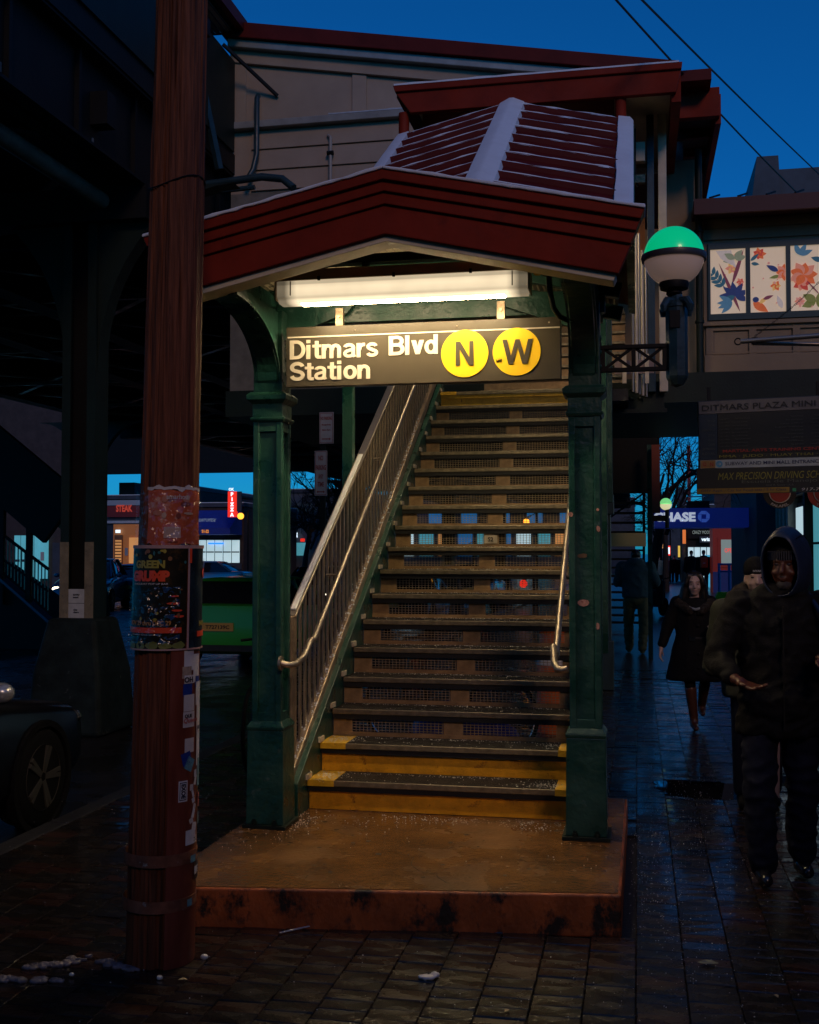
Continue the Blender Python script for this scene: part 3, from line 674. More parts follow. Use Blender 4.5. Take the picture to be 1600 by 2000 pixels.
def fixture(x0, x1, y, z, label, drop=0.165, dep=0.17, tm=None):
    t = thing('fluorescent_light', label, 'ceiling light', ((x0+x1)/2, y, z), 0, 'fluorescent fixtures over the stair')
    cx = (x0+x1)/2
    MB().b2(x0, x1, y-dep/2-0.002, y+dep/2+0.002, z-0.050, z+0.008).build('housing', housing, t, bevel=0.004)
    zb = z-drop
    prof = [(y-dep/2+0.006, z-0.047),(y+dep/2-0.006, z-0.047),(y+dep/2-0.006, zb+0.03),(y+dep/2-0.045, zb),(y-dep/2+0.045, zb),(y-dep/2+0.006, zb+0.03)]
    mb = MB(); mb.prism([(a, b) for a, b in prof], x0+0.008, x1-0.008, 'X'); mb.build('lens', lens2_m if tm else lens_m, t, bevel=0.003)
    MB().b2(x0+0.13, x1-0.13, y-0.035, y+0.035, zb-0.003, zb-0.0005).build('bright_strip', tm or tube_m, t)
    if not tm: MB().b2(x0+0.13, x1-0.13, y+dep/2+0.0015, y+dep/2+0.004, zb+0.045, z-0.052).build('soffit_fill_strip', fill_m, t)  # glowing strip added behind the lens to brighten soffit and stair
    for xe in (x0, x1): MB().b2(xe-0.004, xe+0.004, y-dep/2+0.001, y+dep/2-0.001, zb+0.012, z-0.05).build('end_cap', housing, t, bevel=0.002)
    for xe in (x0+0.085, x1-0.085): MB().b2(xe-0.003, xe+0.003, y-dep/2+0.003, y-dep/2+0.0055, zb+0.035, z-0.052).build('lens_seam', housing, t)
    for u in (0.18, 0.48, 0.78): MB().box((x0+(x1-x0)*u, y-dep/2-0.004, z-0.045), (0.014, 0.012, 0.022)).build('latch', steel_dk, t)
    return t
fx = fixture(-1.925, -0.548, 5.93, 3.268, 'lit long fluorescent fixture with prismatic lens just above the hanging station sign')
MB().b2(-1.72, -0.80, 5.90, 5.98, 3.315, 3.36).build('mounting_channel', green_dk, fx, bevel=0.003)
for x in (-1.68, -1.44, -0.9): MB().box((x, 5.94, 3.30), (0.035, 0.05, 0.07)).build('channel_clip', green_dk, fx)
for x in (-1.6, -0.85): MB().tube([(x, 5.94, 3.34), (x, 5.94, 3.52)], 0.008, 6).build('hanger_rod', steel_dk, fx)
cd_ = thing('conduit', 'green flexible conduit curving down beside the right end of the lit fixture', 'conduit', (-0.5, 5.95, 3.2))
MB().tube([(-0.548,5.93,3.235),(-0.50,5.93,3.24),(-0.465,5.94,3.235),(-0.45,5.95,3.20),(-0.445,5.96,3.12),(-0.43,5.98,3.04),(-0.40,6.02,3.00),(-0.36,6.08,2.99)], 0.015, 10).build('flexible_pipe', green_dk, cd_, smooth=True)
MB().box((-0.46,5.935,3.225),(0.05,0.04,0.05)).build('junction_elbow', green_dk, cd_, bevel=0.008)
MB().ball((-0.505,5.905,3.205),(0.022,0.012,0.010),10,6).build('yellow_tag', signyellow, cd_, smooth=True)
lens2_m = mat('lit_stair_lens', (0.8,0.75,0.6), 0.4, emit=(1.0, 0.78, 0.48), es=4)
tube2_m = mat('stair_fluorescent_strip', (0.8,0.8,0.8), 0.5, emit=(1.0, 0.76, 0.42), es=105)
def ramp_fix(y, lab):
    z = PK+max(0,y-Y1)*SL-0.30
    return fixture(-1.80, -0.62, y, z, lab, tm=tube2_m)
ramp_fix(7.75, 'second fluorescent fixture up under the climbing roof above the middle of the stair')
ramp_fix(10.6, 'topmost fluorescent fixture under the climbing roof near the landing')
# ================================================================== UTILITY POLE
import_mat = None
PX, PY = -2.034, 4.62
def pole_c(z): return Vector((PX+0.078*z/4.2, PY, z))
def pole_r(z): return 0.1385-0.029*z/4.2
FC = Vector((2.0,-4.6,0)).normalized(); FR = Vector((4.6,2.0,0)).normalized()
def on_pole(th, z, dr=0.0):
    return pole_c(z) + (FC*math.cos(th)+FR*math.sin(th))*(pole_r(z)+dr)
up_ = thing('utility_pole', 'weathered reddish wooden utility pole wrapped with posters and stickers', 'pole', (PX, PY, 0))
rings = []
NP = 96
for i in range(90):
    z = 7.2*(i/89)**1.0
    ring = []
    for k in range(NP):
        th = 2*PI*k/NP
        g = noise.noise(Vector((math.cos(th)*7, math.sin(th)*7, z*0.35)))*0.004 + noise.noise(Vector((math.cos(th)*19+2*noise.noise(Vector((z*.5,0,0))), math.sin(th)*19, z*0.22)))*0.0045
        cr = noise.noise(Vector((math.cos(th)*14, math.sin(th)*14, z*0.16+3)))
        if abs(cr) < 0.06: g -= 0.014*(1-abs(cr)/0.06)
        ring.append(tuple(on_pole(th, z, g)))
    rings.append(ring)
MB().loft(rings).build('shaft', wood, up_, smooth=True)
def wrap(name, th0, th1, z0, z1, dr, m_, parent, n=24, jag=0.0, thick=0.002, nz_=8, wav=0.0):
    rings = []
    for j in range(nz_+1):
        z = z0+(z1-z0)*j/nz_; row = []
        for lay in (0, 1):
            seq = range(n+1) if lay == 0 else range(n, -1, -1)
            for i in seq:
                th = th0+(th1-th0)*i/n; zz = z
                if jag and j in (0, nz_): zz += jag*noise.noise(Vector((th*4, z*3, 2)))
                d = dr + (thick if lay == 0 else 0) + wav*noise.noise(Vector((th*3, zz*9, dr*100)))
                row.append(tuple(on_pole(th, zz, d)))
        rings.append(row)
    return MB().loft(rings).build(name, m_, parent, smooth=True)
def ptext(s, th, z, h, m_, parent, dr, w=None, bold=0.01, name='lettering', rot=False, shear=0):
    def fn(a, b, d):
        if rot: a, b = b, -a
        return on_pole(th + a/0.145, z+b, dr+d)
    return text(s, name, m_, parent, (0,0,0), (1,0,0), (0,0,1), w=w, h=h, bold=bold, depth=0.0006, fn=fn, shear=shear)
def pblob(th, z, a, b, m_, parent, dr, n=10, name='printed_shape', jit=0.25, ph=0):
    pts = [(th + a*(1-jit*random.random())*math.cos(2*PI*i/n+ph)/0.145, z + b*(1-jit*random.random())*math.sin(2*PI*i/n+ph)) for i in range(n)]
    vs = [tuple(on_pole(t, zz, dr)) for t, zz in pts] + [tuple(on_pole(t, zz, dr+0.0005)) for t, zz in pts]
    fs = [tuple(range(n)), tuple(range(n, 2*n))] + [(i, (i+1) % n, n+(i+1) % n, n+i) for i in range(n)]
    return MB().add(vs, fs).build(name, m_, parent)
guard_m = mat('cable_guard_plastic', (0.17,0.040,0.022), 0.38, var=0.3, vs_=5, stretch=(4,4,0.6), rvar=0.1)
wrap('cable_guard', R(8), R(150), 0.0, 1.36, 0.004, guard_m, up_, thick=0.012)
band_m = mat('rusty_band', (0.24,0.09,0.05), 0.5, 0.3, var=0.5, vs_=14, col2=(0.35,0.33,0.30), thr=0.62)
wrap('steel_band', R(-120), R(160), 0.425, 0.475, 0.016, band_m, up_, thick=0.003)
wrap('steel_band', R(-120), R(160), 0.235, 0.285, 0.016, band_m, up_, thick=0.003)
MB().tube([on_pole(R(a), 3.35+0.03*math.sin(a*0.03), 0.004) for a in range(-110, 120, 12)], 0.003, 6).build('tie_wire', steel_dk, up_)
# flyer 1
flyer = mat('orange_flyer', (0.50,0.10,0.04), 0.4, spec=0.2, var=0.35, vs_=9, col2=(0.60,0.34,0.26), thr=0.55, tw=0.1)
paper = mat('white_paper', (0.55,0.50,0.47), 0.5, var=0.1, vs_=14)
paper_w = mat('bright_paper', (0.62,0.60,0.60), 0.5, var=0.15, vs_=14)
f1 = wrap('flyer', R(-42), R(70), 1.775, 2.02, 0.006, flyer, up_, jag=0.02, wav=0.005)
f1['label'] = 'wrinkled orange flyer under clear tape'
wrap('flyer_border', R(-44), R(70), 2.012, 2.024, 0.0075, paper, f1, jag=0.015, wav=0.004)
pblob(R(6), 1.83, 0.055, 0.034, mat('pale_pink', (0.5,0.33,0.26), 0.4), f1, 0.0115, n=4, ph=PI/4, jit=0.05)
for i in range(9): pblob(R(random.uniform(-30, 55)), random.uniform(1.87, 1.98), random.uniform(0.012,0.03), random.uniform(0.006,0.016), mat('flyer_pink_%d' % (i % 3), ((0.5,0.2,0.13),(0.55,0.38,0.28),(0.22,0.05,0.03))[i % 3], 0.4), f1, 0.012)
ptext('amarhou', R(-6), 1.972, 0.020, paper, f1, 0.012)
ptext('sunny hope', R(-2), 1.785, 0.009, black, f1, 0.012)
film = bpy.data.materials.new('clear_tape'); film.use_nodes = True
n_ = film.node_tree.nodes; l_ = film.node_tree.links; b_ = n_['Principled BSDF']
n_.remove(b_); tp_ = n_.new('ShaderNodeBsdfTransparent'); b_ = n_.new('ShaderNodeBsdfGlossy'); b_.inputs['Roughness'].default_value = 0.16; b_.inputs['Color'].default_value = (0.9,0.9,0.9,1); mx_ = n_.new('ShaderNodeMixShader'); mx_.inputs[0].default_value = 0.035; l_.new(tp_.outputs[0], mx_.inputs[1]); l_.new(b_.outputs[0], mx_.inputs[2]); l_.new(mx_.outputs[0], n_['Material Output'].inputs[0])
nn_ = n_.new('ShaderNodeTexVoronoi'); nn_.inputs['Scale'].default_value = 15; nn_.feature = 'DISTANCE_TO_EDGE'; nm_ = n_.new('ShaderNodeTexNoise'); nm_.inputs['Scale'].default_value = 20
bp_ = n_.new('ShaderNodeBump'); bp_.inputs['Strength'].default_value = 1; bp_.inputs['Distance'].default_value = 0.03; tc_ = n_.new('ShaderNodeTexCoord')
l_.new(tc_.outputs['Object'], nn_.inputs[0]); l_.new(tc_.outputs['Object'], nm_.inputs[0]); ad_ = n_.new('ShaderNodeMath'); l_.new(nn_.outputs[0], ad_.inputs[0]); l_.new(nm_.outputs[0], ad_.inputs[1]); l_.new(ad_.outputs[0], bp_.inputs['Height']); l_.new(bp_.outputs[0], b_.inputs['Normal'])
wrap('clear_tape', R(-95), R(80), 1.74, 2.0, 0.014, film, up_, jag=0.02, wav=0.006, n=40, nz_=14)
# poster 2
post_m = mat('dark_poster', (0.016,0.013,0.007), 0.35, spec=0.2, var=0.6, vs_=14, col2=(0.05,0.028,0.008), thr=0.56, tw=0.06)
p2 = wrap('poster', R(-100), R(33), 1.335, 1.775, 0.018, post_m, up_, wav=0.003, n=30, nz_=10); p2['label'] = 'dark poster headed GREEN GRUMP'
p3 = wrap('poster', R(36), R(125), 1.335, 1.775, 0.021, mat('dark_poster_blue', (0.010,0.022,0.032), 0.25, var=0.7, vs_=12), up_, wav=0.003, n=30, nz_=10); p3['label'] = 'second copy of the poster, glossy and bluish'
bord = mat('poster_border', (0.45,0.27,0.24), 0.5)
for pp, a, b, d in ((p2,-100,35,0.021),(p3,35,125,0.024)):
    wrap('poster_border', R(a), R(b), 1.762, 1.776, d, bord, pp); wrap('poster_border', R(a), R(b), 1.331, 1.338, d, bord, pp)
wrap('poster_border', R(33.5), R(37), 1.335, 1.77, 0.0245, bord, p3, n=3)
olive = mat('poster_olive', (0.36,0.30,0.04), 0.4); orange_ = mat('poster_orange', (0.80,0.07,0.02), 0.4); teal_ = mat('poster_teal', (0.04,0.14,0.13), 0.3)
ptext('GREEN', R(-62), 1.678, 0.034, olive, p2, 0.0225, w=0.145, bold=0.05)
ptext('GRUMP', R(-70), 1.622, 0.047, orange_, p2, 0.0225, w=0.185, bold=0.07)
ptext('A HOLIDAY POP UP BAR', R(-66), 1.608, 0.008, paper, p2, 0.0225, w=0.17)
ptext('NOV 29 thru DEC 29', R(-76), 1.437, 0.020, mat('poster_gold', (0.55,0.24,0.04), 0.4), p2, 0.0225, w=0.21, bold=0.02)
wrap('orange_bar', R(-96), R(24), 1.405, 1.428, 0.0225, orange_, p2)
ptext('123 hollow street, astoria ny', R(-68), 1.394, 0.006, paper, p2, 0.0225, w=0.15)
for i in range(26):
    pblob(R(random.uniform(-80, 30)), random.uniform(1.70, 1.755) if i < 12 else random.uniform(1.46, 1.59), random.uniform(0.004,0.012), random.uniform(0.004,0.012), (olive, mat('poster_brown', (0.22,0.09,0.03), 0.4), teal_)[i % 3], p2, 0.0225, jit=0.1 if i < 12 else 0.5)
for th, z, a, b in ((10,1.53,0.03,0.006),(16,1.50,0.028,0.005),(12,1.56,0.02,0.004),(20,1.475,0.026,0.006)): pblob(R(th), z, a, b, orange_, p2, 0.0225)
for i in range(6): pblob(R(-90+22*i), 1.352, 0.035, 0.02, mat('poster_green', (0.16,0.18,0.04), 0.4), p2, 0.022, jit=0.4)
ptext('G', R(80), 1.690, 0.03, olive, p3, 0.026, bold=0.05); ptext('G', R(72), 1.635, 0.045, orange_, p3, 0.026, bold=0.07)
ptext('NOV', R(62), 1.43, 0.022, olive, p3, 0.026, bold=0.04); wrap('orange_bar', R(56), R(120), 1.385, 1.408, 0.026, orange_, p3)
wrap('orange_stripe', R(36), R(40), 1.70, 1.762, 0.0262, orange_, p3, n=3)
wrap('clear_tape', R(-100), R(20), 1.36, 1.60, 0.030, film, up_, wav=0.006, n=60, nz_=24)
# stickers on the guard
blue_ = mat('sticker_blue', (0.01,0.035,0.22), 0.45); cyan_ = mat('sticker_cyan', (0.10,0.26,0.32), 0.45, var=0.4, vs_=60); pinkl = mat('sticker_pink', (0.42,0.12,0.11), 0.5)
dk_ = mat('sticker_ink', (0.012,0.015,0.03), 0.5)
def stick(th, z, w, h, m_, lab=None, rz=0.0):
    pts = [(-w/2,-h/2),(w/2,-h/2),(w/2,h/2),(-w/2,h/2)]; pts = [(a*math.cos(rz)-b*math.sin(rz), a*math.sin(rz)+b*math.cos(rz)) for a, b in pts]
    vs = []
    g = 4
    A, B, Cc, D = pts
    for lay in (0, 0.0008):
        for j in range(g+1):
            for i in range(g+1):
                u, v = i/g, j/g
                a = (A[0]*(1-u)+B[0]*u)*(1-v)+(D[0]*(1-u)+Cc[0]*u)*v; b = (A[1]*(1-u)+B[1]*u)*(1-v)+(D[1]*(1-u)+Cc[1]*u)*v
                vs.append(tuple(on_pole(th+a/0.15, z+b, 0.0172+lay+stick.k)))
    n = (g+1)**2; fs = []
    for lay in (0, n):
        for j in range(g):
            for i in range(g): fs.append((lay+j*(g+1)+i, lay+j*(g+1)+i+1, lay+(j+1)*(g+1)+i+1, lay+(j+1)*(g+1)+i))
    stick.k += 0.00012
    o = MB().add(vs, fs).build('sticker', m_, up_)
    if lab: o['label'] = lab
    return o
stick.k = 0
stick(R(42), 1.285, 0.055, 0.085, paper_w); stick(R(62), 1.25, 0.05, 0.12, paper_w); stick(R(38), 1.235, 0.05, 0.05, mat('sticker_tan', (0.4,0.3,0.22), 0.5, var=0.4, vs_=40))
o = stick(R(44), 1.205, 0.06, 0.035, paper_w); ptext('OH', R(32), 1.192, 0.024, dk_, o, 0.0205, bold=0.04)
stick(R(40), 1.160, 0.05, 0.052, blue_); stick(R(66), 1.19, 0.04, 0.05, blue_)
stick(R(44), 1.105, 0.062, 0.07, paper); stick(R(72), 1.14, 0.06, 0.10, paper_w); stick(R(80), 1.07, 0.05, 0.03, cyan_)
o = stick(R(44), 1.035, 0.066, 0.066, paper, 'pale sticker with a pink scrawl'); ptext('QUE', R(34), 1.040, 0.018, dk_, o, 0.0205, bold=0.05); ptext('Queens', R(32), 1.018, 0.024, pinkl, o, 0.0208, bold=0.03, shear=0.3); 
stick(R(74), 1.03, 0.05, 0.12, paper_w); o = stick(R(74), 0.99, 0.04, 0.05, paper); ptext('HE', R(66), 0.985, 0.016, dk_, o, 0.0212, bold=0.04)
stick(R(46), 0.925, 0.055, 0.06, paper); stick(R(75), 0.90, 0.05, 0.14, paper_w); stick(R(40), 0.870, 0.05, 0.055, blue_, rz=0.25); stick(R(47), 0.845, 0.045, 0.055, cyan_, rz=-0.5)
stick(R(78), 0.80, 0.04, 0.12, cyan_)
o = stick(R(34), 0.735, 0.044, 0.088, paper_w, 'white sticker reading EXOE set on its side')
wrap('sticker_frame', R(27.5), R(40.5), 0.697, 0.773, 0.0200, dk_, o, n=5, thick=0.0006)
wrap('sticker_field', R(28.7), R(39.3), 0.701, 0.769, 0.0208, paper_w, o, n=5, thick=0.0006)
def fnx(a, b, d): return on_pole(R(30)+b/0.15, 0.766-a, 0.0216+d)
text('EXOE', 'lettering', dk_, o, (0,0,0), (1,0,0), (0,0,1), w=0.062, h=0.022, bold=0.06, depth=0.0006, fn=fnx)
for i in range(11): stick(R(random.uniform(52, 66)), 0.80-0.028*i, random.uniform(0.012,0.034), random.uniform(0.02,0.045), random.choice((paper, paper_w, paper_w)), rz=random.uniform(-.4,.4))
stick(R(82), 0.68, 0.035, 0.06, pinkl); stick(R(80), 0.60, 0.03, 0.05, cyan_)
o = stick(R(50), 0.535, 0.052, 0.062, paper_w, 'white sticker with blue header and inked scribble'); wrap('blue_strip', R(41), R(59), 0.552, 0.565, 0.020, blue_, o, n=5, thick=0.0006); ptext('Bss', R(42), 0.508, 0.036, dk_, o, 0.0208, bold=0.03, shear=0.4)
o = stick(R(74), 0.385, 0.05, 0.075, dk_); ptext('IIE', R(64), 0.368, 0.034, paper_w, o, 0.0215, bold=0.06)
stick(R(60), 0.44, 0.04, 0.03, cyan_); stick(R(52), 0.26, 0.03, 0.03, cyan_)

# ================================================================== GLOBE LAMP
GY = 6.42
gx, gzc = 0.208, 3.392
gl = thing('globe_lamp', 'large station globe lamp, green above and milky white below, bracketed off the right post', 'lamp', (gx, GY, 2.66))
P_ = F_PX/(GY*math.cos(YAW)-gx*math.sin(YAW)); GR = 58.5/P_
glow_g = mat('green_glow_glass', (0.01,0.35,0.17), 0.25, emit=(0.0,0.40,0.16), es=1.0, var=0.1, vs_=2, coat=0.4)
milk = mat('milk_glass', (0.50,0.42,0.38), 0.12, emit=(0.62,0.40,0.33), es=0.14, coat=0.6)
def cap(r, t0, t1, m_, nm, sm=True):
    prof = []
    for i in range(17):
        t = t0+(t1-t0)*i/16; prof.append((max(0.001, r*math.sin(t)), -r*math.cos(t)))
    return MB().lathe(prof, (gx,GY,gzc), 40).build(nm, m_, gl, smooth=sm)
cap(GR, PI*0.5, PI*0.998, glow_g, 'upper_dome'); cap(GR, PI*0.16, PI*0.5, milk, 'lower_dome')
MB().lathe([(GR*0.97,-0.028),(GR*1.06,-0.026),(GR*1.09,-0.008),(GR*1.07,0.008),(GR*0.98,0.012)], (gx,GY,gzc), 40).build('rim', mat('rim_paint', (0.05,0.045,0.045), 0.4), gl, smooth=True)
z = gzc-GR*0.9
MB().lathe([(0.03,-0.075),(0.045,-0.06),(0.04,-0.045),(0.075,-0.035),(0.082,-0.01),(0.078,0.012),(0.06,0.02)], (gx,GY,z), 28).build('collar', steel_dk, gl, smooth=True)
gpost = mat('lamp_post_paint', (0.020,0.045,0.055), 0.35, var=0.3, vs_=8, bump=0.2)
MB().lathe([(0.004,0),(0.035,0.012),(0.055,0.045),(0.060,0.06),(0.060,0.44),(0.066,0.445),(0.066,0.46),(0.04,0.49),(0.03,0.52)], (gx+0.012,GY,2.66), 8).build('stem', gpost, gl)
for k in range(4):
    a = PI/4+k*PI/2; d = Vector((math.cos(a), math.sin(a), 0)); c = Vector((gx+0.012, GY, 0))
    MB().tube([c+d*0.03+Vector((0,0,3.14)), c+d*0.075+Vector((0,0,3.135)), c+d*0.10+Vector((0,0,3.10)), c+d*0.10+Vector((0,0,3.07))], [0.022,0.024,0.022,0.014], 8).build('scroll', gpost, gl, smooth=True)
MB().b2(gx-0.03, gx+0.03, GY-0.064, GY-0.056, 2.98, 3.08).build('badge_plate', steel_dk, gl, bevel=0.004)
# lattice bracket between post and lamp
bk = MB(); x0, x1, zb, zt = -0.195, gx-0.045, 2.755, 2.905
bk.b2(x0, x1, GY-0.02, GY+0.02, zb, zb+0.022); bk.b2(x0, x1, GY-0.02, GY+0.02, zt-0.022, zt)
for x in (x0+0.01, (x0+x1)/2, x1-0.01): bk.b2(x-0.012, x+0.012, GY-0.016, GY+0.016, zb+0.022, zt-0.022)
for xa, xb in ((x0+0.02, (x0+x1)/2-0.012), ((x0+x1)/2+0.012, x1-0.02)):
    bk.bar((xa, GY, zb+0.02), (xb, GY, zt-0.02), 0.018, 0.016); bk.bar((xa, GY+0.004, zt-0.02), (xb, GY+0.004, zb+0.02), 0.018, 0.016)
bk.b2(x0-0.03, x0, GY-0.04, GY+0.04, zb-0.06, zt+0.03)
bk.build('lattice_bracket', steel_dk, gl, bevel=0.002)

# ================================================================== ELEVATED STRUCTURE (left)
vi = thing('elevated_viaduct', 'dark steel elevated railway with platform and cross bracing over the street on the left', 'viaduct', (-8, 10, 0))
brace_m = mat('brace_steel', (0.075,0.065,0.055), 0.45, 0.3, var=0.4, vs_=3, rvar=0.15)
DX0, DX1, DY0, DY1, DZ = -15.4, -4.95, -30.0, 118.0, 5.55
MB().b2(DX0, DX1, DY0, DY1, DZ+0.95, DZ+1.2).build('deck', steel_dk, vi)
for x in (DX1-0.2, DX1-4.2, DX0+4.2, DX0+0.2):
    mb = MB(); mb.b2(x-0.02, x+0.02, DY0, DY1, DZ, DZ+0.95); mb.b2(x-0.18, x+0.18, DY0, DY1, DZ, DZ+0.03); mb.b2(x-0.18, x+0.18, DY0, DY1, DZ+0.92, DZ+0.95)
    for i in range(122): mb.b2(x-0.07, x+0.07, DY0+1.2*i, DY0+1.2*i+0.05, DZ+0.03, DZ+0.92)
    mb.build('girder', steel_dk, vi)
mb_y = DY0+1
while mb_y < DY1:
    MB().b2(DX0, DX1, mb_y-0.09, mb_y+0.09, DZ+0.30, DZ+0.62).build('floor_beam', steel_dk, vi)
    if mb_y+3.9 < DY1:
        for xa, xb in ((DX1-0.2, DX1-4.2), (DX1-4.2, DX0+4.2), (DX0+4.2, DX0+0.2)):
            MB().bar((xa, mb_y, DZ+0.10), (xb, mb_y+3.9, DZ+0.10), 0.10, 0.05).build('brace', brace_m, vi)
            MB().bar((xb, mb_y, DZ+0.16), (xa, mb_y+3.9, DZ+0.16), 0.10, 0.05).build('brace', brace_m, vi)
    MB().b2(DX0, DX1, mb_y+1.9, mb_y+1.98, DZ+0.02, DZ+0.10).build('strut', brace_m, vi)
    mb_y += 3.9
MB().tube([(DX1-0.5, 6, DZ-0.15), (DX1-0.5, 50, DZ-0.15)], 0.09, 12).build('drain_pipe', mat('pale_pipe', (0.16,0.15,0.11), 0.5, var=0.4), vi, smooth=True)
# platform side wall and canopy
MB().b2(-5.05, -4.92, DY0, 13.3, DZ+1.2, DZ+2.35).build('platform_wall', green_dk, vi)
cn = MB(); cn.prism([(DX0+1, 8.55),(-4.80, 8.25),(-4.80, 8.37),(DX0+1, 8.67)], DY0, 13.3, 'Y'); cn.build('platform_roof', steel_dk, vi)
mb = MB(); prof = []
n = 160
for i in range(n+1): prof.append((-4.9-0.038*i, 8.22+0.0015*i+0.02*(i % 2)))
mb.loft([[(a, y, b) for a, b in prof]+[(a, y, b+0.008) for a, b in prof[::-1]] for y in (DY0, 13.2)]); mb.build('corrugated_soffit', mat('corrugated_grey', (0.12,0.13,0.13), 0.45, 0.4), vi)
MB().b2(-4.84, -4.76, DY0, 13.3, 8.24, 8.40).build('roof_edge', redroof, vi)
for y in (2.4, 5.6, 8.8, 12.0):
    MB().b2(-5.04, -4.96, y-0.05, y+0.05, 6.75, 8.25).build('canopy_stanchion', green, vi, bevel=0.005)
    MB().bar((-4.96, y, 7.3), (-6.2, y, 8.2), 0.06, 0.06).build('canopy_strut', green, vi)
# column with arched brackets
cream_old = mat('chipped_cream_paint', (0.20,0.155,0.09), 0.5, var=0.4, vs_=9, bump=0.4, col2=(0.05,0.045,0.035), thr=0.60, tw=0.05)
def big_column(x, y, label, near=True):
    t = thing('viaduct_column', label, 'column', (x, y, -0.13), 0, 'steel columns holding up the railway')
    bc = mat('column_base_concrete', (0.010,0.017,0.017), 0.7, spec=0.15, var=0.7, vs_=4, bump=0.9, bs=9, col2=(0.07,0.08,0.075), thr=0.63, tw=0.06)
    mb = MB(); a, b = 0.42, 0.27
    mb.loft([[(x-a,y-a,-0.13),(x+a,y-a,-0.13),(x+a,y+a,-0.13),(x-a,y+a,-0.13)],[(x-a*0.9,y-a*0.9,0.5),(x+a*0.9,y-a*0.9,0.5),(x+a*0.9,y+a*0.9,0.5),(x-a*0.9,y+a*0.9,0.5)],[(x-b,y-b,1.06),(x+b,y-b,1.06),(x+b,y+b,1.06),(x-b,y+b,1.06)]])
    mb.build('concrete_base', bc, t, bevel=0.05, seg=3)
    W2 = 0.188; D2 = 0.15
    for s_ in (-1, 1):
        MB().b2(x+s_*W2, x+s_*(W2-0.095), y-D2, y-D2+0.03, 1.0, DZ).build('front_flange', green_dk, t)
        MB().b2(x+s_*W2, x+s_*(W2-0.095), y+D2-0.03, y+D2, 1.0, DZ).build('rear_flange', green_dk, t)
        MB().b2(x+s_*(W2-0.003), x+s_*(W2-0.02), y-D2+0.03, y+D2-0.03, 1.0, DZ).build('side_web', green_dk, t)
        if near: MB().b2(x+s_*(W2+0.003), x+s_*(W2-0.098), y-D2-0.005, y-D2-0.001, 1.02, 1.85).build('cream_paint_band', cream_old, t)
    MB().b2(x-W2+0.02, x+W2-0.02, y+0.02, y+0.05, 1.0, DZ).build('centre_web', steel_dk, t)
    for s_ in (-1, 1):
        for yy in (y,):
            pts = []; n = 12
            for i in range(n+1):
                a = i/n*PI/2; pts.append((x+s_*(W2+1.5*(1-math.cos(a))), DZ-1.9+1.9*math.sin(a)))
            poly = pts+[(x+s_*W2, DZ)]; MB().prism(poly, yy-0.10, yy+0.10, 'Y').build('arch_bracket', green_dk, t)
    if near:
        for k, (z0, z1) in enumerate(((1.06,1.21),(1.215,1.36))):
            q = MB().b2(x-0.092, x+0.092, y-D2-0.002, y-D2+0.004, z0, z1).build('notice', mat('white_notice', (0.42,0.42,0.42), 0.6, var=0.2, vs_=10), t)
            text('NYPD\nevent' if k else 'ride\nshare', 'lettering', dk_, q, (x, y-D2-0.003, z0+0.05), (1,0,0), (0,0,1), h=0.045, align='C', bold=0.02)
    return t
big_column(-5.74, 11.05, 'thick viaduct column with cream painted flanges and pasted notices on a tall concrete base')
big_column(-5.30, 32.0, 'slim dark viaduct column seen just left of the left green post')
big_column(-5.45, 46.0, 'far viaduct column behind the stair railing', False)
big_column(-15.6, 30.5, 'dark viaduct column across the street at the left edge beside the far stair', False)
big_column(-14.8, 58.0, 'far dark viaduct column across the street', False)
mb = MB()
for y in (10.95, 32.0, 46.0): MB().b2(DX0, DX1, y-0.15, y+0.15, DZ-0.35, DZ).build("cross_girder", steel_dk, vi)


MB().b2(-60, DX0, 62, 62.4, 6.35, 10.5).build('side_span', steel_dk, vi)
ju = thing('station_undercroft', 'dark steel floor of the upper station carried on beyond the stair head', 'platform floor', (-2.6, 17, 4.2))
MB().b2(-4.9, -0.35, 17.2, 62, 4.25, 4.6).build('floor_plate', steel_dk, ju)
for i in range(22): MB().b2(-4.9, -0.35, 18+2*i, 18.15+2*i, 4.02, 4.25).build('floor_joist', steel_dk, ju)
# warm lit bits of the platform seen between the beams, top left

lw = mat('dim_lit_panel', (0.4,0.2,0.08), 0.5, emit=(0.45,0.16,0.04), es=0.35)
lw2 = mat('orange_lit_panel', (0.5,0.12,0.03), 0.5, emit=(0.6,0.13,0.03), es=0.55)

# ================================================================== MEZZANINE (beige building over the far end of the stair)
WY = 13.4
mz = thing('station_mezzanine', 'beige panelled upper station building with dark red roof behind the canopy', 'building', (-2.5, WY, 3.6))
def rect_panels(x0, x1, z0, z1, y, name, m_, parent, nx, gap=0.012, proud=0.015):
    w = (x1-x0)/nx
    for i in range(nx): MB().b2(x0+i*w+gap/2, x0+(i+1)*w-gap/2, y-proud, y, z0+gap/2, z1-gap/2).build(name, m_, parent, bevel=0.004)
ZL = 7.07
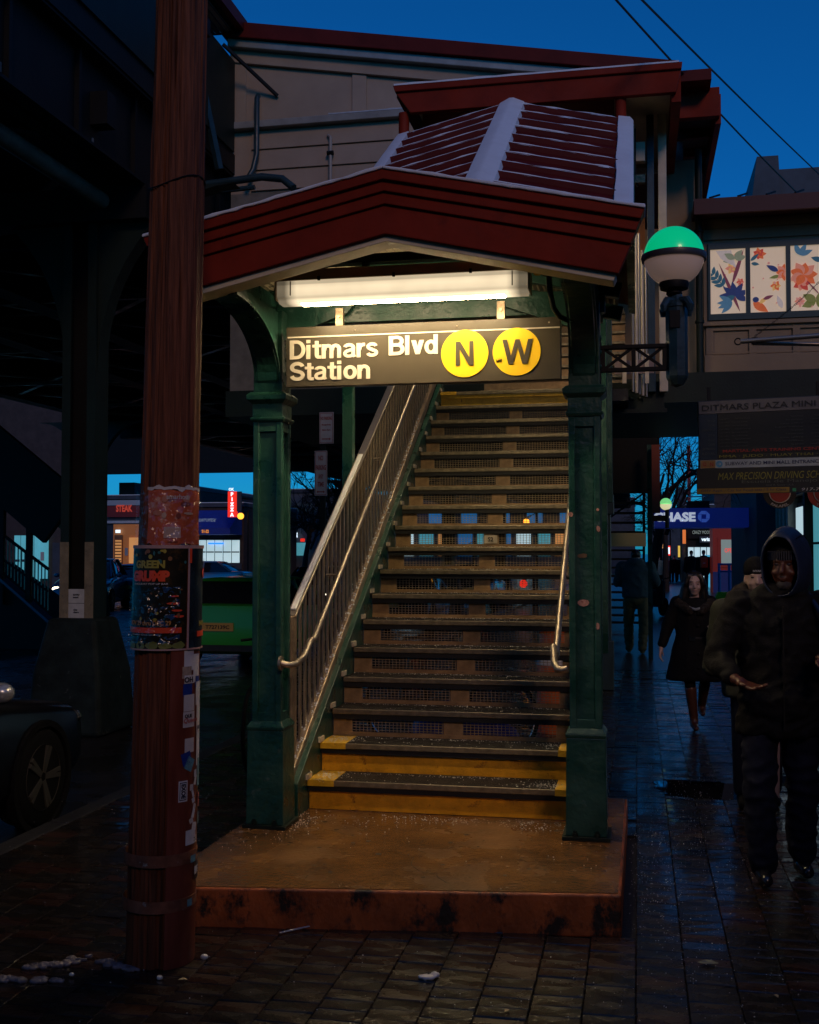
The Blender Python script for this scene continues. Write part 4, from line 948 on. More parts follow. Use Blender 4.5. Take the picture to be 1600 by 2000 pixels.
# big wall with sloping top
def rake(x): return 8.16-(x+4.85)*0.172
mb = MB(); mb.prism([(-5.0,6.25),(0.55,6.25),(0.55,rake(0.55)),(-5.0,rake(-5.0))], WY, WY+0.2, 'Y'); mb.build('wall', beige, mz)
xs = [-5.0,-4.78,-3.40,-3.24,-1.9,-1.74,-0.4]
for a, b in ((-4.78,-3.42),(-3.22,-1.9),(-1.7,-0.4)):
    pass
for a, b in ((-5.0,-4.80),(-3.42,-3.24),(-1.9,-1.72)): MB().prism([(a,ZL+0.06),(b,ZL+0.06),(b,rake(b)-0.25),(a,rake(a)-0.25)], WY-0.03, WY-0.002, 'Y').build('batten', beige, mz, bevel=0.004)
MB().prism([(-5.0,rake(-5)-0.26),(0.4,rake(0.4)-0.26),(0.4,rake(0.4)-0.10),(-5.0,rake(-5)-0.10)], WY-0.06, WY-0.002, 'Y').build('frieze_board', beige, mz, bevel=0.006)
MB().prism([(-5.0,rake(-5)-0.10),(0.5,rake(0.5)-0.10),(0.5,rake(0.5)+0.0),(-5.0,rake(-5)+0.0)], WY-0.16, WY+0.1, 'Y').build('gutter', mat('grey_gutter', (0.30,0.30,0.28), 0.4, 0.3, var=0.2), mz, bevel=0.01)
MB().prism([(-5.05,rake(-5.05)+0.0),(0.5,rake(0.5)+0.0),(0.5,rake(0.5)+0.16),(-5.05,rake(-5.05)+0.20)], WY-0.22, WY+6, 'Y').build('roof', redroof, mz, bevel=0.01)
MB().b2(-5.0, -0.3, WY-0.12, WY-0.002, ZL-0.03, ZL+0.06).build('ledge', mat('grey_ledge', (0.26,0.25,0.23), 0.5, var=0.3, vs_=4), mz, bevel=0.01)
sn_ = MB(); N = 22; rings = []
for i in range(N+1):
    x = -3.7+2.9*i/N; h = 0.015+0.02*noise.noise(Vector((x*4,1,0))); rings.append([(x,WY-0.12,ZL+0.06),(x,WY-0.02,ZL+0.06),(x,WY-0.02,ZL+0.066+h),(x,WY-0.11,ZL+0.064+h)])
MB().loft(rings).build('ledge_snow', mat('dirty_snow', (0.40,0.44,0.48), 0.8, var=0.3, vs_=9), mz)
z = 6.27
for i in range(3):
    MB().prism([(WY-0.035, z),(WY-0.002, z),(WY-0.002, z+0.25),(WY-0.012, z+0.25)], -4.72, -0.3, 'X').build('siding_board', beige, mz, bevel=0.003); z += 0.262
# drain pipe, small vent pipe, cables, strut
MB().tube([(-4.62,WY-0.08,7.45),(-4.62,WY-0.12,7.4),(-4.62,WY-0.12,6.7),(-4.66,WY-0.14,6.5),(-4.72,WY-0.2,6.35)], 0.035, 10).build('drain_pipe', gpost, mz, smooth=True)
MB().tube([(-3.68,WY-0.08,6.3),(-3.68,WY-0.08,6.86),(-3.72,WY-0.04,6.90)], 0.022, 8).build('vent_pipe', mat('grey_pipe', (0.3,0.28,0.26), 0.5), mz, smooth=True)
MB().tube([(-3.72,WY-0.09,6.66),(-3.64,WY-0.09,6.66)], 0.03, 8).build('pipe_clamp', steel_dk, mz)
MB().bar((-4.93,WY-0.5,7.95), (-4.38,WY-0.03,7.45), 0.035, 0.035).build('stay_rod', steel_dk, mz)
MB().bar((-5.08,WY-1.2,7.9), (-4.85,WY-0.8,6.3), 0.07, 0.07).build('diagonal_post', gpost, mz)
MB().b2(-5.15,-4.85,WY-1.5,WY-1.1,7.75,7.95).build('floodlight_box', steel_dk, mz, bevel=0.01)
# lower storey behind the stair: floor slab, dark interior wall, posts, far lit wall
MB().b2(-5.0, 3.6, WY-0.15, WY+3.5, 3.42, 3.74).build('floor_slab', green_dk, mz)
MB().b2(-5.0, -2.35, WY, WY+0.15, 3.74, 6.25).build('lower_wall', mat('corrugated_wall', (0.16,0.15,0.13), 0.5, var=0.3), mz)
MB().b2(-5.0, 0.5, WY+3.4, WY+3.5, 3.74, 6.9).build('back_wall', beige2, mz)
# pipes lying on the girder beside the canopy
pg = thing('roof_conduit', 'pair of painted conduits lying beside the canopy just right of the utility pole', 'conduit', (-4.5, 12.2, 6.2))
MB().tube([(-7,12.4,6.02),(-5.0,12.4,6.05),(-4.25,12.4,6.10),(-4.0,12.4,6.06),(-3.85,12.35,5.93)], 0.045, 10).build('pipe', gpost, pg, smooth=True)
MB().tube([(-7,12.3,5.9),(-5.0,12.3,5.92),(-4.3,12.3,5.95)], 0.03, 8).build('pipe', gpost, pg, smooth=True)

# ---------------------------------------------------------------- red upper roof over the stair head
ur = thing('stairhead_roof', 'flat dark red roof with snow line above the top of the climbing canopy', 'roof', (-1, 11.2, 4.5))
UY = 11.0
def band(x0, x1, z0, z1, sl0, sl1, y0, y1, name, m_): 
    return MB().prism([(x0+sl0,z0),(x1-sl1,z0),(x1,z1),(x0,z1)], y0, y1, 'Y').build(name, m_, ur, bevel=0.006)
band(-2.39, 0.452, 6.385, 6.45, 0.02, 0.01, UY, UY+0.1, 'fascia_cap', redpaint)
band(-2.37, 0.44, 6.17, 6.385, 0.155, 0.05, UY+0.03, UY+0.1, 'fascia_board', redpaint)
MB().b2(-2.37, 0.44, UY+0.1, WY+3, 6.36, 6.44).build('roof_deck', redroof, ur)
MB().b2(-1.9, 0.2, UY+0.3, UY+2.2, 6.44, 6.50).build('roof_upstand', redroof, ur)
rings = []
for i in range(31):
    x = -2.38+2.8*i/30; h = 0.012+0.012*abs(noise.noise(Vector((x*3,7,0)))); rings.append([(x,UY-0.005,6.446),(x,UY+0.5,6.446),(x,UY+0.5,6.452+h*1.6),(x,UY-0.002,6.45+h)])
MB().loft(rings).build('snow_line', snow, ur)
MB().b2(0.35, 0.44, UY+0.1, WY+0.4, 6.10, 6.36).build('side_fascia', redpaint, ur)
for x in (-2.30, -0.135):
    MB().tube([(x, UY+0.12, 5.4),(x, UY+0.12, 6.2)], 0.055, 12).build('round_post', redpaint, ur, smooth=True)
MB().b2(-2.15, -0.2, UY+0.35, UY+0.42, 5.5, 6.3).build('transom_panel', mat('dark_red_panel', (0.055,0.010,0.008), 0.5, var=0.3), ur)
MB().b2(-2.2, 0.35, UY+0.1, WY+0.4, 6.30, 6.36).build('soffit', cream, ur)
for x, w, m_ in ((0.155,0.075,gpost),(0.275,0.085,cream)):
    MB().b2(x-w/2, x+w/2, 11.9, 12.0, 3.4, 6.3).build('column', m_, ur, bevel=0.006)
for k in range(6):
    x = -0.25+0.05*k; MB().tube([(x, 11.6, 6.15-0.05*(k % 3)),(x, 11.58, 5.6),(x+0.02, 11.6, 5.45)], 0.012, 6).build('cable_loop', steel_dk if k % 2 else cream, ur, smooth=True)
MB().b2(-0.1, 0.1, 11.7, 11.8, 5.75, 5.95).build('junction_box', cream, ur, bevel=0.006)
MB().b2(-0.4, 0.10, 11.55, 11.62, 5.48, 5.56).build('cross_rail', green, ur)
# small brick-coloured panel and pipes between canopy and column
MB().b2(-0.06, 0.10, 12.2, 12.3, 4.85, 5.35).build('orange_panel', mat('brick_orange', (0.40,0.13,0.04), 0.6, var=0.2), ur)
for k, x in enumerate((-0.035, 0.0, 0.03, 0.062, 0.10)):
    MB().tube([(x, 11.5+0.1*k, 3.35),(x, 11.5+0.1*k, 5.3-0.15*k)], 0.012+0.004*(k % 2), 8).build('riser_pipe', steel if k % 2 == 0 else cream, ur, smooth=True)
# second roof, running away on the right
r2 = thing('walkway_roof', 'dark red walkway roof seen from beneath beyond the globe lamp', 'roof', (0.7, 12.5, 4.5))
MB().b2(0.46, 0.88, 12.2, 12.3, 6.35, 6.66).build('end_fascia', redpaint, r2, bevel=0.005)
MB().b2(0.47, 0.78, 11.9, 12.2, 6.62, 6.74).build('upstand', redroof, r2, bevel=0.005)
MB().prism([(12.3,6.30),(12.3,6.62),(17.0,6.62),(17.0,6.30)], 0.84, 0.90, 'X').build('side_fascia', redpaint, r2)
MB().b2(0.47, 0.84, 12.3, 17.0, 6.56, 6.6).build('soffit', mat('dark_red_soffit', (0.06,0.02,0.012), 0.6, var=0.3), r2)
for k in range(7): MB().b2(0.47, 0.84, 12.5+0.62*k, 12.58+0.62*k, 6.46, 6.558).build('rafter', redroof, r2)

# ---------------------------------------------------------------- tan walkway wall with flower windows (right)
tw = thing('walkway_building', 'tan panelled walkway over the pavement with a row of flower-painted windows', 'building', (1.8, 13.2, 3.6))
TY = 13.2; WX0 = 0.755
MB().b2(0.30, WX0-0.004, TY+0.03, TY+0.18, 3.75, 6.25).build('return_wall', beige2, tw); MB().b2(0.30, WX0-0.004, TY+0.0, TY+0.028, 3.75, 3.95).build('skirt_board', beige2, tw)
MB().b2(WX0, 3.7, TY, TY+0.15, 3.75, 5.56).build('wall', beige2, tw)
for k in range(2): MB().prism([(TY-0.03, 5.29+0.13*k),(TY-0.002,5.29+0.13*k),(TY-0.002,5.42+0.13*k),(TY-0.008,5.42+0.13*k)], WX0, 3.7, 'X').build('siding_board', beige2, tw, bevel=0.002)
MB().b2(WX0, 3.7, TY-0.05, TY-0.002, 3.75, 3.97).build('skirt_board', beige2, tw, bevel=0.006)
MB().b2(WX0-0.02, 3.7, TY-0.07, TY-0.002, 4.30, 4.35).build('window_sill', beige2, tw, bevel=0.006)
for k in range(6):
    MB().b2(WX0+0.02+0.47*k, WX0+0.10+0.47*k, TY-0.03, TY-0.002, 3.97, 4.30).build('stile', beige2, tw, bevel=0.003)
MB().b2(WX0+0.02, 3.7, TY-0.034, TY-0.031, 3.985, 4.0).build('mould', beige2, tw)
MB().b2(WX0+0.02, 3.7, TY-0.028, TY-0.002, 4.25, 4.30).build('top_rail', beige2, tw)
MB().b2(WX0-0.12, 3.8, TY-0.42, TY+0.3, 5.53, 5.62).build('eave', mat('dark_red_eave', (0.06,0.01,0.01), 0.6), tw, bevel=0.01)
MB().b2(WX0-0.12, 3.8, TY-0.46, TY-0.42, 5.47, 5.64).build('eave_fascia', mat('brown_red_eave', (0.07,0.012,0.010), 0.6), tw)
MB().b2(WX0-0.12, 3.8, TY-0.40, TY+1.0, 5.62, 5.65).build('roof_snow', snow, tw)
for k in range(12): MB().bar((WX0+0.05+0.3*k, TY-0.44, 5.65), (WX0+0.17+0.3*k, TY-0.2, 5.75), 0.02, 0.02).build('snow_guard', steel_dk, tw)
MB().b2(WX0-0.6, 3.8, TY-0.25, TY+0.15, 3.42, 3.75).build('floor_beam', green_dk, tw)
MB().b2(-0.3, 3.8, TY+0.2, TY+3, 3.45, 3.6).build('floor_deck', green_dk, tw)
wg = mat('backlit_blind', (0.62,0.52,0.42), 0.5, emit=(0.62,0.46,0.32), es=0.50, var=0.08, vs_=3)
frame_m = mat('window_frame_paint', (0.012,0.04,0.038), 0.4)
FZ0, FZ1 = 4.40, 5.22
fcol = {'teal': (0.02,0.09,0.14), 'navy': (0.015,0.03,0.12), 'olive': (0.16,0.17,0.04), 'orange': (0.62,0.12,0.03), 'coral': (0.62,0.22,0.15), 'plum': (0.16,0.035,0.06), 'pink': (0.60,0.26,0.22), 'yel': (0.65,0.38,0.12), 'sage': (0.22,0.24,0.16), 'blue': (0.06,0.16,0.26), 'pale': (0.50,0.42,0.40), 'red': (0.5,0.05,0.03)}
def fm(c): return mat('mural_'+c, fcol[c], 0.5, emit=fcol[c], es=0.42, var=0.25, vs_=20)
def leafpoly(cx, cz, L, Wd_, a):
    pts = []
    for i in range(9): t = i/8; pts.append((L*t, Wd_*math.sin(PI*t**0.8)))
    for i in range(7, 0, -1): t = i/8; pts.append((L*t, -Wd_*math.sin(PI*t**0.8)))
    return [(cx+x*math.cos(a)-z*math.sin(a), cz+x*math.sin(a)+z*math.cos(a)) for x, z in pts]
pane_w = 0.435
lay = [0]
def motif(pane, poly, c):
    lay[0] += 1; y = TY-0.0155-0.00035*(lay[0] % 34)
    poly = [(min(max(x, pane['x0']), pane['x1']), min(max(z, FZ0+0.04), FZ1-0.04)) for x, z in poly]
    MB().prism(poly, y-0.0003, y, 'Y').build('painted_motif', fm(c), pane['o'])
def flower(p, cx, cz, r, c1, c2, n=7):
    for ring, rr in ((0, r), (1, r*0.62)):
        for i in range(n):
            a = 2*PI*i/n+ring*0.4; motif(p, leafpoly(cx, cz, rr*random.uniform(0.85,1.1), rr*0.33, a), (c1, c2)[(i+ring) % 2])
    motif(p, [(cx+r*0.18*math.cos(t*PI/4), cz+r*0.18*math.sin(t*PI/4)) for t in range(8)], c2)
def sprig(p, x, z, a, L, c, n=4, s=0.09):
    for i in range(n):
        t = (i+1)/n; bx, bz = x+L*t*math.cos(a), z+L*t*math.sin(a)
        for sg_ in (-1, 1): motif(p, leafpoly(bx, bz, s, s*0.22, a+sg_*0.8), c)
    motif(p, leafpoly(x, z, L, 0.006, a), c)
wx = WX0+0.05
for k in range(5):
    x0, x1 = wx+pane_w*k, wx+pane_w*(k+1)
    fr = MB(); fr.b2(x0, x1, TY-0.035, TY-0.002, FZ1-0.04, FZ1+0.03); fr.b2(x0, x1, TY-0.035, TY-0.002, FZ0-0.03, FZ0+0.04); fr.b2(x0, x0+0.025, TY-0.034, TY-0.002, FZ0, FZ1); fr.b2(x1-0.025, x1, TY-0.034, TY-0.002, FZ0, FZ1)
    wo_ = fr.build('window', frame_m, tw)
    pn = MB().b2(x0+0.02, x1-0.02, TY-0.012, TY-0.003, FZ0+0.03, FZ1-0.03).build('pane', wg, wo_)
    p = {'o': wo_, 'x0': x0+0.03, 'x1': x1-0.03}
    X = lambda u: x0+0.03+u*(pane_w-0.06); Z = lambda v: FZ0+0.04+v*(FZ1-FZ0-0.08)
    for i in range(7): cx, cz, r = X(random.random()*0.9+0.05), Z(random.random()*0.9+0.05), random.uniform(0.006,0.016); motif(p, [(cx+r*math.cos(t*PI/4), cz+r*math.sin(t*PI/4)) for t in range(8)], 'pink')
    if k == 0:
        motif(p, [(X(.15),Z(.98)),(X(.6),Z(.98)),(X(.75),Z(.7)),(X(.3),Z(.85))], 'pale'); motif(p, leafpoly(X(.85),Z(.02),0.62,0.02,R(112)), 'plum'); motif(p, leafpoly(X(.62),Z(.45),0.42,0.022,R(72)), 'plum')
        sprig(p, X(.45), Z(.38), R(130), 0.22, 'teal', 4, 0.10)
        for a in (20,60,100,140,175,205,-20): motif(p, leafpoly(X(.70),Z(.27),0.17,0.035,R(a)), random.choice(('navy','teal')))
        for a in (150,180,200,225): motif(p, leafpoly(X(.62),Z(.17),0.17,0.03,R(a)), 'blue')
        for a in (10,50,150,190): motif(p, leafpoly(X(.70),Z(.84),0.13,0.035,R(a)), 'sage')
        flower(p, X(.62), Z(.70), 0.07, 'yel', 'coral', 6); flower(p, X(.86), Z(.48), 0.05, 'coral', 'red', 6)
    elif k == 1:
        flower(p, X(.25), Z(.90), 0.075, 'orange', 'red', 7); motif(p, leafpoly(X(.0),Z(.80),0.12,0.02,R(40)), 'teal'); motif(p, leafpoly(X(.02),Z(.76),0.09,0.02,R(-10)), 'teal')
        motif(p, leafpoly(X(.8),Z(.62),0.15,0.03,R(150)), 'navy'); motif(p, leafpoly(X(.85),Z(.55),0.12,0.02,R(190)), 'olive'); flower(p, X(.97), Z(.60), 0.10, 'orange', 'coral', 8)
        flower(p, X(.72), Z(.40), 0.065, 'yel', 'orange', 6)
        motif(p, leafpoly(X(.06),Z(.16),0.20,0.045,R(-35)), 'orange'); motif(p, [(X(.14)+0.035*math.cos(t*PI/5), Z(.20)+0.032*math.sin(t*PI/5)) for t in range(10)], 'navy')
        motif(p, leafpoly(X(.25),Z(.14),0.11,0.022,R(40)), 'yel'); motif(p, leafpoly(X(.35),Z(.20),0.12,0.02,R(20)), 'plum'); motif(p, leafpoly(X(.9),Z(.05),0.16,0.03,R(110)), 'pale')
    else:
        flower(p, X(.35 if k % 2 == 0 else .7), Z(.55), 0.15, 'orange', 'coral', 9); flower(p, X(.3), Z(.42), 0.10, 'red', 'coral', 7)
        for a in (60,110,20): motif(p, leafpoly(X(.25),Z(.85),0.15,0.03,R(a)), 'blue')
        motif(p, leafpoly(X(.45),Z(.45),0.25,0.008,R(-50)), 'plum')
        for a in (0,40,150,200,-30): motif(p, leafpoly(X(.7),Z(.14),0.16,0.045,R(a)), 'olive')
        motif(p, leafpoly(X(.9),Z(.75),0.13,0.03,R(160)), 'teal'); flower(p, X(.25), Z(.15), 0.06, 'coral', 'pink', 8)
# downpipe at the corner, projecting arm with chain
dp = thing('downpipe', 'dark green downpipe down the corner of the tan walkway building', 'pipe', (0.70, 13.0, 3.4))
MB().tube([(0.70,13.05,3.2),(0.70,13.05,5.3),(0.70,13.05,6.3)], 0.04, 10).build('pipe', green_dk, dp, smooth=True)
for z in (4.32, 5.35): MB().lathe([(0.052,0),(0.052,0.03)], (0.70,13.05,z), 12).build('pipe_clip', green_dk, dp)
ar = thing('awning_arm', 'two long steel awning rods held by a chain in front of the flower windows', 'awning frame', (1.3, 10.6, 3.9))
MB().tube([(0.955,10.9,3.71),(3.4,10.5,3.74)], 0.024, 10).build('rod', steel, ar, smooth=True); MB().tube([(1.06,10.9,3.69),(3.4,11.1,3.60)], 0.02, 10).build('rod', steel, ar, smooth=True)
MB().tube([(0.93+0.03*math.cos(t*PI/6),10.9,3.71+0.03*math.sin(t*PI/6)) for t in range(13)], 0.007, 6).build('eye_ring', steel_dk, ar)
MB().lathe([(0.03,-0.03),(0.034,0.03)], (1.08,10.9,3.71), 10).build('clamp', steel_dk, ar)
ch = MB(); p0, p1 = Vector((1.08,10.9,3.75)), Vector((2.0,10.95,4.62))
for i in range(46):
    c = p0.lerp(p1, (i+.5)/46)-Vector((0,0,0.06*math.sin(PI*i/46))); dd = (p1-p0).normalized(); nrm = Vector((0,1,0)) if i % 2 else dd.cross(Vector((0,1,0)))
    ch.tube([c-dd*0.013-nrm*0.005, c-dd*0.013+nrm*0.005, c+dd*0.013+nrm*0.005, c+dd*0.013-nrm*0.005, c-dd*0.013-nrm*0.005], 0.0025, 4)
ch.build('chain', steel_dk, ar)
# overhead cables
def hit3(px, py, Y):
    f = Vector((-math.sin(YAW)*math.cos(PITCH), math.cos(YAW)*math.cos(PITCH), math.sin(PITCH))); r = Vector((math.cos(YAW), math.sin(YAW), 0)); u = r.cross(f)
    d = f+r*((px-800)/F_PX)-u*((py-1000)/F_PX); return Vector((0,0,EYE))+d*(Y/d.y)
def cable(a, b, sag, r, label):
    o = MB().tube([Vector(a).lerp(Vector(b), i/30)-Vector((0,0,sag*4*(i/30)*(1-i/30))) for i in range(31)], r, 6).build('overhead_cable', black, None, smooth=True)
    tag(o, label, 'cable'); return o
cable(hit3(1150,-60,9),hit3(1660,470,26),0.12,0.011,'left overhead cable of the two, passing over the red roof')
cable(hit3(1195,-60,9),hit3(1680,412,28),0.06,0.011,'right overhead cable of the two, crossing open sky')
# ================================================================== VEHICLES
glass_d = mat('dark_car_glass', (0.01,0.012,0.015), 0.06, spec=0.8)
chrome = mat('chrome', (0.45,0.45,0.45), 0.15, 1.0)
rim_m = mat('dull_alloy', (0.10,0.09,0.07), 0.5, 0.6)
tail_on = mat('tail_lamp_lit', (0.5,0.02,0.01), 0.3, emit=(1.0,0.05,0.01), es=1.6)
tail_off = mat('tail_lamp', (0.25,0.01,0.008), 0.2)
head_on = mat('head_lamp_lit', (0.8,0.8,0.7), 0.2, emit=(1.0,0.85,0.6), es=5)
amber_on = mat('amber_lamp_lit', (0.8,0.3,0.02), 0.3, emit=(1.0,0.33,0.02), es=3.0)
lens_c = mat('clear_lamp_lens', (0.06,0.065,0.07), 0.2, spec=0.4)
def sring(y, hw, z0, z1, n=24, e=0.28):
    zc, hz = (z0+z1)/2, (z1-z0)/2; r = []
    for k in range(n):
        t = 2*PI*k/n; c, s = math.cos(t), math.sin(t)
        r.append((hw*math.copysign(abs(c)**e, c), y, zc+hz*math.copysign(abs(s)**e, s)))
    return r
def car(name, label, paint, head=False, tail=False, amber=False, tall=1.0, group='cars in the street', hatch=False, plate=None, cap=None):
    t = local(name, label, 'car', group)
    K = tall
    st = [(-2.32,0.70,0.42,0.72),(-2.28,0.80,0.30,0.90*K),(-2.15,0.87,0.24,0.98*K),(-1.6,0.905,0.20,1.00*K),(-0.8,0.91,0.19,0.97*K),(0.3,0.91,0.19,0.95*K),(1.0,0.905,0.19,0.93*K),(1.5,0.89,0.20,0.86*K),(2.0,0.85,0.22,0.78*K),(2.25,0.76,0.28,0.66*K),(2.33,0.62,0.36,0.56)]
    if hatch: st[1] = (-2.28,0.82,0.30,1.02*K); st[2] = (-2.15,0.88,0.24,1.05*K)
    b = MB().loft([sring(*q) for q in st]).build('body', paint, t, smooth=True)
    zb, zr = 0.94*K, 1.43*K
    yb0, yb1, yt0, yt1 = (-2.12, 1.12, -1.75, 0.25) if hatch else (-1.78, 1.12, -0.98, 0.25)
    def rect(y0, y1, hw, z, r=0.12):
        pts = []
        for cx, cy, a0 in ((hw-r,y1-r,0),(-hw+r,y1-r,90),(-hw+r,y0+r,180),(hw-r,y0+r,270)):
            for k in range(4): a = R(a0+30*k); pts.append((cx+r*math.cos(a), cy+r*math.sin(a), z))
        return pts
    MB().loft([rect(yb0,yb1,0.80,zb-0.03), rect(yb0+(yt0-yb0)*0.55,yb1+(yt1-yb1)*0.55,0.72,zb+(zr-zb)*0.55), rect(yt0,yt1,0.60,zr-0.02)]).build('window_glass', glass_d, t, smooth=True)
    rf = MB().loft([rect(yt0-0.06,yt1+0.06,0.625,zr-0.035), rect(yt0+0.02,yt1-0.02,0.575,zr+0.005), rect(yt0+0.3,yt1-0.3,0.40,zr+0.025)]).build('roof', paint, t, smooth=True)
    pm = MB()
    for s in (-1,1):
        pm.bar((s*0.80,yb1-0.02,zb), (s*0.62,yt1+0.02,zr-0.02), 0.05, 0.04); pm.bar((s*0.80,yb0+0.05,zb), (s*0.62,yt0,zr-0.02), 0.09, 0.04); pm.bar((s*0.815,-0.35,zb), (s*0.635,-0.35,zr-0.02), 0.06, 0.03)
    stuff(pm.build('pillars', paint, t))
    for s in (-1,1):
        MB().ball((s*0.98,0.75,zb+0.05), (0.10,0.07,0.07), 12, 8).build('mirror', cap or paint, t, smooth=True)
        for y in (-1.42, 1.42):
            w = thing_part('wheel', t)
            prof = [(0.20,-0.10),(0.30,-0.105),(0.325,-0.09),(0.335,-0.04),(0.335,0.04),(0.325,0.09),(0.30,0.105),(0.20,0.10)]
            mb = MB(); mb.loft([[(s*(0.80+z),y+r*math.cos(a),0.335+r*math.sin(a)) for r, z in [(r, z)]][0] if False else [(s*0.81+z,y+r*math.cos(2*PI*k/28),0.335+r*math.sin(2*PI*k/28)) for k in range(28)] for r, z in prof], cap=True)
            ty = mb.build('tyre', rubber, w, smooth=True)
            rm = MB(); rm.loft([[(s*0.81+s*z,y+r*math.cos(2*PI*k/28),0.335+r*math.sin(2*PI*k/28)) for k in range(28)] for r, z in ((0.225,0.107),(0.225,0.085),(0.20,0.07))], cap=False)
            for k in range(10):
                a = 2*PI*(k//2)/5+(0.16 if k % 2 else -0.16); rm.bar((s*0.905,y+0.03*math.cos(a),0.335+0.03*math.sin(a)), (s*0.915,y+0.215*math.cos(2*PI*(k//2)/5+(0.10 if k % 2 else -0.10)),0.335+0.215*math.sin(2*PI*(k//2)/5+(0.10 if k % 2 else -0.10))), 0.028, 0.02, up=(1,0,0))
            rm.build('rim', rim_m, w)
            MB().loft([[(s*z,y+r*math.cos(2*PI*k/28),0.335+r*math.sin(2*PI*k/28)) for k in range(28)] for r, z in ((0.340,0.86),(0.342,0.918),(0.385,0.918),(0.39,0.86))], cap=False).build('arch_gap_ring', rubber, t)  # dark ring put where the shaded gap round the wheel would show
        MB().ball((s*0.62,-2.24,0.78*K), (0.19,0.07,0.07), 12, 6).build('tail_light', tail_on if tail else tail_off, t, smooth=True)
        MB().ball((s*0.66,2.12,0.64*K), (0.16,0.13,0.07), 12, 6).build('headlight', (amber_on if (amber and s < 0) else head_on) if (head or amber) else lens_c, t, smooth=True)
        MB().b2(s*0.912-0.006, s*0.912+0.006, -0.6, -0.42, 0.80*K, 0.825*K).build('door_handle', paint, t)
    MB().b2(-0.26, 0.26, -2.345, -2.315, 0.62, 0.75).build('licence_plate', plate or mat('licence_plate', (0.40,0.26,0.06), 0.5), t)
    MB().b2(-0.45, 0.45, 2.30, 2.34, 0.36, 0.50).build('grille', black, t)
    MB().b2(-0.62, 0.62, -2.33, -2.27, 0.30, 0.40).build('bumper_insert', black, t)
    return t
def thing_part(name, parent):
    o = bpy.data.objects.new(name, None); o.empty_display_size = 0.1; C.objects.link(o); o.parent = parent; return o
paint_black = mat('black_car_paint', (0.003,0.003,0.005), 0.3, spec=0.35)
paint_grey = mat('dark_grey_car_paint', (0.03,0.028,0.028), 0.2, 0.3, coat=0.8)
paint_green = mat('green_cab_paint', (0.025,0.26,0.025), 0.35, coat=0.3)
paint_blue = mat('slate_blue_car_paint', (0.05,0.09,0.14), 0.25, 0.3, coat=0.6)
paint_sil = mat('silver_car_paint', (0.35,0.37,0.40), 0.25, 0.5, coat=0.6)
c1 = car('parked_car', 'black car parked at the kerb in the lower left corner with pale mirror cap', paint_black, cap=paint_sil)
place(c1, (-4.92, 5.75, -0.13))
c2 = car('dark_sedan', 'dark sedan with a glowing red tail lamp and lit bumper at the left edge', paint_grey, tail=True); place(c2, (-15.1, 23.3, -0.13), R(66))
lp = mat('lamp_lit_bumper', (0.35,0.30,0.28), 0.3, coat=0.5)
c3 = car('green_cab', 'bright green cab seen from behind between the wooden pole and the left post', paint_green, hatch=True); place(c3, (-6.55, 19.4, -0.13), R(0))
text('T727139C', 'lettering', black, c3, (-0.20, -2.348, 0.655), (1,0,0), (0,0,1), w=0.40, h=0.06, bold=0.02)
for s in (-1,): MB().box((-0.66,-2.33,0.52),(0.10,0.02,0.05)).build('reflector', tail_off, c3)
c4 = car('oncoming_car', 'slate blue car with an amber lamp showing left of the wooden pole', paint_blue, amber=True, tall=1.15); place(c4, (-17.6, 34.5, -0.13), R(196))
c5 = car('parked_car', 'pale blue-grey car parked before the shop under the optical awning', paint_sil, group='cars parked across the street'); place(c5, (-20.0, 50, -0.13), R(92))
c6 = car('parked_car', 'dark car parked left of the pale car in front of the optical shop', paint_blue, group='cars parked across the street'); place(c6, (-17.4, 38, -0.13), R(10))
c7 = car('parked_car', 'dark car with lit red tail lamps seen through the stair mesh', paint_grey, tail=True); place(c7, (-5.6, 27.5, -0.13), R(0))
c8 = car('driving_car', 'dark car with bright headlamps seen low through the stair mesh', paint_black, head=True); place(c8, (-9.4, 33, -0.13), R(184))
c9 = car('parked_car', 'grey car far down the kerb behind the stair risers', paint_grey, tail=True); place(c9, (-5.4, 38, -0.13), R(0))
c10 = car('driving_car', 'farthest car under the railway with one amber lamp', paint_blue, amber=True); place(c10, (-12.5, 48, -0.13), R(180))

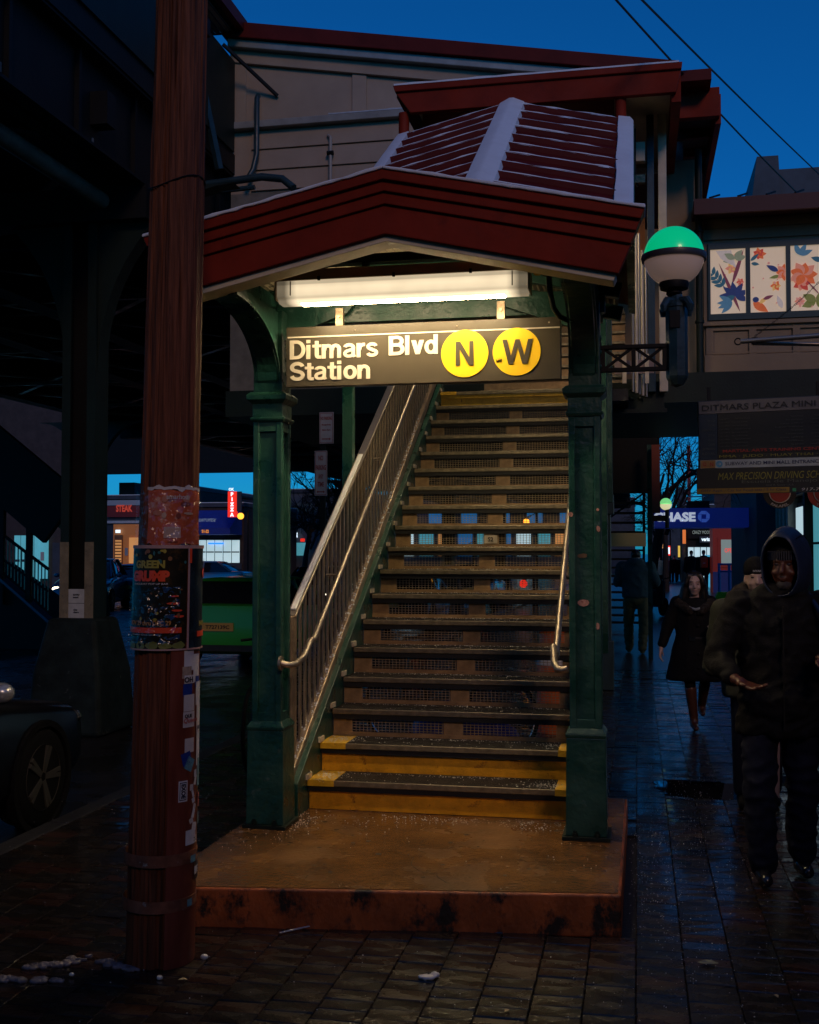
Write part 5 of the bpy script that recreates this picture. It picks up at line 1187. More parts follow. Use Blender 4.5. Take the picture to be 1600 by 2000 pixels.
# bicycles
def bike(label, col):
    t = local('bicycle', label, 'bicycle', 'bicycles locked behind the stair')
    fm_ = mat('bike_'+col, {'black': (0.01,0.01,0.012), 'teal': (0.02,0.10,0.11)}[col], 0.35)
    for y in (-0.52, 0.52):
        w = thing_part('wheel', t)
        MB().tube([(0, y+0.33*math.cos(2*PI*k/32), 0.34+0.33*math.sin(2*PI*k/32)) for k in range(33)], 0.017, 8, cap=False).build('tyre', rubber, w, smooth=True)
        MB().tube([(0, y+0.308*math.cos(2*PI*k/32), 0.34+0.308*math.sin(2*PI*k/32)) for k in range(33)], 0.008, 6, cap=False).build('rim', chrome, w, smooth=True)
        sp = MB(); 
        for k in range(20): a = 2*PI*k/20; sp.tube([(0.01*(-1)**k, y, 0.34), (0, y+0.30*math.cos(a), 0.34+0.30*math.sin(a))], 0.0016, 3)
        stuff(sp.build('spokes', chrome, w))
    bb, st_, hd = (0,-0.08,0.30), (0,-0.24,0.80), (0,0.36,0.82)
    f_ = MB()
    for a, b in ((bb,st_),(bb,(0,0.38,0.72)),(st_,hd),((0,-0.52,0.34),bb),((0,-0.52,0.34),st_),((0,0.52,0.34),(0,0.35,0.92))): f_.tube([a,b], 0.015, 8)
    f_.build('frame', fm_, t, smooth=True)
    MB().tube([(-0.26,0.30,0.98),(-0.15,0.36,0.99),(0,0.34,0.97),(0.15,0.36,0.99),(0.26,0.30,0.98)], 0.012, 8).build('handlebar', steel_dk, t, smooth=True)
    MB().ball((0,-0.27,0.88), (0.07,0.13,0.03), 12, 6).build('saddle', black, t, smooth=True)
    MB().lathe([(0.09,0),(0.09,0.01)], (0,-0.08,0.30), 16).build('chainring', chrome, t)
    return t
place(bike('dark bicycle leaning left of the stair behind the left post', 'black'), (-3.08, 9.1, 0), R(8))
place(bike('teal bicycle under the stair behind the lowest mesh risers', 'teal'), (-1.65, 9.9, 0), R(72))
tag(blob('tarp_bundle', [('e',(-1.55,9.3,0.28),(0.28,0.2,0.22)),('e',(-1.2,9.35,0.18),(0.22,0.2,0.16))], 0.025, mat('blue_tarp', (0.02,0.04,0.35), 0.4), None, fold=0.03), 'crumpled blue tarp bundle under the stair', 'tarp')
ob = thing('orange_barrel', 'orange and white striped barrel behind the right end of the mesh risers', 'barrel', (-0.75, 11.2, 0))
MB().lathe([(0.26,0),(0.25,0.5),(0.22,0.95),(0.1,1.0)], (-0.75,11.2,0), 20).build('drum', mat('orange_plastic', (0.55,0.12,0.02), 0.4), ob, smooth=True)
for z in (0.35, 0.65): MB().lathe([(0.259-0.02*z,z),(0.256-0.03*z,z+0.13)], (-0.75,11.2,0), 20).build('white_band', paper_w, ob, smooth=True)

# moped beyond the grey-hooded man
mo = local('moped', 'dark moped with a pale wheel guard parked beyond the man in khaki trousers', 'moped')
for y in (-0.62, 0.62):
    w = thing_part('wheel', mo)
    MB().loft([[(z, y+r*math.cos(2*PI*k/24), 0.26+r*math.sin(2*PI*k/24)) for k in range(24)] for r, z in ((0.15,-0.05),(0.24,-0.055),(0.26,0),(0.24,0.055),(0.15,0.05))]).build('tyre', rubber, w, smooth=True)
    MB().loft([[(z, y+0.15*math.cos(2*PI*k/24), 0.26+0.15*math.sin(2*PI*k/24)) for k in range(24)] for z in (-0.04,0.04)]).build('hub', chrome, w)
MB().loft([sring(-0.85,0.10,0.55,0.72),sring(-0.6,0.17,0.40,0.80),sring(-0.2,0.16,0.32,0.76),sring(-0.05,0.13,0.28,0.40),sring(0.25,0.13,0.27,0.36),sring(0.34,0.17,0.28,0.85),sring(0.45,0.12,0.45,0.98)]).build('body', paint_black, mo, smooth=True)
MB().loft([sring(-0.75,0.12,0.78,0.86),sring(-0.3,0.14,0.78,0.88),sring(-0.1,0.1,0.76,0.82)]).build('seat', rubber, mo, smooth=True)
MB().tube([(-0.33,0.30,1.06),(-0.1,0.38,1.02),(0.1,0.38,1.02),(0.33,0.30,1.06)], 0.015, 8).build('handlebar', steel_dk, mo, smooth=True)
MB().box((0,-0.90,0.50),(0.16,0.02,0.12)).build('plate', paper_w, mo); MB().ball((0,-0.62,0.44),(0.10,0.26,0.06),12,6).build('wheel_guard', mat('pale_guard',(0.4,0.42,0.42),0.3), mo, smooth=True)
place(mo, (0.42, 31, 0), R(-24))

# ================================================================== STREET SIGNS behind the left post
np_ = thing('parking_sign_post', 'post with two small white no parking signs behind the left green post', 'sign', (-3.62, 12.6, 0))
SPx = -3.565
MB().b2(SPx-0.03, SPx+0.03, 12.6, 12.63, 0, 3.3).build('post', steel_dk, np_)
wsg = mat('street_sign_white', (0.40,0.38,0.42), 0.45, var=0.15); rsg = mat('street_sign_red', (0.25,0.03,0.02), 0.5)
def nps(x0, x1, z0, z1, lines, nm, yaw=0.0):
    s = MB().b2(x0, x1, 12.575, 12.585, z0, z1).build(nm, wsg, np_, bevel=0.003)
    for a in ((x0+0.008,x1-0.008,z0+0.008,z0+0.014),(x0+0.008,x1-0.008,z1-0.014,z1-0.008),(x0+0.008,x0+0.013,z0+0.014,z1-0.014),(x1-0.013,x1-0.008,z0+0.014,z1-0.014)): MB().b2(a[0],a[1],12.572,12.5745,a[2],a[3]).build('sign_border', rsg, s)
    for tx, zz, hh, ww in lines: text(tx, 'lettering', rsg, s, ((x0+x1)/2, 12.5735, zz), (1,0,0), (0,0,1), h=hh, w=ww, bold=0.03, align='C', depth=0.002)
    return s
s1 = nps(-3.60, -3.43, 2.995, 3.36, (('NO PARKING',3.27,0.04,0.135),('Monday-Friday',3.20,0.025,0.11),('8am-7pm',3.14,0.025,0.10)), 'upper_sign')
s2 = nps(-3.655, -3.505, 2.395, 2.915, (('NO',2.80,0.06,0.055),('PARKING',2.69,0.06,0.12),('ANY',2.59,0.055,0.06),('TIME',2.50,0.055,0.075)), 'lower_sign')
def arrow(xc, z, L, par, both):
    poly = [(xc-L/2,z-0.006),(xc+L/2-0.02,z-0.006),(xc+L/2-0.02,z-0.016),(xc+L/2,z),(xc+L/2-0.02,z+0.016),(xc+L/2-0.02,z+0.006),(xc-L/2,z+0.006)]
    if both: poly = [(xc-L/2,z),(xc-L/2+0.02,z-0.016),(xc-L/2+0.02,z-0.006)]+poly[1:6]+[(xc-L/2+0.02,z+0.006),(xc-L/2+0.02,z+0.016)]
    MB().prism(poly, 12.5715, 12.5735, 'Y').build('arrow', rsg, par)
arrow(-3.515, 3.05, 0.11, s1, False); arrow(-3.58, 2.44, 0.10, s2, True)

# ================================================================== BACKDROP LEFT: shops across the street
def emis(nm, c, s): return mat(nm, tuple(min(0.8, q) for q in c), 0.5, emit=c, es=s, var=0.5, vs_=1.5)
cyan_w = emis('cool_lit_glass', (0.10,0.42,0.50), 0.55); warm_w = emis('warm_lit_glass', (0.75,0.33,0.10), 0.55); white_w = emis('white_lit_glass', (0.55,0.75,0.80), 0.75)
blue_w = emis('blue_neon', (0.03,0.25,1.0), 1.4); red_w = emis('red_neon', (0.9,0.03,0.015), 0.9); wht_e = emis('white_neon', (0.75,0.9,1.0), 1.3); orange_e = emis('orange_lamp', (1.0,0.36,0.03), 2.5)
brick_d = mat('dark_brick_wall', (0.05,0.032,0.03), 0.8, var=0.4, vs_=3); blue_aw = mat('navy_awning', (0.02,0.05,0.36), 0.6, var=0.2); slate = mat('slate_wall', (0.05,0.06,0.08), 0.7, var=0.3, vs_=2); red_s = mat('red_shop_sign', (0.25,0.02,0.015), 0.5)
SYB = 60.0
def U(x, Y=SYB): return (x-1246)/((F_PX)/(Y*math.cos(YAW)))/(1+((x-1246)/((F_PX)/(Y*math.cos(YAW))))*0 ) if False else hitx(x, Y)
def hitx(px, Y):
    """world X of photo column px on the plane at depth Y (level with the horizon)"""
    f = Vector((-math.sin(YAW), math.cos(YAW))); r = Vector((math.cos(YAW), math.sin(YAW))); d = f+r*((px-800)/F_PX); return d.x/d.y*Y
def hitz(px, py, Y):
    f = Vector((-math.sin(YAW), math.cos(YAW))); r = Vector((math.cos(YAW), math.sin(YAW))); d = f+r*((px-800)/F_PX); return EYE+(1078-py)/F_PX*(Y/d.y)
def shop(label, px0, px1, Y, ztop, wallm, depth=10, nm='shop_building'):
    x0, x1 = hitx(px0, Y), hitx(px1, Y); t = thing(nm, label, 'building', ((x0+x1)/2, Y+depth/2, -0.13), 0, 'shops along the far side of the street')
    MB().b2(x0, x1, Y, Y+depth, -0.13, ztop).build('wall', wallm, t)
    MB().b2(x0-0.05, x1+0.05, Y-0.12, Y+depth, ztop, ztop+0.22).build('parapet', slate, t)
    MB().b2(x0, x1, Y+0.1, Y+depth-0.1, ztop+0.22, ztop+0.27).build('roof_snow', snow, t)
    return t
def pan(t, nm, m_, px0, px1, py0, py1, Y, th=0.06, off=0.1):
    x0, x1 = hitx(px0, Y), hitx(px1, Y); zc = (px0+px1)/2; return MB().b2(x0, x1, Y-off-th, Y-off, hitz(zc, py1, Y), hitz(zc, py0, Y)).build(nm, m_, t)
def win_row(t, m_, px0, px1, py0, py1, Y, n, frame=slate):
    for i in range(n):
        a, b = px0+(px1-px0)*i/n, px0+(px1-px0)*(i+1)/n
        w = pan(t, 'window', frame, a, b, py0, py1, Y, 0.04, 0.02); g = pan(w, 'pane', m_, a+0.8, b-0.8, py0+1, py1-1, Y, 0.03, 0.065)
        g2 = MB(); g2.b2(hitx(a+1,Y), hitx(b-1,Y), Y-0.115, Y-0.105, hitz(a,py0+(py1-py0)*0.55,Y), hitz(a,py0+(py1-py0)*0.5,Y)); g2.build('glazing_bar', frame, w)
b1 = shop('low shop with a red sign and warm amber lit door left of the wooden pole', 205, 300, SYB, hitz(250, 975, SYB), slate)
pan(b1, 'snowy_cornice', mat('dusty_snow', (0.4,0.45,0.5), 0.8), 205, 300, 977, 987, SYB); pan(b1, 'sign_board', red_s, 210, 298, 988, 1010, SYB); pan(b1, 'cornice', paper_w, 205, 300, 1017, 1022, SYB)
text('STEAK', 'lettering', emis('red_dim', (0.55,0.06,0.03), 0.5), b1, (hitx(229,SYB), SYB-0.17, hitz(245,1000,SYB)), (1,0,0), (0,0,1), w=1.0, h=0.4, bold=0.04)
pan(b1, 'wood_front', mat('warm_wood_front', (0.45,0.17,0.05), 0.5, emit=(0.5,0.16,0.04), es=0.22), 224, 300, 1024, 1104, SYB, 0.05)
w_ = pan(b1, 'door', mat('door_wood', (0.3,0.1,0.03), 0.5), 227, 243, 1045, 1102, SYB, 0.05, 0.16); pan(w_, 'door_glass', warm_w, 229, 241, 1055, 1098, SYB, 0.02, 0.22)
for i in range(7): pan(w_, 'glazing_bar', mat('door_wood', (0.3,0.1,0.03), 0.5), 229, 241, 1058+6*i, 1060+6*i, SYB, 0.02, 0.245)
pan(b1, 'open_sign', wht_e, 231, 240, 1035, 1041, SYB, 0.04, 0.3); pan(b1, 'menu_board', paper, 248, 254, 1070, 1085, SYB, 0.04, 0.2); pan(b1, 'window', warm_w, 256, 290, 1050, 1100, SYB, 0.04, 0.2)
b2_ = shop('optical shop with a navy sloped awning and cold lit display window', 383, 476, SYB, hitz(430, 990, SYB), brick_d)
zt, zb_ = hitz(420, 997, SYB), hitz(420, 1045, SYB)
MB().prism([(SYB-0.1, zt),(SYB-0.2, zt),(SYB-2.0, zb_+0.35),(SYB-2.0, zb_),(SYB-0.1, zb_)], hitx(392,SYB), hitx(474,SYB), 'X').build('awning', blue_aw, b2_)
an = (zt-zb_-0.35)/1.8; dv = Vector((0, -1.0, -an)).normalized()
text('COUNTY OPTICAL', 'lettering', emis('awning_letter', (0.25,0.32,0.42), 0.35), b2_, (hitx(400,SYB), SYB-1.40, zt-an*1.22+0.03), (1,0,0), -dv, w=1.15*1.0, h=0.36, bold=0.02)
text('31-22', 'lettering', emis('orange_dim', (0.9,0.3,0.05), 0.6), b2_, (hitx(421,SYB), SYB-2.02, zb_+0.08), (1,0,0), (0,0,1), w=0.4, h=0.18, bold=0.05)
win_row(b2_, white_w, 388, 470, 1054, 1100, SYB, 5); pan(b2_, 'stall_riser', slate, 386, 474, 1100, 1112, SYB); pan(b2_, 'neon_line', blue_w, 410, 440, 1060, 1063, SYB, 0.04, 0.2)
pan(b2_, 'poster_sign', paper_w, 376, 396, 1003, 1040, SYB, 0.05, 0.3); 
pz = thing('pizza_sign', 'vertical red illuminated PIZZA sign above the optical awning', 'sign', (hitx(455,57), 57, 3))
x0, x1 = hitx(446,57), hitx(463,57); z0, z1 = hitz(455,1010,57), hitz(455,960,57)
MB().b2(x0, x1, 56.9, 57.1, z0, z1).build('sign_box', red_w, pz); MB().b2(x1, x1+0.25, 56.95, 57.05, z0+0.3, z1).build('side_panel', slate, pz); MB().b2(x0, x1, 57.0, 59.9, z1-0.3, z1-0.2).build('sign_arm', steel_dk, pz)
for i, ch_ in enumerate('PIZZA'): text(ch_, 'lettering', wht_e, pz, ((x0+x1)/2, 56.89, z1-(z1-z0)*(i+0.9)/5), (1,0,0), (0,0,1), h=(z1-z0)/5*0.74, bold=0.08, align='C')
text('OK', 'lettering', wht_e, pz, (x0+0.05, 56.89, z1+0.04), (1,0,0), (0,0,1), h=0.15, bold=0.04)
def street_lamp(px, py, Y, label, m_=orange_e, r=0.17, pole=True):
    x, z = hitx(px,Y), hitz(px,py,Y); t = thing('street_lamp', label, 'lamp', (x, Y, -0.13)); MB().ball((x,Y,z), r, 14, 8).build('lamp_globe', m_, t, smooth=True)
    if pole: MB().tube([(x+0.3,Y+0.3,-0.13),(x+0.3,Y+0.3,z+0.3),(x,Y,z+0.1)], 0.05, 6).build('lamp_pole', steel_dk, t)
    return t
street_lamp(470, 1008, 55, 'amber glowing lamp beside the PIZZA sign'); street_lamp(633, 1028, 50, 'amber glowing lamp seen between the stair balusters and the parking signs', r=0.13)
b3 = shop('tall brick corner building with a blue lit shop sign at the far left edge', -160, 130, 42, 11.5, brick_d, 3)
win_row(b3, emis('dusk_glass', (0.04,0.12,0.18), 0.5), 32, 78, 915, 948, 42, 2, mat('pale_frame', (0.35,0.33,0.28), 0.6)); 
pan(b3, 'awning_board', blue_aw, 50, 128, 955, 970, 42, 0.3); pan(b3, 'awning_face', mat('grey_awning', (0.20,0.23,0.27), 0.6), 60, 128, 970, 993, 42, 0.28); text('mediD', 'lettering', blue_w, b3, (hitx(72,42), 41.6, hitz(100,1003,42)), (1,0,0), (0,0,1), w=1.25, h=0.36, bold=0.05)
pan(b3, 'neon_strip', wht_e, 100, 124, 1011, 1013, 42, 0.1, 0.3)
win_row(b3, cyan_w, 30, 82, 1045, 1140, 42, 4); pan(b3, 'lit_pilaster', cyan_w, 82, 98, 1045, 1130, 42, 0.05); pan(b3, 'notice_board', paper, 86, 92, 1078, 1095, 42, 0.05, 0.2); pan(b3, 'tiled_pier', slate, 108, 122, 1060, 1150, 42, 0.1)
b4 = shop('pale low building with a rounded sign seen through branches beyond the parking signs', 560, 690, 72, hitz(600, 962, 72), mat('grey_plaster', (0.12,0.14,0.17), 0.7, var=0.2), 14)
text('CO.', 'lettering', mat('faded_letter', (0.28,0.28,0.22), 0.6), b4, (hitx(575,72), 71.8, hitz(590,1000,72)), (1,0,0), (0,0,1), w=1.6, h=0.6, bold=0.1)
pan(b4, 'shop_window', cyan_w, 574, 600, 1060, 1085, 72); pan(b4, 'neon', red_w, 590, 598, 1052, 1058, 72, 0.05, 0.3); pan(b4, 'neon', wht_e, 578, 584, 1040, 1050, 72, 0.05, 0.3)
blue_d = emis('dusk_blue_glass', (0.02,0.16,0.40), 0.6)
b5 = shop('dark terrace closing the street behind the stair risers', 700, 1240, 95, 6.0, slate, 14)
for i in range(13): pan(b5, 'shop_window', (cyan_w, blue_d, white_w, cyan_w, warm_w, blue_d)[i % 6], 705+38*i, 733+38*i, 1040-4*(i % 3), 1086, 95)
for i in range(8): pan(b5, 'upper_window', blue_d, 710+64*i, 740+64*i, 998, 1022, 95, 0.06, 0.12)
for px_, py_, c_, l_ in ((822,1132,red_w,'red signal lamp seen through the stair mesh left of centre'),(1022,1140,red_w,'smaller red signal lamp low behind the stair mesh at right'),(1028,1019,orange_e,'amber lamp glowing through the mesh beside the number plate row'),(905,1075,wht_e,'white lamp low down the street behind the stair mesh')):
    street_lamp(px_, py_, 36, l_, c_, 0.13 if c_ is red_w else 0.10)
b6 = shop('flat roofed row behind the optical shop', 470, 560, 75, hitz(520,1000,75), slate, 12); pan(b6, 'lit_window', cyan_w, 478, 500, 1050, 1085, 75)
b7 = shop('low dark building with roof plant left of the optical shop', 300, 383, 64, hitz(340,958,64), brick_d, 12); win_row(b7, warm_w, 300, 380, 1050, 1095, 64, 3)
MB().b2(hitx(232,66), hitx(262,66), 66, 70, 5.0, 6.1).build('roof_house', brick_d, b1)

# second station stair across the street, at the left edge
ls = thing('far_stair', 'covered station stair with lit railing descending at the far left edge', 'staircase', (-13, 16, -0.13), 0)
Y0 = 20.0
def L(px, py, Y=Y0): return Vector((hitx(px,Y), Y, hitz(px,py,Y)))
def lbar(a, b, w, nm, m_, h=None, dy=0.0): 
    a, b = L(*a), L(*b); a.y += dy; b.y += dy; MB().bar(a, b, w, h or w, up=(0,1,0)).build(nm, m_, ls)
lbar((-60,860),(122,1012), 1.2, 'roof_slope', steel_dk, 0.14); lbar((-60,895),(100,1025), 0.5, 'ceiling_board', mat('dim_yellow_board', (0.12,0.10,0.03), 0.6), 0.05, 1.0)
lbar((-40,1010),(96,1112), 0.05, 'handrail', steel_dk); lbar((-40,1060),(96,1155), 0.04, 'mid_rail', steel_dk); lbar((-40,1090),(110,1220), 0.05, 'bottom_rail', mat('blue_edge', (0.03,0.06,0.16), 0.3), 0.25)
MB().prism([(L(-60,1100).x,L(0,1100).z),(L(112,1222).x,L(112,1222).z),(L(112,1250).x,-0.13),(L(-60,1250).x,-0.13)], Y0+0.1, Y0+1.6, 'Y').build('stair_flank', steel_dk, ls)
for i in range(17):
    px_ = -10+6.6*i; a = L(px_, 1032+0.75*(px_+10)); b = L(px_, 1100+0.87*(px_+10)); MB().bar(a, b, 0.018, 0.018, up=(0,1,0)).build('baluster', steel_w, ls)
for px_, top in ((5,905),(58,985)): MB().bar(L(px_,top), L(px_,1180), 0.10, 0.10, up=(0,1,0)).build('post', steel_dk, ls)
MB().b2(L(2,0).x-0.05, L(2,0).x+0.05, Y0+0.9, Y0+1.0, hitz(2,965,Y0), hitz(2,925,Y0)).build('lamp', mat('dim_stair_lamp', (0.5,0.5,0.2), 0.5, emit=(0.7,0.55,0.15), es=1.2), ls)

# ================================================================== RIGHT SIDE
# mini-mall boards
A_ = R(-11); mmo = Vector((0.655, 12.35, 0)); xd = Vector((math.cos(A_), math.sin(A_), 0)); nd = Vector((-math.sin(A_), math.cos(A_), 0))
mm = thing('mall_signboard', 'dark stacked directory boards headed DITMARS PLAZA MINI MALL under the tan walkway', 'sign', tuple(mmo)+() if False else (0.655,12.35,2.35))
def mp(u, z, d=0.0): return mmo+xd*u+Vector((0,0,z))-nd*d
def board(u0, u1, z0, z1, m_, nm, th=0.04, d=0.0, parent=None):
    M_ = Matrix((xd, nd, Vector((0,0,1)))).transposed(); c = mp((u0+u1)/2, (z0+z1)/2, d+th/2); return MB().box(c, (u1-u0, th, z1-z0), M=M_).build(nm, m_, parent or mm)
dim = lambda nm, c: mat(nm, c, 0.5, var=0.15)
bd_dark = dim('directory_black', (0.006,0.006,0.0055)); bd_blue = dim('directory_blue', (0.006,0.018,0.038)); bd_grey = dim('board_grey', (0.11,0.10,0.10)); bd_lt = dim('board_light', (0.30,0.34,0.36)); bd_tan = dim('board_tan', (0.24,0.13,0.04)); bd_yel = dim('board_yellow', (0.22,0.13,0.012)); tx_d = dim('text_dim', (0.075,0.08,0.07)); tx_o = dim('text_olive', (0.20,0.18,0.02)); tx_w = dim('text_pale', (0.40,0.40,0.40)); tx_r = dim('text_red', (0.26,0.02,0.012)); tx_b = dim('text_navy', (0.015,0.02,0.06))
def sgn(s, u, z, w, h, m_, par, d=0.047, **kw): return text(s, 'lettering', m_, par, mp(u, z, d), xd, (0,0,1), w=w, h=h, depth=0.002, **kw)
board(-0.02, 2.6, 2.42, 3.35, bd_blue, 'backing', 0.05, -0.06)
q = board(0.0, 2.6, 3.205, 3.335, bd_grey, 'header_board'); sgn('DITMARS PLAZA MINI MALL', 0.03, 3.235, 1.46, 0.062, black, q)
q = board(0.19, 1.33, 2.73, 3.20, bd_dark, 'directory_panel')
q2 = board(0.0, 0.185, 2.72, 3.20, bd_blue, 'side_panel')
for i, s_ in enumerate(('210','204','PARK AVENUE','209','202','208','SKYBORN','ROYAL')): sgn(s_, 0.09 if len(s_) < 5 else 0.03, 3.115-0.048*i-(0.01 if i > 2 else 0), 0.07 if len(s_) < 5 else 0.13, 0.024, tx_d, q2)
for i in range(10):
    for u, w in ((0.21, 0.10), (0.33 if i % 3 else 0.36, 0.16), (0.92-0.05*(i % 4), 0.12+0.05*(i % 4)), (1.15-0.02*(i % 3), 0.11)): sgn(('Suite %d' % (101+i), 'Law office', 'Tax and travel', 'second floor')[int(u*7) % 4], u, 3.135-0.036*i, w, 0.013, tx_d, q)
q = board(0.19, 1.33, 2.775, 2.825, bd_dark, 'red_text_strip', 0.01, 0.041); sgn('MARTIAL ARTS TRAINING CENTER', 0.24, 2.787, 1.05, 0.03, tx_r, q, d=0.056, bold=0.03)
q = board(0.19, 1.33, 2.715, 2.772, bd_dark, 'arts_strip', 0.01, 0.041); sgn('MMA · JUDO · MUAY THAI · BJJ', 0.205, 2.725, 1.08, 0.036, tx_o, q, d=0.056)
q = board(0.01, 2.6, 2.625, 2.712, bd_lt, 'subway_strip', 0.02, 0.041)
q3 = board(0.015, 0.165, 2.628, 2.709, bd_tan, 'route_tiles', 0.004, 0.062, q); sgn('Q', 0.035, 2.645, 0.04, 0.045, tx_r, q, d=0.068, bold=0.04); sgn('N', 0.11, 2.645, 0.035, 0.045, tx_r, q, d=0.068, bold=0.04)
sgn('SUBWAY AND MINI MALL ENTRANCE', 0.265, 2.652, 0.95, 0.036, tx_b, q, d=0.063, bold=0.01)
for u in (0.205, 1.27):
    c = mp(u, 2.668, 0.0625); n = 20; vs = [tuple(c+xd*(0.034*math.cos(2*PI*i/n))+Vector((0,0,0.034*math.sin(2*PI*i/n)))-nd*e) for e in (0, 0.003) for i in range(n)]
    dd = MB().add(vs, [tuple(range(n)), tuple(range(n,2*n))]+[(i,(i+1)%n,n+(i+1)%n,n+i) for i in range(n)]).build('arrow_disc', dim('disc_blue', (0.05,0.22,0.38)), q)
    sgn('→', u-0.02, 2.655, 0.04, 0.026, tx_w, dd, d=0.068)
q = board(-0.03, 2.6, 2.355, 2.622, bd_dark, 'driving_school_board', 0.03, 0.03)
sgn('MAX PRECISION DRIVING SCHOOL', 0.19, 2.50, 1.17, 0.075, tx_o, q, d=0.063, shear=0.25); sgn('Escuela de Manejo', 0.43, 2.452, 0.74, 0.042, tx_d, q, d=0.063); sgn('2nd fl, Suite UL6', 0.67, 2.424, 0.27, 0.022, tx_d, q, d=0.063)
board(-0.025, 0.90, 2.358, 2.412, bd_yel, 'yellow_strip', 0.004, 0.061, q); sgn('DMV Appt. / Car for Road test / 5 hr Class', 0.02, 2.37, 0.85, 0.034, tx_b, q, d=0.067); sgn('917-734-2280', 1.02, 2.37, 0.42, 0.03, tx_w, q, d=0.063, shear=0.2)
board(0.93, 0.965, 2.366, 2.40, dim('phone_green', (0.02,0.22,0.10)), 'phone_icon', 0.003, 0.061, q)
for u in (0.1, 1.2, 2.3): MB().b2(mp(u,0).x-0.02, mp(u,0).x+0.02, mp(u,0).y+0.06, mp(u,0).y+0.1, 3.3, 3.5).build('hanger', steel_dk, mm)
# round hanging signs
def roundsign(px, py, Y, r, c1, c2, t1, label):
    x, z = hitx(px,Y), hitz(px,py,Y); t = thing('round_sign', label, 'sign', (x,Y,z-r), 0, 'round shop signs hanging beyond the boards')
    def disc(rr, y, m_, nm, par): return MB().prism([(x+rr*math.cos(2*PI*i/36), z+rr*math.sin(2*PI*i/36)) for i in range(36)], y, y+0.02, 'Y').build(nm, m_, par)
    disc(r, Y, c1, 'disc', t); disc(r*0.66, Y-0.012, c2, 'centre_disc', t); disc(r*0.60, Y-0.018, mat('sign_red_face', (0.34,0.03,0.02), 0.5), 'centre_face', t)
    def fn(a, b, d): th = -PI/2+(a-0.5)*1.3; q_ = r*0.72+(0.0)+(r*0.2-b)*1.0; q_ = r*0.94-b; return Vector((x+q_*math.cos(th), Y-0.004-d, z+q_*math.sin(th)))
    text(t1, 'lettering', tx_w, t, (0,0,0), (1,0,0), (0,0,1), w=1.0, h=r*0.17, bold=0.03, depth=0.002, fn=fn)
    MB().tube([(x,Y+0.01,z+r-0.01),(x,Y+0.01,3.45)], 0.01, 6).build('rod', steel_dk, t); return t
roundsign(1524, 962, 14.5, 0.195, black, paper, 'FALAFEL', 'black round FALAFEL sign hanging behind the directory boards'); roundsign(1612, 962, 14.5, 0.20, mat('sign_red_face', (0.34,0.03,0.02), 0.5), paper, 'TRAINS', 'red round sign at the right edge lettered TRAINS')
# shop frontage along the pavement
fr_ = thing('shopfront_building', 'shopfront with cold lit windows and pale pilasters along the right pavement', 'building', (3.6, 24, 0), 0, None)
FX = 3.42
MB().b2(FX+0.25, 9, 17.0, 36.5, 0, 3.5).build('wall', slate, fr_); MB().b2(FX+0.0, 9, 17.0, 36.5, 3.0, 6.2).build('upper_wall', brick_d, fr_)
pil = mat('pale_pilaster', (0.40,0.36,0.28), 0.5, var=0.15)
for k, (ya, yb) in enumerate(((17.2,19.6),(19.9,21.6),(21.9,24.6),(24.9,27.2),(29.9,32.0),(33.5,36))):
    m_ = (white_w, emis('blue_lit_glass', (0.04,0.28,0.55), 0.8), cyan_w, white_w, warm_w, cyan_w)[k]
    w = MB().b2(FX+0.16, FX+0.26, ya, yb, 0.5, 2.85).build('window', steel_dk, fr_); MB().b2(FX+0.13, FX+0.158, ya+0.08, yb-0.08, 0.6, 2.75).build('pane', m_, w)
    MB().b2(FX+0.11, FX+0.128, ya+0.08, yb-0.08, 1.9, 1.95).build('glazing_bar', steel_dk, w)
    for j in range(3): MB().b2(FX+0.10, FX+0.125, ya+0.2+0.5*j, ya+0.5+0.5*j, 1.2+0.3*(j % 2), 1.6+0.3*(j % 2)).build('window_poster', (red_s, mat('poster_orange2',(0.6,0.15,0.03),0.5,emit=(0.6,0.13,0.03),es=0.4), paper_w)[j], w)
for y in (19.75, 21.75, 24.75, 27.5, 28.2, 28.9, 29.6, 32.7): MB().b2(FX-0.02, FX+0.24, y-0.13, y+0.13, 0, 3.0).build('pilaster', pil if y > 25 or y < 20 else steel_dk, fr_, bevel=0.01)
for i in range(4): MB().b2(FX-1.2+0.3*i, FX-1.0+0.3*i, 20+0.8*i, 20.9+0.8*i, 2.98, 3.0).build('downlight', wht_e, fr_)
MB().b2(FX-1.4, FX, 19.5, 24.5, 3.0, 3.1).build('soffit', steel_dk, fr_)
sb = thing('sandwich_board', 'white folding pavement board behind the hooded man at the right edge', 'sign', (2.05,12.0,0))
for s_ in (-1, 1): MB().prism([(12.0+s_*0.02,1.5),(12.0+s_*0.05,1.5),(12.0+s_*0.30,0.0),(12.0+s_*0.27,0.0)], 1.83, 2.35, 'X').build('panel', paper_w, sb)
MB().b2(1.86, 2.32, 11.88, 11.93, 1.32, 1.40).build('red_band', red_s, sb)
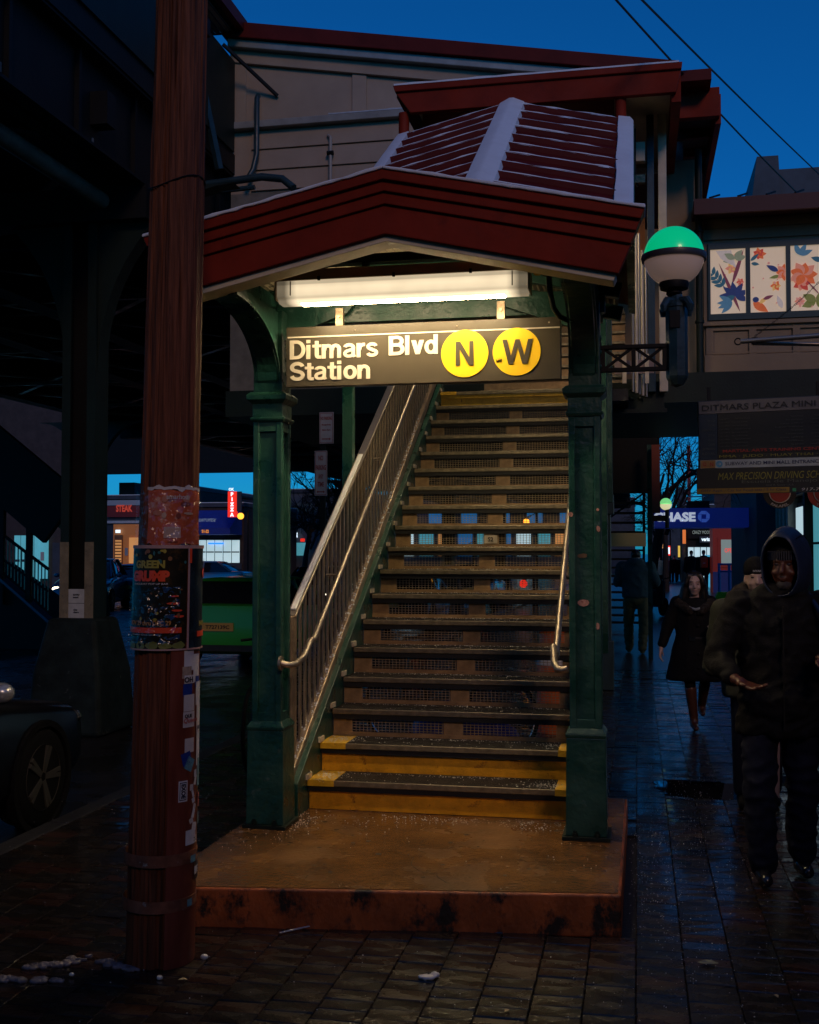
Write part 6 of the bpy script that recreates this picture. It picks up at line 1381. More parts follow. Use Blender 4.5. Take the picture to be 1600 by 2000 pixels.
# Chase canopy
cb = thing('bank_awning', 'long blue bank awning lettered CHASE with an octagon mark across the pavement', 'awning', (1.9, 32.2, 2.4))
cy_ = 32.0; bx0, bx1 = hitx(1279,cy_), hitx(1484,cy_); bz0, bz1 = hitz(1380,1030,cy_), hitz(1380,992,cy_)
bb = mat('bank_blue', (0.012,0.035,0.34), 0.4, emit=(0.01,0.03,0.30), es=0.12)
MB().b2(bx0, bx1, cy_, cy_+1.6, bz0, bz1).build('fascia', bb, cb); MB().b2(bx0+0.9, bx1-1.3, cy_+0.2, cy_+1.2, bz1, bz1+0.2).build('roof_unit', steel_dk, cb); MB().tube([(bx0+0.9,cy_+0.4,bz1+0.33),(bx1-1.4,cy_+0.4,bz1+0.33)], 0.02, 6).build('roof_pipe', chrome, cb)
text('CHASE', 'lettering', emis('bank_white', (0.55,0.62,0.75), 0.6), cb, (hitx(1277,cy_), cy_-0.02, hitz(1320,1019,cy_)), (1,0,0), (0,0,1), w=hitx(1359,cy_)-hitx(1277,cy_), h=0.26, bold=0.05)
ox, oz, orr = hitx(1375,cy_), hitz(1375,1009,cy_), 0.155
lb = mat('bank_mark_blue', (0.05,0.13,0.55), 0.4, emit=(0.05,0.13,0.6), es=0.35)
for k in range(4):
    a = k*PI/2; pts = [(-0.42,1.0),(0.42,1.0),(0.42,0.42),(-0.30,0.42),(-0.98,0.42) if False else (-0.42,0.42)]
    pts = [(-0.40,1.0),(0.36,1.0),(0.36,0.40),(-1.0,0.40)][:3]+[(-0.96,0.44)]
    MB().prism([(ox+orr*(p_*math.cos(a)-q_*math.sin(a)), oz+orr*(p_*math.sin(a)+q_*math.cos(a))) for p_, q_ in pts], cy_-0.03, cy_-0.005, 'Y').build('octagon_piece', lb, cb)
# red vestibule and blue barrier
ks = thing('red_vestibule', 'small red shop vestibule with a glazed panel beyond the bank awning', 'vestibule', (4.1, 50.5, 0)); ky = 50.0
kx0, kx1 = hitx(1392,ky), hitx(1452,ky)
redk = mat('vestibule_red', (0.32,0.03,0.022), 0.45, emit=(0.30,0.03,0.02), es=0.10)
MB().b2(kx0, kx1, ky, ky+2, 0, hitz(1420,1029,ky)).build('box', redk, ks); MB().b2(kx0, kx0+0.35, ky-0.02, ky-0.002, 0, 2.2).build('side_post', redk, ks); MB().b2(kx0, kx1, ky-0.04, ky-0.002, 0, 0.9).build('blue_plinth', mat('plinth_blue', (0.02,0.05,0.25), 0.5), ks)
w_ = MB().b2(hitx(1402,ky), hitx(1444,ky), ky-0.06, ky-0.03, hitz(1420,1108,ky), hitz(1420,1050,ky)).build('window', redk, ks)
MB().b2(hitx(1408,ky), hitx(1438,ky), ky-0.09, ky-0.062, hitz(1420,1103,ky), hitz(1420,1054,ky)).build('pane', mat('grey_lit_pane', (0.25,0.28,0.27), 0.3, emit=(0.25,0.32,0.30), es=0.5), w_); text('OPEN', 'lettering', red_w, w_, (hitx(1415,ky), ky-0.1, hitz(1425,1079,ky)), (1,0,0), (0,0,1), w=0.4, h=0.18)
br2 = thing('blue_barrier', 'blue tube barrier on yellow feet beyond the woman', 'barrier', (3.6, 42, 0)); by = 42.0; b0, b1x = hitx(1404,by), hitx(1462,by); bl_ = mat('barrier_blue', (0.03,0.12,0.40), 0.35)
for z in (hitz(1430,1102,by), hitz(1430,1116,by)): MB().tube([(b0,by,z),(b1x,by,z)], 0.035, 8).build('rail', bl_, br2)
for x in (b0, b0+0.35, b1x): MB().tube([(x,by,0.1),(x,by,hitz(1430,1100,by))], 0.05, 8).build('upright', bl_, br2)
for x in (b0+0.1, b0+0.9): MB().prism([(x-0.3,0),(x+0.3,0),(x+0.16,0.32),(x-0.16,0.32)], by-0.35, by+0.3, 'Y').build('yellow_foot', signyellow, br2)
# phone shop beyond
ph_ = shop('bright phone shop with a VERIZON sign at the far end of the pavement', 1340, 1396, 60, hitz(1370,1040,60)+1.2, steel_dk, 8, 'phone_shop')
win_row(ph_, white_w, 1343, 1392, 1068, 1128, 60, 4); pan(ph_, 'sign_board', steel_dk, 1343, 1390, 1040, 1052, 60, 0.1); text('CRAZY MOOSE', 'lettering', emis('sign_grey', (0.3,0.35,0.3), 0.5), ph_, (hitx(1352,60), 59.7, hitz(1370,1043,60)), (1,0,0), (0,0,1), w=0.95, h=0.17)
pan(ph_, 'box_sign', slate, 1366, 1392, 1048, 1060, 60, 0.1, 0.3); text('verizon', 'lettering', wht_e, ph_, (hitx(1369,60), 59.55, hitz(1379,1057,60)), (1,0,0), (0,0,1), w=0.62, h=0.18, bold=0.03); pan(ph_, 'orange_column', emis('lit_orange', (0.8,0.2,0.04), 0.7), 1333, 1339, 1035, 1062, 60, 0.3)
MB().b2(hitx(1375,58), hitx(1393,58), 57.9, 58.1, hitz(1385,1150,58), hitz(1385,1084,58)).build('lit_case', emis('blue_case', (0.05,0.35,0.55), 0.8), ph_)
rs = thing('vertical_sign', 'small red and white vertical sign far down the pavement', 'sign', (hitx(1305,66),66,2)); MB().b2(hitx(1302,66), hitx(1309,66), 65.9, 66.1, hitz(1305,1085,66), hitz(1305,1066,66)).build('box', red_w, rs); MB().b2(hitx(1304,66), hitx(1308,66), 65.8, 65.88, hitz(1305,1082,66), hitz(1305,1069,66)).build('white_face', wht_e, rs); MB().tube([(hitx(1309,66),66,0),(hitx(1309,66),66,3)],0.04,6).build('pole', steel_dk, rs)
tag(pan(None, 'window_sign', emis('yellow_sign', (0.8,0.5,0.08), 0.9), 1324, 1328, 1066, 1088, 63), 'narrow yellow lit sign left of the phone shop', 'sign')
b8 = shop('tall dark brick building with red edge rising beyond the signboards', 1396, 1640, 62, 12, brick_d, 12); pan(b8, 'red_edge', red_s, 1343, 1350, 870, 1000, 62)
bt = thing('far_tower', 'slim distant tower above the bank awning', 'building', (hitx(1335,240),240,0)); MB().b2(hitx(1326,240), hitx(1342,240), 240, 250, 0, hitz(1334,956,240)).build('shaft', slate, bt); MB().b2(hitx(1329,240), hitx(1339,240), 241, 248, hitz(1334,956,240), hitz(1334,950,240)).build('roof_plant', slate, bt)
b9 = shop('long low terrace closing the end of the pavement', 1270, 1330, 120, 5.6, slate, 10); win_row(b9, warm_w, 1275, 1300, 1062, 1072, 120, 3)
b10 = thing('rooftop_house', 'dark rooftop stair house above the tan walkway against the sky', 'building', (3, 30, 0)); zz = 30.0
MB().b2(hitx(1478,zz), hitx(1700,zz), zz, zz+8, 0, hitz(1500,360,zz)).build('block', slate, b10); MB().prism([(hitx(1474,zz),hitz(1480,385,zz)),(hitx(1484,zz),hitz(1488,305,zz)),(hitx(1526,zz),hitz(1520,303,zz)),(hitx(1530,zz),hitz(1530,385,zz))], zz-0.3, zz+3, 'Y').build('bulkhead', slate, b10); MB().b2(hitx(1526,zz), hitx(1700,zz), zz-0.2, zz+3, 8, hitz(1560,326,zz)).build('upper_block', slate, b10)
# far globe lamp
fg = thing('globe_lamp', 'small distant green and white globe lamp before the bank awning', 'lamp', (hitx(1301,20),20,0)); fx_, fz_ = hitx(1301,20), hitz(1301,984,20)
MB().lathe([(0.1*math.sin(t*PI/12)+0.001, -0.1*math.cos(t*PI/12)) for t in range(6,13)], (fx_,20,fz_), 20).build('upper_dome', mat('far_green_glow', (0.1,0.5,0.2), 0.4, emit=(0.22,0.75,0.25), es=0.8), fg, smooth=True)
MB().lathe([(0.1*math.sin(t*PI/12)+0.001, -0.1*math.cos(t*PI/12)) for t in range(0,7)], (fx_,20,fz_-0.008), 20).build('lower_dome', mat('far_white_glow', (0.6,0.6,0.4), 0.4, emit=(0.75,0.72,0.40), es=0.8), fg, smooth=True)
MB().tube([(fx_+0.02,20,fz_-0.42),(fx_+0.02,20,fz_-0.09)], 0.035, 8).build('stem', steel_dk, fg)
MB().b2(fx_-0.25, fx_, 20, 20.04, fz_-0.3, fz_-0.2).build('arm', steel_dk, fg)
# second stair on the same pavement, seen from behind
s2_ = thing('second_staircase', 'dark open-tread stair beyond the right post, seen from behind', 'staircase', (-0.35, 22, 0))
for k in range(15):
    y = 26.0-0.28*k; z = 0.18*(k+1); MB().b2(-0.92, 0.12, y-0.15, y+0.15, z-0.04, z).build('tread', steel_dk, s2_)
for x in (-0.95, 0.12): MB().bar((x,26.2,0.0), (x,19.9,4.0), 0.05, 0.28).build('stringer', steel_dk, s2_)
MB().b2(-1.0, hitx(1290,19.6), 19.5, 19.8, 2.75, 4.6).build('landing_screen', steel_dk, s2_); MB().b2(hitx(1274,18.8), hitx(1290,18.8), 18.8, 18.9, hitz(1282,1002,18.8), hitz(1282,868,18.8)).build('red_panel', mat('dull_red_panel', (0.30,0.06,0.03), 0.5), s2_)
MB().b2(hitx(1265,19), hitx(1274,19), 19.0, 19.1, 0, hitz(1270,868,19)).build('post', green, s2_); MB().b2(-0.95,0.15,21.5,21.6,1.85,2.1).build('pale_board', mat('pale_board', (0.3,0.26,0.12), 0.5), s2_)
MB().bar((-0.6,18.9,2.2),(0.2,18.9,2.78), 0.03, 0.03).build('diagonal_rail', steel_dk, s2_)
bp2 = thing('support_post', 'blue-lit green support post directly behind the right canopy post', 'post', (-0.50, 14.6, 0)); sy_ = 14.6; a, b = hitx(1170,sy_), hitx(1193,sy_)
MB().b2(a, b, sy_, sy_+0.15, 0.55, 5.0).build('shaft', gpost, bp2, bevel=0.01); MB().b2(a-0.02, b+0.04, sy_-0.03, sy_+0.2, hitz(1190,1005,sy_), hitz(1190,965,sy_)).build('meter_box', gpost, bp2, bevel=0.01); MB().b2(a-0.03, b+0.03, sy_-0.03, sy_+0.2, 0, 0.62).build('base', gpost, bp2, bevel=0.01)
# riveted beam and grey panel under the walkway end, beside the lamp
gb = thing('walkway_girder', 'riveted green girder end between the right post and the lamp', 'girder', (0.0, 12.0, 3.1))
MB().b2(hitx(1190,12), hitx(1300,12), 12.0, 12.1, hitz(1240,800,12), hitz(1240,745,12)).build('web_plate', green_dk, gb); MB().b2(hitx(1190,12), hitx(1305,12), 11.9, 12.1, hitz(1240,808,12), hitz(1240,800,12)).build('flange', green_dk, gb)
for i in range(4): MB().ball((hitx(1235+17*(i % 2),12), 11.995, hitz(1240,760+18*(i//2),12)), (0.02,0.012,0.02), 8, 5).build('rivet', green_dk, gb, smooth=True)
MB().b2(hitx(1203,11.6), hitx(1280,11.6), 11.6, 11.63, hitz(1240,728,11.6), hitz(1240,702,11.6)).build('grey_panel', mat('pinkish_panel', (0.28,0.20,0.18), 0.5, var=0.2), gb)
for u in (1222, 1266): MB().b2(hitx(u-4,11.6), hitx(u+4,11.6), 11.57, 11.598, hitz(u,748,11.6), hitz(u,690,11.6)).build('strap', cream, gb)
# unseen blocks added beside and behind the camera, cutting skylight and low light
rb = thing('low_sky_block', 'added unseen brick block along the pavement right of the frame, closing off low sky', 'building', (7, -8, 0))
MB().b2(3.6, 16, -40, 12.4, -0.1, 3.7).build('wall', brick_d, rb); MB().b2(3.5, 16, -40, 12.4, 3.7, 3.9).build('parapet', slate, rb)

rb3 = thing('rear_shade_block', 'added unseen brick block behind the viewpoint, shading the lower stair and slab', 'building', (8, -16, 0))
MB().b2(-7, 22, -30, -8, -0.1, 7.2).build('wall', brick_d, rb3); MB().b2(-7.1, 22, -30, -7.8, 7.2, 7.5).build('parapet', slate, rb3)  # unseen block added to keep low light off the stair foot
# ================================================================== BARE TREES
bark = mat('bark', (0.022,0.018,0.018), 0.9, var=0.3)
def bare_tree(px, Y, h, label, lean=0.0, seed=1, dens=5, crown=(5.0,)):
    rnd = random.Random(seed); x = hitx(px, Y); t = thing('bare_tree', label, 'tree', (x, Y, -0.1), 0, 'bare street trees')
    tr_ = MB(); tr_.tube([(x,Y,-0.1),(x+lean*h*0.15,Y,h*0.25),(x+lean*h*0.3,Y+0.1,h*0.45)], [0.16,0.12,0.09], 8); tr_.build('trunk', bark, t)
    br = MB()
    def grow(p, d, L, r, lv):
        n = 3; pts = [p]; q = p.copy(); dd = d.copy()
        for i in range(n): dd = (dd+Vector((rnd.gauss(0,.16), rnd.gauss(0,.16), rnd.gauss(0.02,.12)))).normalized(); q = q+dd*L/n; pts.append(q.copy())
        br.tube(pts, [r, r*0.85, r*0.7, r*0.55], 4 if lv > 1 else 5, cap=False)
        if lv < 5:
            for i in range(rnd.choice((2,3,3)) if lv < 4 else 2):
                k = rnd.choice((1,2,3)); a = rnd.uniform(0, 2*PI); sp = rnd.uniform(0.35, 0.95)
                ax = dd.orthogonal().normalized(); ax = Matrix.Rotation(a, 3, dd) @ ax
                grow(pts[k], (dd*math.cos(sp)+ax*math.sin(sp)).normalized(), L*rnd.uniform(0.62,0.82), r*0.6, lv+1)
    top = Vector((x+lean*h*0.3, Y+0.1, h*0.45))
    for i in range(dens):
        a = 2*PI*i/dens; grow(top-Vector((0,0,h*0.04*i)), Vector((math.cos(a)*0.6+lean, math.sin(a)*0.4, 0.8)).normalized(), h*0.22, 0.065, 0)
    stuff(br.build('crown', bark, t)); return t
bare_tree(1262, 34, 7.8, 'bare tree with fine twigs in the sky gap left of the signboards', 0.25, 3)
bare_tree(1300, 52, 6.5, 'smaller bare tree lower in the sky gap behind the far globe lamp', 0.0, 8)
bare_tree(640, 44, 7.5, 'bare tree behind the parking sign post', 0.1, 5); bare_tree(590, 50, 6.5, 'bare tree just right of the left green post', 0.2, 11); bare_tree(672, 38, 6.0, 'leaning bare tree beside the stair railing', -0.1, 14)
bare_tree(1290, 75, 6.0, 'far bare tree over the crowd at the end of the pavement', 0.0, 21)
# ================================================================== PEOPLE
cloth_k = mat('black_coat_cloth', (0.0045,0.0045,0.0055), 0.8, spec=0.2, var=0.3, vs_=12, bump=0.4, bs=120)
cloth_n = mat('navy_trousers', (0.005,0.007,0.020), 0.8, spec=0.2, var=0.2, vs_=10, bump=0.3, bs=150)
hood_m = mat('navy_quilted_hood', (0.010,0.020,0.050), 0.45, var=0.25, vs_=8, bump=0.3)
khaki = mat('khaki_trousers', (0.15,0.095,0.035), 0.8, var=0.2, vs_=6)
greyc = mat('slate_hoodie', (0.045,0.066,0.070), 0.85, var=0.2, vs_=7, bump=0.3, bs=90)
brownb = mat('brown_boot_leather', (0.10,0.035,0.018), 0.35, var=0.3)
hair_m = mat('dark_hair', (0.008,0.006,0.006), 0.4, var=0.3, vs_=30, stretch=(4,4,0.5))
fur = mat('brown_fur', (0.020,0.014,0.009), 0.9, var=0.6, vs_=40, bump=1.0, bs=90)
eye_w = mat('eye_white', (0.4,0.38,0.36), 0.3)
def V(*a): return Vector(a)
def head_prims(c, s=1.0, f=-1, yaw=0.0):
    P = head_raw((0,0,0), s, f); ro = Matrix.Rotation(yaw, 3, 'Z'); cc = Vector(c); out = []
    for p in P:
        if p[0] == 'e': out.append(('e', tuple(cc+ro@Vector(p[1])), p[2], (0,0,yaw)))
        else: out.append(('c', tuple(cc+ro@Vector(p[1])), tuple(cc+ro@Vector(p[2])), p[3], p[4]))
    return out
def head_raw(c, s=1.0, f=-1):
    """skull, jaw, nose, brow, lips, ears and neck; f = -1 faces the camera"""
    c = Vector(c); q = lambda x, y, z: tuple(c+V(x*s, -f*(-y)*s if False else y*-f*s, z*s))
    E_ = lambda x, y, z, a, b, d: ('e', q(x,y,z), (a*s,b*s,d*s))
    return [E_(0,0.012,0.03,0.074,0.092,0.085), E_(0,-0.015,-0.02,0.064,0.075,0.085), E_(0,-0.038,-0.085,0.036,0.038,0.030),
            ('c', q(0,-0.086,0.012), q(0,-0.107,-0.026), 0.009*s, 0.014*s), E_(0,-0.072,0.030,0.050,0.018,0.010), E_(0.037,-0.062,-0.03,0.022,0.02,0.018), E_(-0.037,-0.062,-0.03,0.022,0.02,0.018),
            E_(0,-0.083,-0.055,0.022,0.010,0.006), E_(0,-0.080,-0.067,0.018,0.011,0.007), E_(0.074,0.012,-0.01,0.010,0.018,0.030), E_(-0.074,0.012,-0.01,0.010,0.018,0.030),
            ('c', q(0,0.02,-0.06), q(0,0.03,-0.16), 0.052*s, 0.058*s)]
def hand_prims(w, d, n, s=1.0, curl=0.5, thumb=1, spread=0.018):
    """w wrist, d pointing direction, n palm normal; five separate fingers"""
    w, d, n = Vector(w), Vector(d).normalized(), Vector(n).normalized(); sd = d.cross(n).normalized(); P = []
    P.append(('c', tuple(w), tuple(w+d*0.03*s), 0.024*s, 0.026*s))
    for k in (-1.5,-0.5,0.5,1.5): P.append(('c', tuple(w+d*0.025*s+sd*k*0.008*s), tuple(w+d*0.088*s+sd*k*0.019*s), 0.014*s, 0.0115*s))
    for k, L in ((-1.5,0.062),(-0.5,0.075),(0.5,0.070),(1.5,0.054)):
        a = w+d*0.088*s+sd*k*0.0205*s; d1 = (d*math.cos(curl*0.6)+n*math.sin(curl*0.6)+sd*k*spread*2).normalized(); b = a+d1*L*0.55*s
        d2 = (d*math.cos(curl*1.6)+n*math.sin(curl*1.6)).normalized(); c = b+d2*L*0.5*s
        P += [('c', tuple(a), tuple(b), 0.0100*s, 0.0090*s), ('c', tuple(b), tuple(c), 0.0090*s, 0.0072*s)]
    t0 = w+d*0.03*s+sd*thumb*0.022*s; t1 = t0+(d*0.6+sd*thumb*0.8+n*0.3).normalized()*0.042*s; t2 = t1+(d*0.9+sd*thumb*0.2+n*0.3).normalized()*0.032*s
    P += [('c', tuple(t0), tuple(t1), 0.014*s, 0.011*s), ('c', tuple(t1), tuple(t2), 0.011*s, 0.008*s)]
    return P
def foot(t, a, toe, m_, nm='shoe', s=1.0, h=0.10, vox=0.012):
    a, toe = Vector(a), Vector(toe); o = blob(nm, [('c', (a.x,a.y,a.z), (a.x,a.y,max(a.z-h*0.4,0.04)), 0.048*s, 0.046*s), ('c', (a.x,a.y,0.045+toe.z), (toe.x,toe.y,0.040+toe.z), 0.046*s, 0.036*s)], vox, m_, t, smooth=2)
    for v in o.data.vertices: v.co.z = max(v.co.z, toe.z+0.004)
    return o

# ---- hooded man
hx, hy = 0.742, 6.36
hm = thing('person', 'man in black coat and blue hood over knit cap, palm held out, walking at right', 'person', (hx,hy,0))
def O(x, y, z): return (hx+x, hy+y, z)
hc = O(0.030,-0.03,1.668)
arms = [(O(-0.20,0.02,1.46), O(-0.325,-0.02,1.17), O(-0.25,-0.25,1.085)), (O(0.22,0.03,1.46), O(0.36,0.0,1.17), O(0.17,-0.24,1.20))]
legs = [(O(-0.10,0.02,0.90), O(-0.115,-0.05,0.50), O(-0.105,-0.02,0.10), O(-0.10,-0.17,0.0)), (O(0.10,0.04,0.90), O(0.115,0.06,0.50), O(0.12,0.17,0.12), O(0.135,0.04,0.0))]
HYAW = -0.28
pr = head_prims(hc, 1.06, yaw=HYAW)
pr += [('l', [(hx,hy+0.02,0.86,0.15,0.10),(hx,hy+0.02,1.1,0.15,0.10),(hx,hy+0.02,1.35,0.17,0.11),(hx,hy+0.03,1.48,0.10,0.08)])]
for a, b, c in arms: pr += [('c', a, b, 0.055, 0.045), ('c', b, c, 0.045, 0.028)]
for a, b, c, d in legs: pr += [('c', a, b, 0.08, 0.055), ('c', b, c, 0.055, 0.04)]
pr += hand_prims(arms[0][2], (0.72,-0.45,-0.28), (0.10,-0.25,0.95), 1.08, 0.45, thumb=1); pr += hand_prims(arms[1][2], (0.35,-0.75,-0.40), (-0.55,0.1,-0.75), 1.08, 0.9, thumb=-1)
body = blob('body', pr, 0.0065, skin_d, hm, smooth=3)
def HR(x, y, z): q = Matrix.Rotation(HYAW,3,'Z')@Vector((x,y,0)); return (hc[0]+q.x, hc[1]+q.y, hc[2]+z)
for s in (-1, 1): MB().ball(HR(s*0.032,-0.081,0.014), (0.013,0.008,0.007), 12, 8).build('eye', mat('dark_eye', (0.04,0.03,0.03), 0.15), hm, smooth=True)
blob('beard', [('e', HR(0,-0.048,-0.095), (0.040,0.042,0.030)), ('e', HR(0,-0.090,-0.050), (0.024,0.010,0.005))], 0.008, mat('grey_beard', (0.05,0.045,0.045), 0.9, var=0.4, vs_=60), hm, fold=0.003, fscale=60)
blob('coat', [('l', [(hx-0.005,hy+0.02,0.775,0.215,0.15),(hx,hy+0.02,0.80,0.222,0.155),(hx,hy+0.02,1.0,0.205,0.145),(hx,hy+0.02,1.2,0.21,0.145),(hx,hy+0.02,1.38,0.225,0.14),(hx+0.005,hy+0.03,1.50,0.185,0.12),(hx+0.02,hy+0.02,1.565,0.11,0.10)]),
      ('c', arms[0][0], arms[0][1], 0.080, 0.064), ('c', arms[0][1], O(-0.27,-0.19,1.10), 0.064, 0.048), ('c', arms[1][0], arms[1][1], 0.080, 0.064), ('c', arms[1][1], O(0.21,-0.19,1.19), 0.064, 0.048),
      ('e', O(0.01,0.0,0.95), (0.215,0.16,0.16))], 0.010, cloth_k, hm, fold=0.016, fscale=9, fstretch=(1,1,1.5))
MB().b2(hx-0.004, hx+0.004, hy-0.165, hy-0.150, 0.82, 1.46).build('zip', steel_dk, hm)
blob('trousers', [('e', O(0,0.02,0.88), (0.19,0.14,0.13))]+[('c', a, b, 0.100, 0.080) for a, b, c, d in legs]+[('c', b, (c[0],c[1],c[2]+0.0), 0.080, 0.070) for a, b, c, d in legs], 0.011, cloth_n, hm, fold=0.014, fscale=8, fstretch=(1,1,1.6))
for a, b, c, d in legs: foot(hm, c, d, mat('black_shoe_leather', (0.012,0.012,0.016), 0.2, coat=0.4))
hd = MB(); rings = []
for y, rx_, rz_, dz in ((-0.105,0.100,0.160,-0.02),(-0.09,0.108,0.180,-0.012),(-0.04,0.122,0.196,-0.002),(0.03,0.128,0.200,0.0),(0.09,0.118,0.182,-0.01),(0.135,0.085,0.13,-0.03),(0.155,0.035,0.055,-0.045)):
    row = []
    for k in range(32):
        a = 2*PI*k/32; w = 1+0.07*noise.noise(Vector((math.cos(a)*1.7, math.sin(a)*1.7, y*9)))+0.03*noise.noise(Vector((math.cos(a)*6, math.sin(a)*6, y*14))); fy_ = -0.035*max(0, math.sin(a)) if y < -0.05 else 0
        row.append((hc[0]+rx_*w*math.cos(a)*(1 if math.sin(a) > -0.3 else 1.0+0.25*(-math.sin(a)-0.3)), hc[1]+0.02+y+fy_, hc[2]+0.018+dz+rz_*w*math.sin(a)*(1 if math.sin(a) > 0 else 0.95)))
    rings.append(row)
hd.loft(rings, cap=False); b0 = len(hd.v)-32; hd.f.append(tuple(b0+k for k in range(32))); hd.mi.append(0)
hd.v = [tuple(Vector((hc[0],hc[1],0))+Matrix.Rotation(-0.45,3,'Z')@Vector((v[0]-hc[0],v[1]-hc[1],0))+Vector((0,0,v[2]))) for v in hd.v]
ho = hd.build('hood', hood_m, hm, smooth=True); so = ho.modifiers.new('thick', 'SOLIDIFY'); so.thickness = 0.010; ss = ho.modifiers.new('sub', 'SUBSURF'); ss.levels = 1; ss.render_levels = 1
for a in (-0.25, 0.7): MB().tube([tuple(Vector(hc)+Matrix.Rotation(-0.45,3,'Z')@Vector((0.13*math.sin(a),0.02+y,0))+Vector((0,0,0.012+r*math.cos(a)))) for y, r in ((-0.09,0.178),(-0.03,0.200),(0.04,0.204),(0.09,0.178))], 0.003, 5).build('hood_seam', cloth_n, hm)
blob('knit_cap', [('e', (hc[0],hc[1]+0.012,hc[2]+0.062), (0.088,0.102,0.068)), ('l', [(hc[0],hc[1]+0.006,hc[2]+0.034,0.087,0.104),(hc[0],hc[1]+0.006,hc[2]+0.085,0.088,0.105)])], 0.008, cloth_k, hm)
rb_ = MB()
for k in range(46):
    a = 2*PI*k/46; rb_.bar((hc[0]+0.0885*math.cos(a), hc[1]+0.006+0.106*math.sin(a), hc[2]+0.036), (hc[0]+0.0885*math.cos(a), hc[1]+0.006+0.106*math.sin(a), hc[2]+0.083), 0.006)
stuff(rb_.build('cap_ribbing', mat('cap_ribs', (0.030,0.032,0.040), 0.8), hm))
MB().tube([tuple(Vector(arms[1][2])+Vector((0.045,-0.085,-0.055))+Vector((0.012*math.cos(2*PI*k/12),0.0,0.012*math.sin(2*PI*k/12)))) for k in range(13)], 0.003, 6).build('ring', chrome, hm)
bg_ = thing('shoulder_bag', 'dark blue bag hanging at the hooded man\'s left side at the frame edge', 'bag', O(0.30,0.02,0.7))
blob('bag_body', [('l', [(hx+0.33,hy+0.02,0.66,0.11,0.12),(hx+0.33,hy+0.02,0.72,0.13,0.15),(hx+0.33,hy+0.02,0.95,0.13,0.14),(hx+0.32,hy+0.02,1.04,0.08,0.10)])], 0.015, mat('navy_bag_cloth', (0.014,0.025,0.07), 0.35, var=0.3), bg_, fold=0.012, fscale=8)
MB().tube([O(0.30,-0.13,1.0), O(0.27,-0.165,0.9), O(0.25,-0.16,0.8), O(0.27,-0.14,0.72)], 0.010, 8).build('strap', hood_m, bg_, smooth=True)
MB().tube([O(0.31,-0.10,1.02), O(0.26,-0.13,1.2), O(0.20,-0.12,1.42), O(0.15,0.0,1.52)], 0.013, 8).build('strap', hood_m, bg_, smooth=True)

# ---- person behind him
bx_, by_ = 0.80, 8.15
pb = thing('person', 'person in black cap and olive parka partly hidden behind the hooded man', 'person', (bx_,by_,0))
bc_ = (bx_+0.0,by_,1.56)
blob('body', head_prims(bc_, 1.0)+[('l', [(bx_,by_+0.02,0.0,0.14,0.08),(bx_,by_+0.02,0.8,0.16,0.11),(bx_,by_+0.02,1.36,0.18,0.11),(bx_,by_+0.03,1.42,0.10,0.08)])], 0.010, skin_l, pb)
for s in (-1, 1): MB().ball((bc_[0]+s*0.031, by_-0.077, bc_[2]+0.012), (0.012,0.008,0.006), 10, 6).build('eye', mat('dark_eye', (0.04,0.03,0.03), 0.15), pb, smooth=True)
blob('cap', [('e', (bc_[0],by_+0.015,bc_[2]+0.075), (0.086,0.10,0.085)), ('l', [(bc_[0],by_+0.01,bc_[2]+0.03,0.085,0.10),(bc_[0],by_+0.01,bc_[2]+0.09,0.086,0.10)])], 0.012, cloth_k, pb)
text('NYAK', 'lettering', tx_w, pb, (bc_[0]-0.03, by_-0.096, bc_[2]+0.05), (1,0,0), (0,0,1), w=0.06, h=0.014, bold=0.05)
olive_c = mat('olive_parka', (0.035,0.038,0.022), 0.8, var=0.3, vs_=8)
blob('parka', [('l', [(bx_,by_+0.02,0.75,0.23,0.16),(bx_,by_+0.02,1.0,0.23,0.16),(bx_,by_+0.02,1.30,0.25,0.16),(bx_,by_+0.03,1.41,0.19,0.13),(bx_,by_+0.02,1.46,0.12,0.10)]),('c',(bx_-0.22,by_,1.34),(bx_-0.29,by_,0.95),0.085,0.07),('c',(bx_+0.22,by_,1.34),(bx_+0.29,by_,0.95),0.085,0.07)], 0.02, olive_c, pb, fold=0.012)
blob('fur_collar', [('c',(bx_-0.13,by_-0.03,1.46),(bx_+0.02,by_-0.12,1.42),0.045,0.04),('c',(bx_+0.13,by_-0.03,1.46),(bx_,by_-0.12,1.42),0.045,0.04),('c',(bx_-0.13,by_-0.03,1.46),(bx_,by_+0.12,1.52),0.045,0.05),('c',(bx_+0.13,by_-0.03,1.46),(bx_,by_+0.12,1.52),0.045,0.05)], 0.012, fur, pb, fold=0.010, fscale=40)
blob('trousers', [('c',(bx_-0.09,by_,0.85),(bx_-0.10,by_,0.12),0.095,0.07),('c',(bx_+0.09,by_,0.85),(bx_+0.10,by_+0.1,0.12),0.095,0.07)], 0.02, cloth_n, pb)
for s in (-1,1): foot(pb, (bx_+s*0.10,by_+0.05*(s+1),0.1), (bx_+s*0.11,by_-0.14+0.05*(s+1),0), cloth_k)

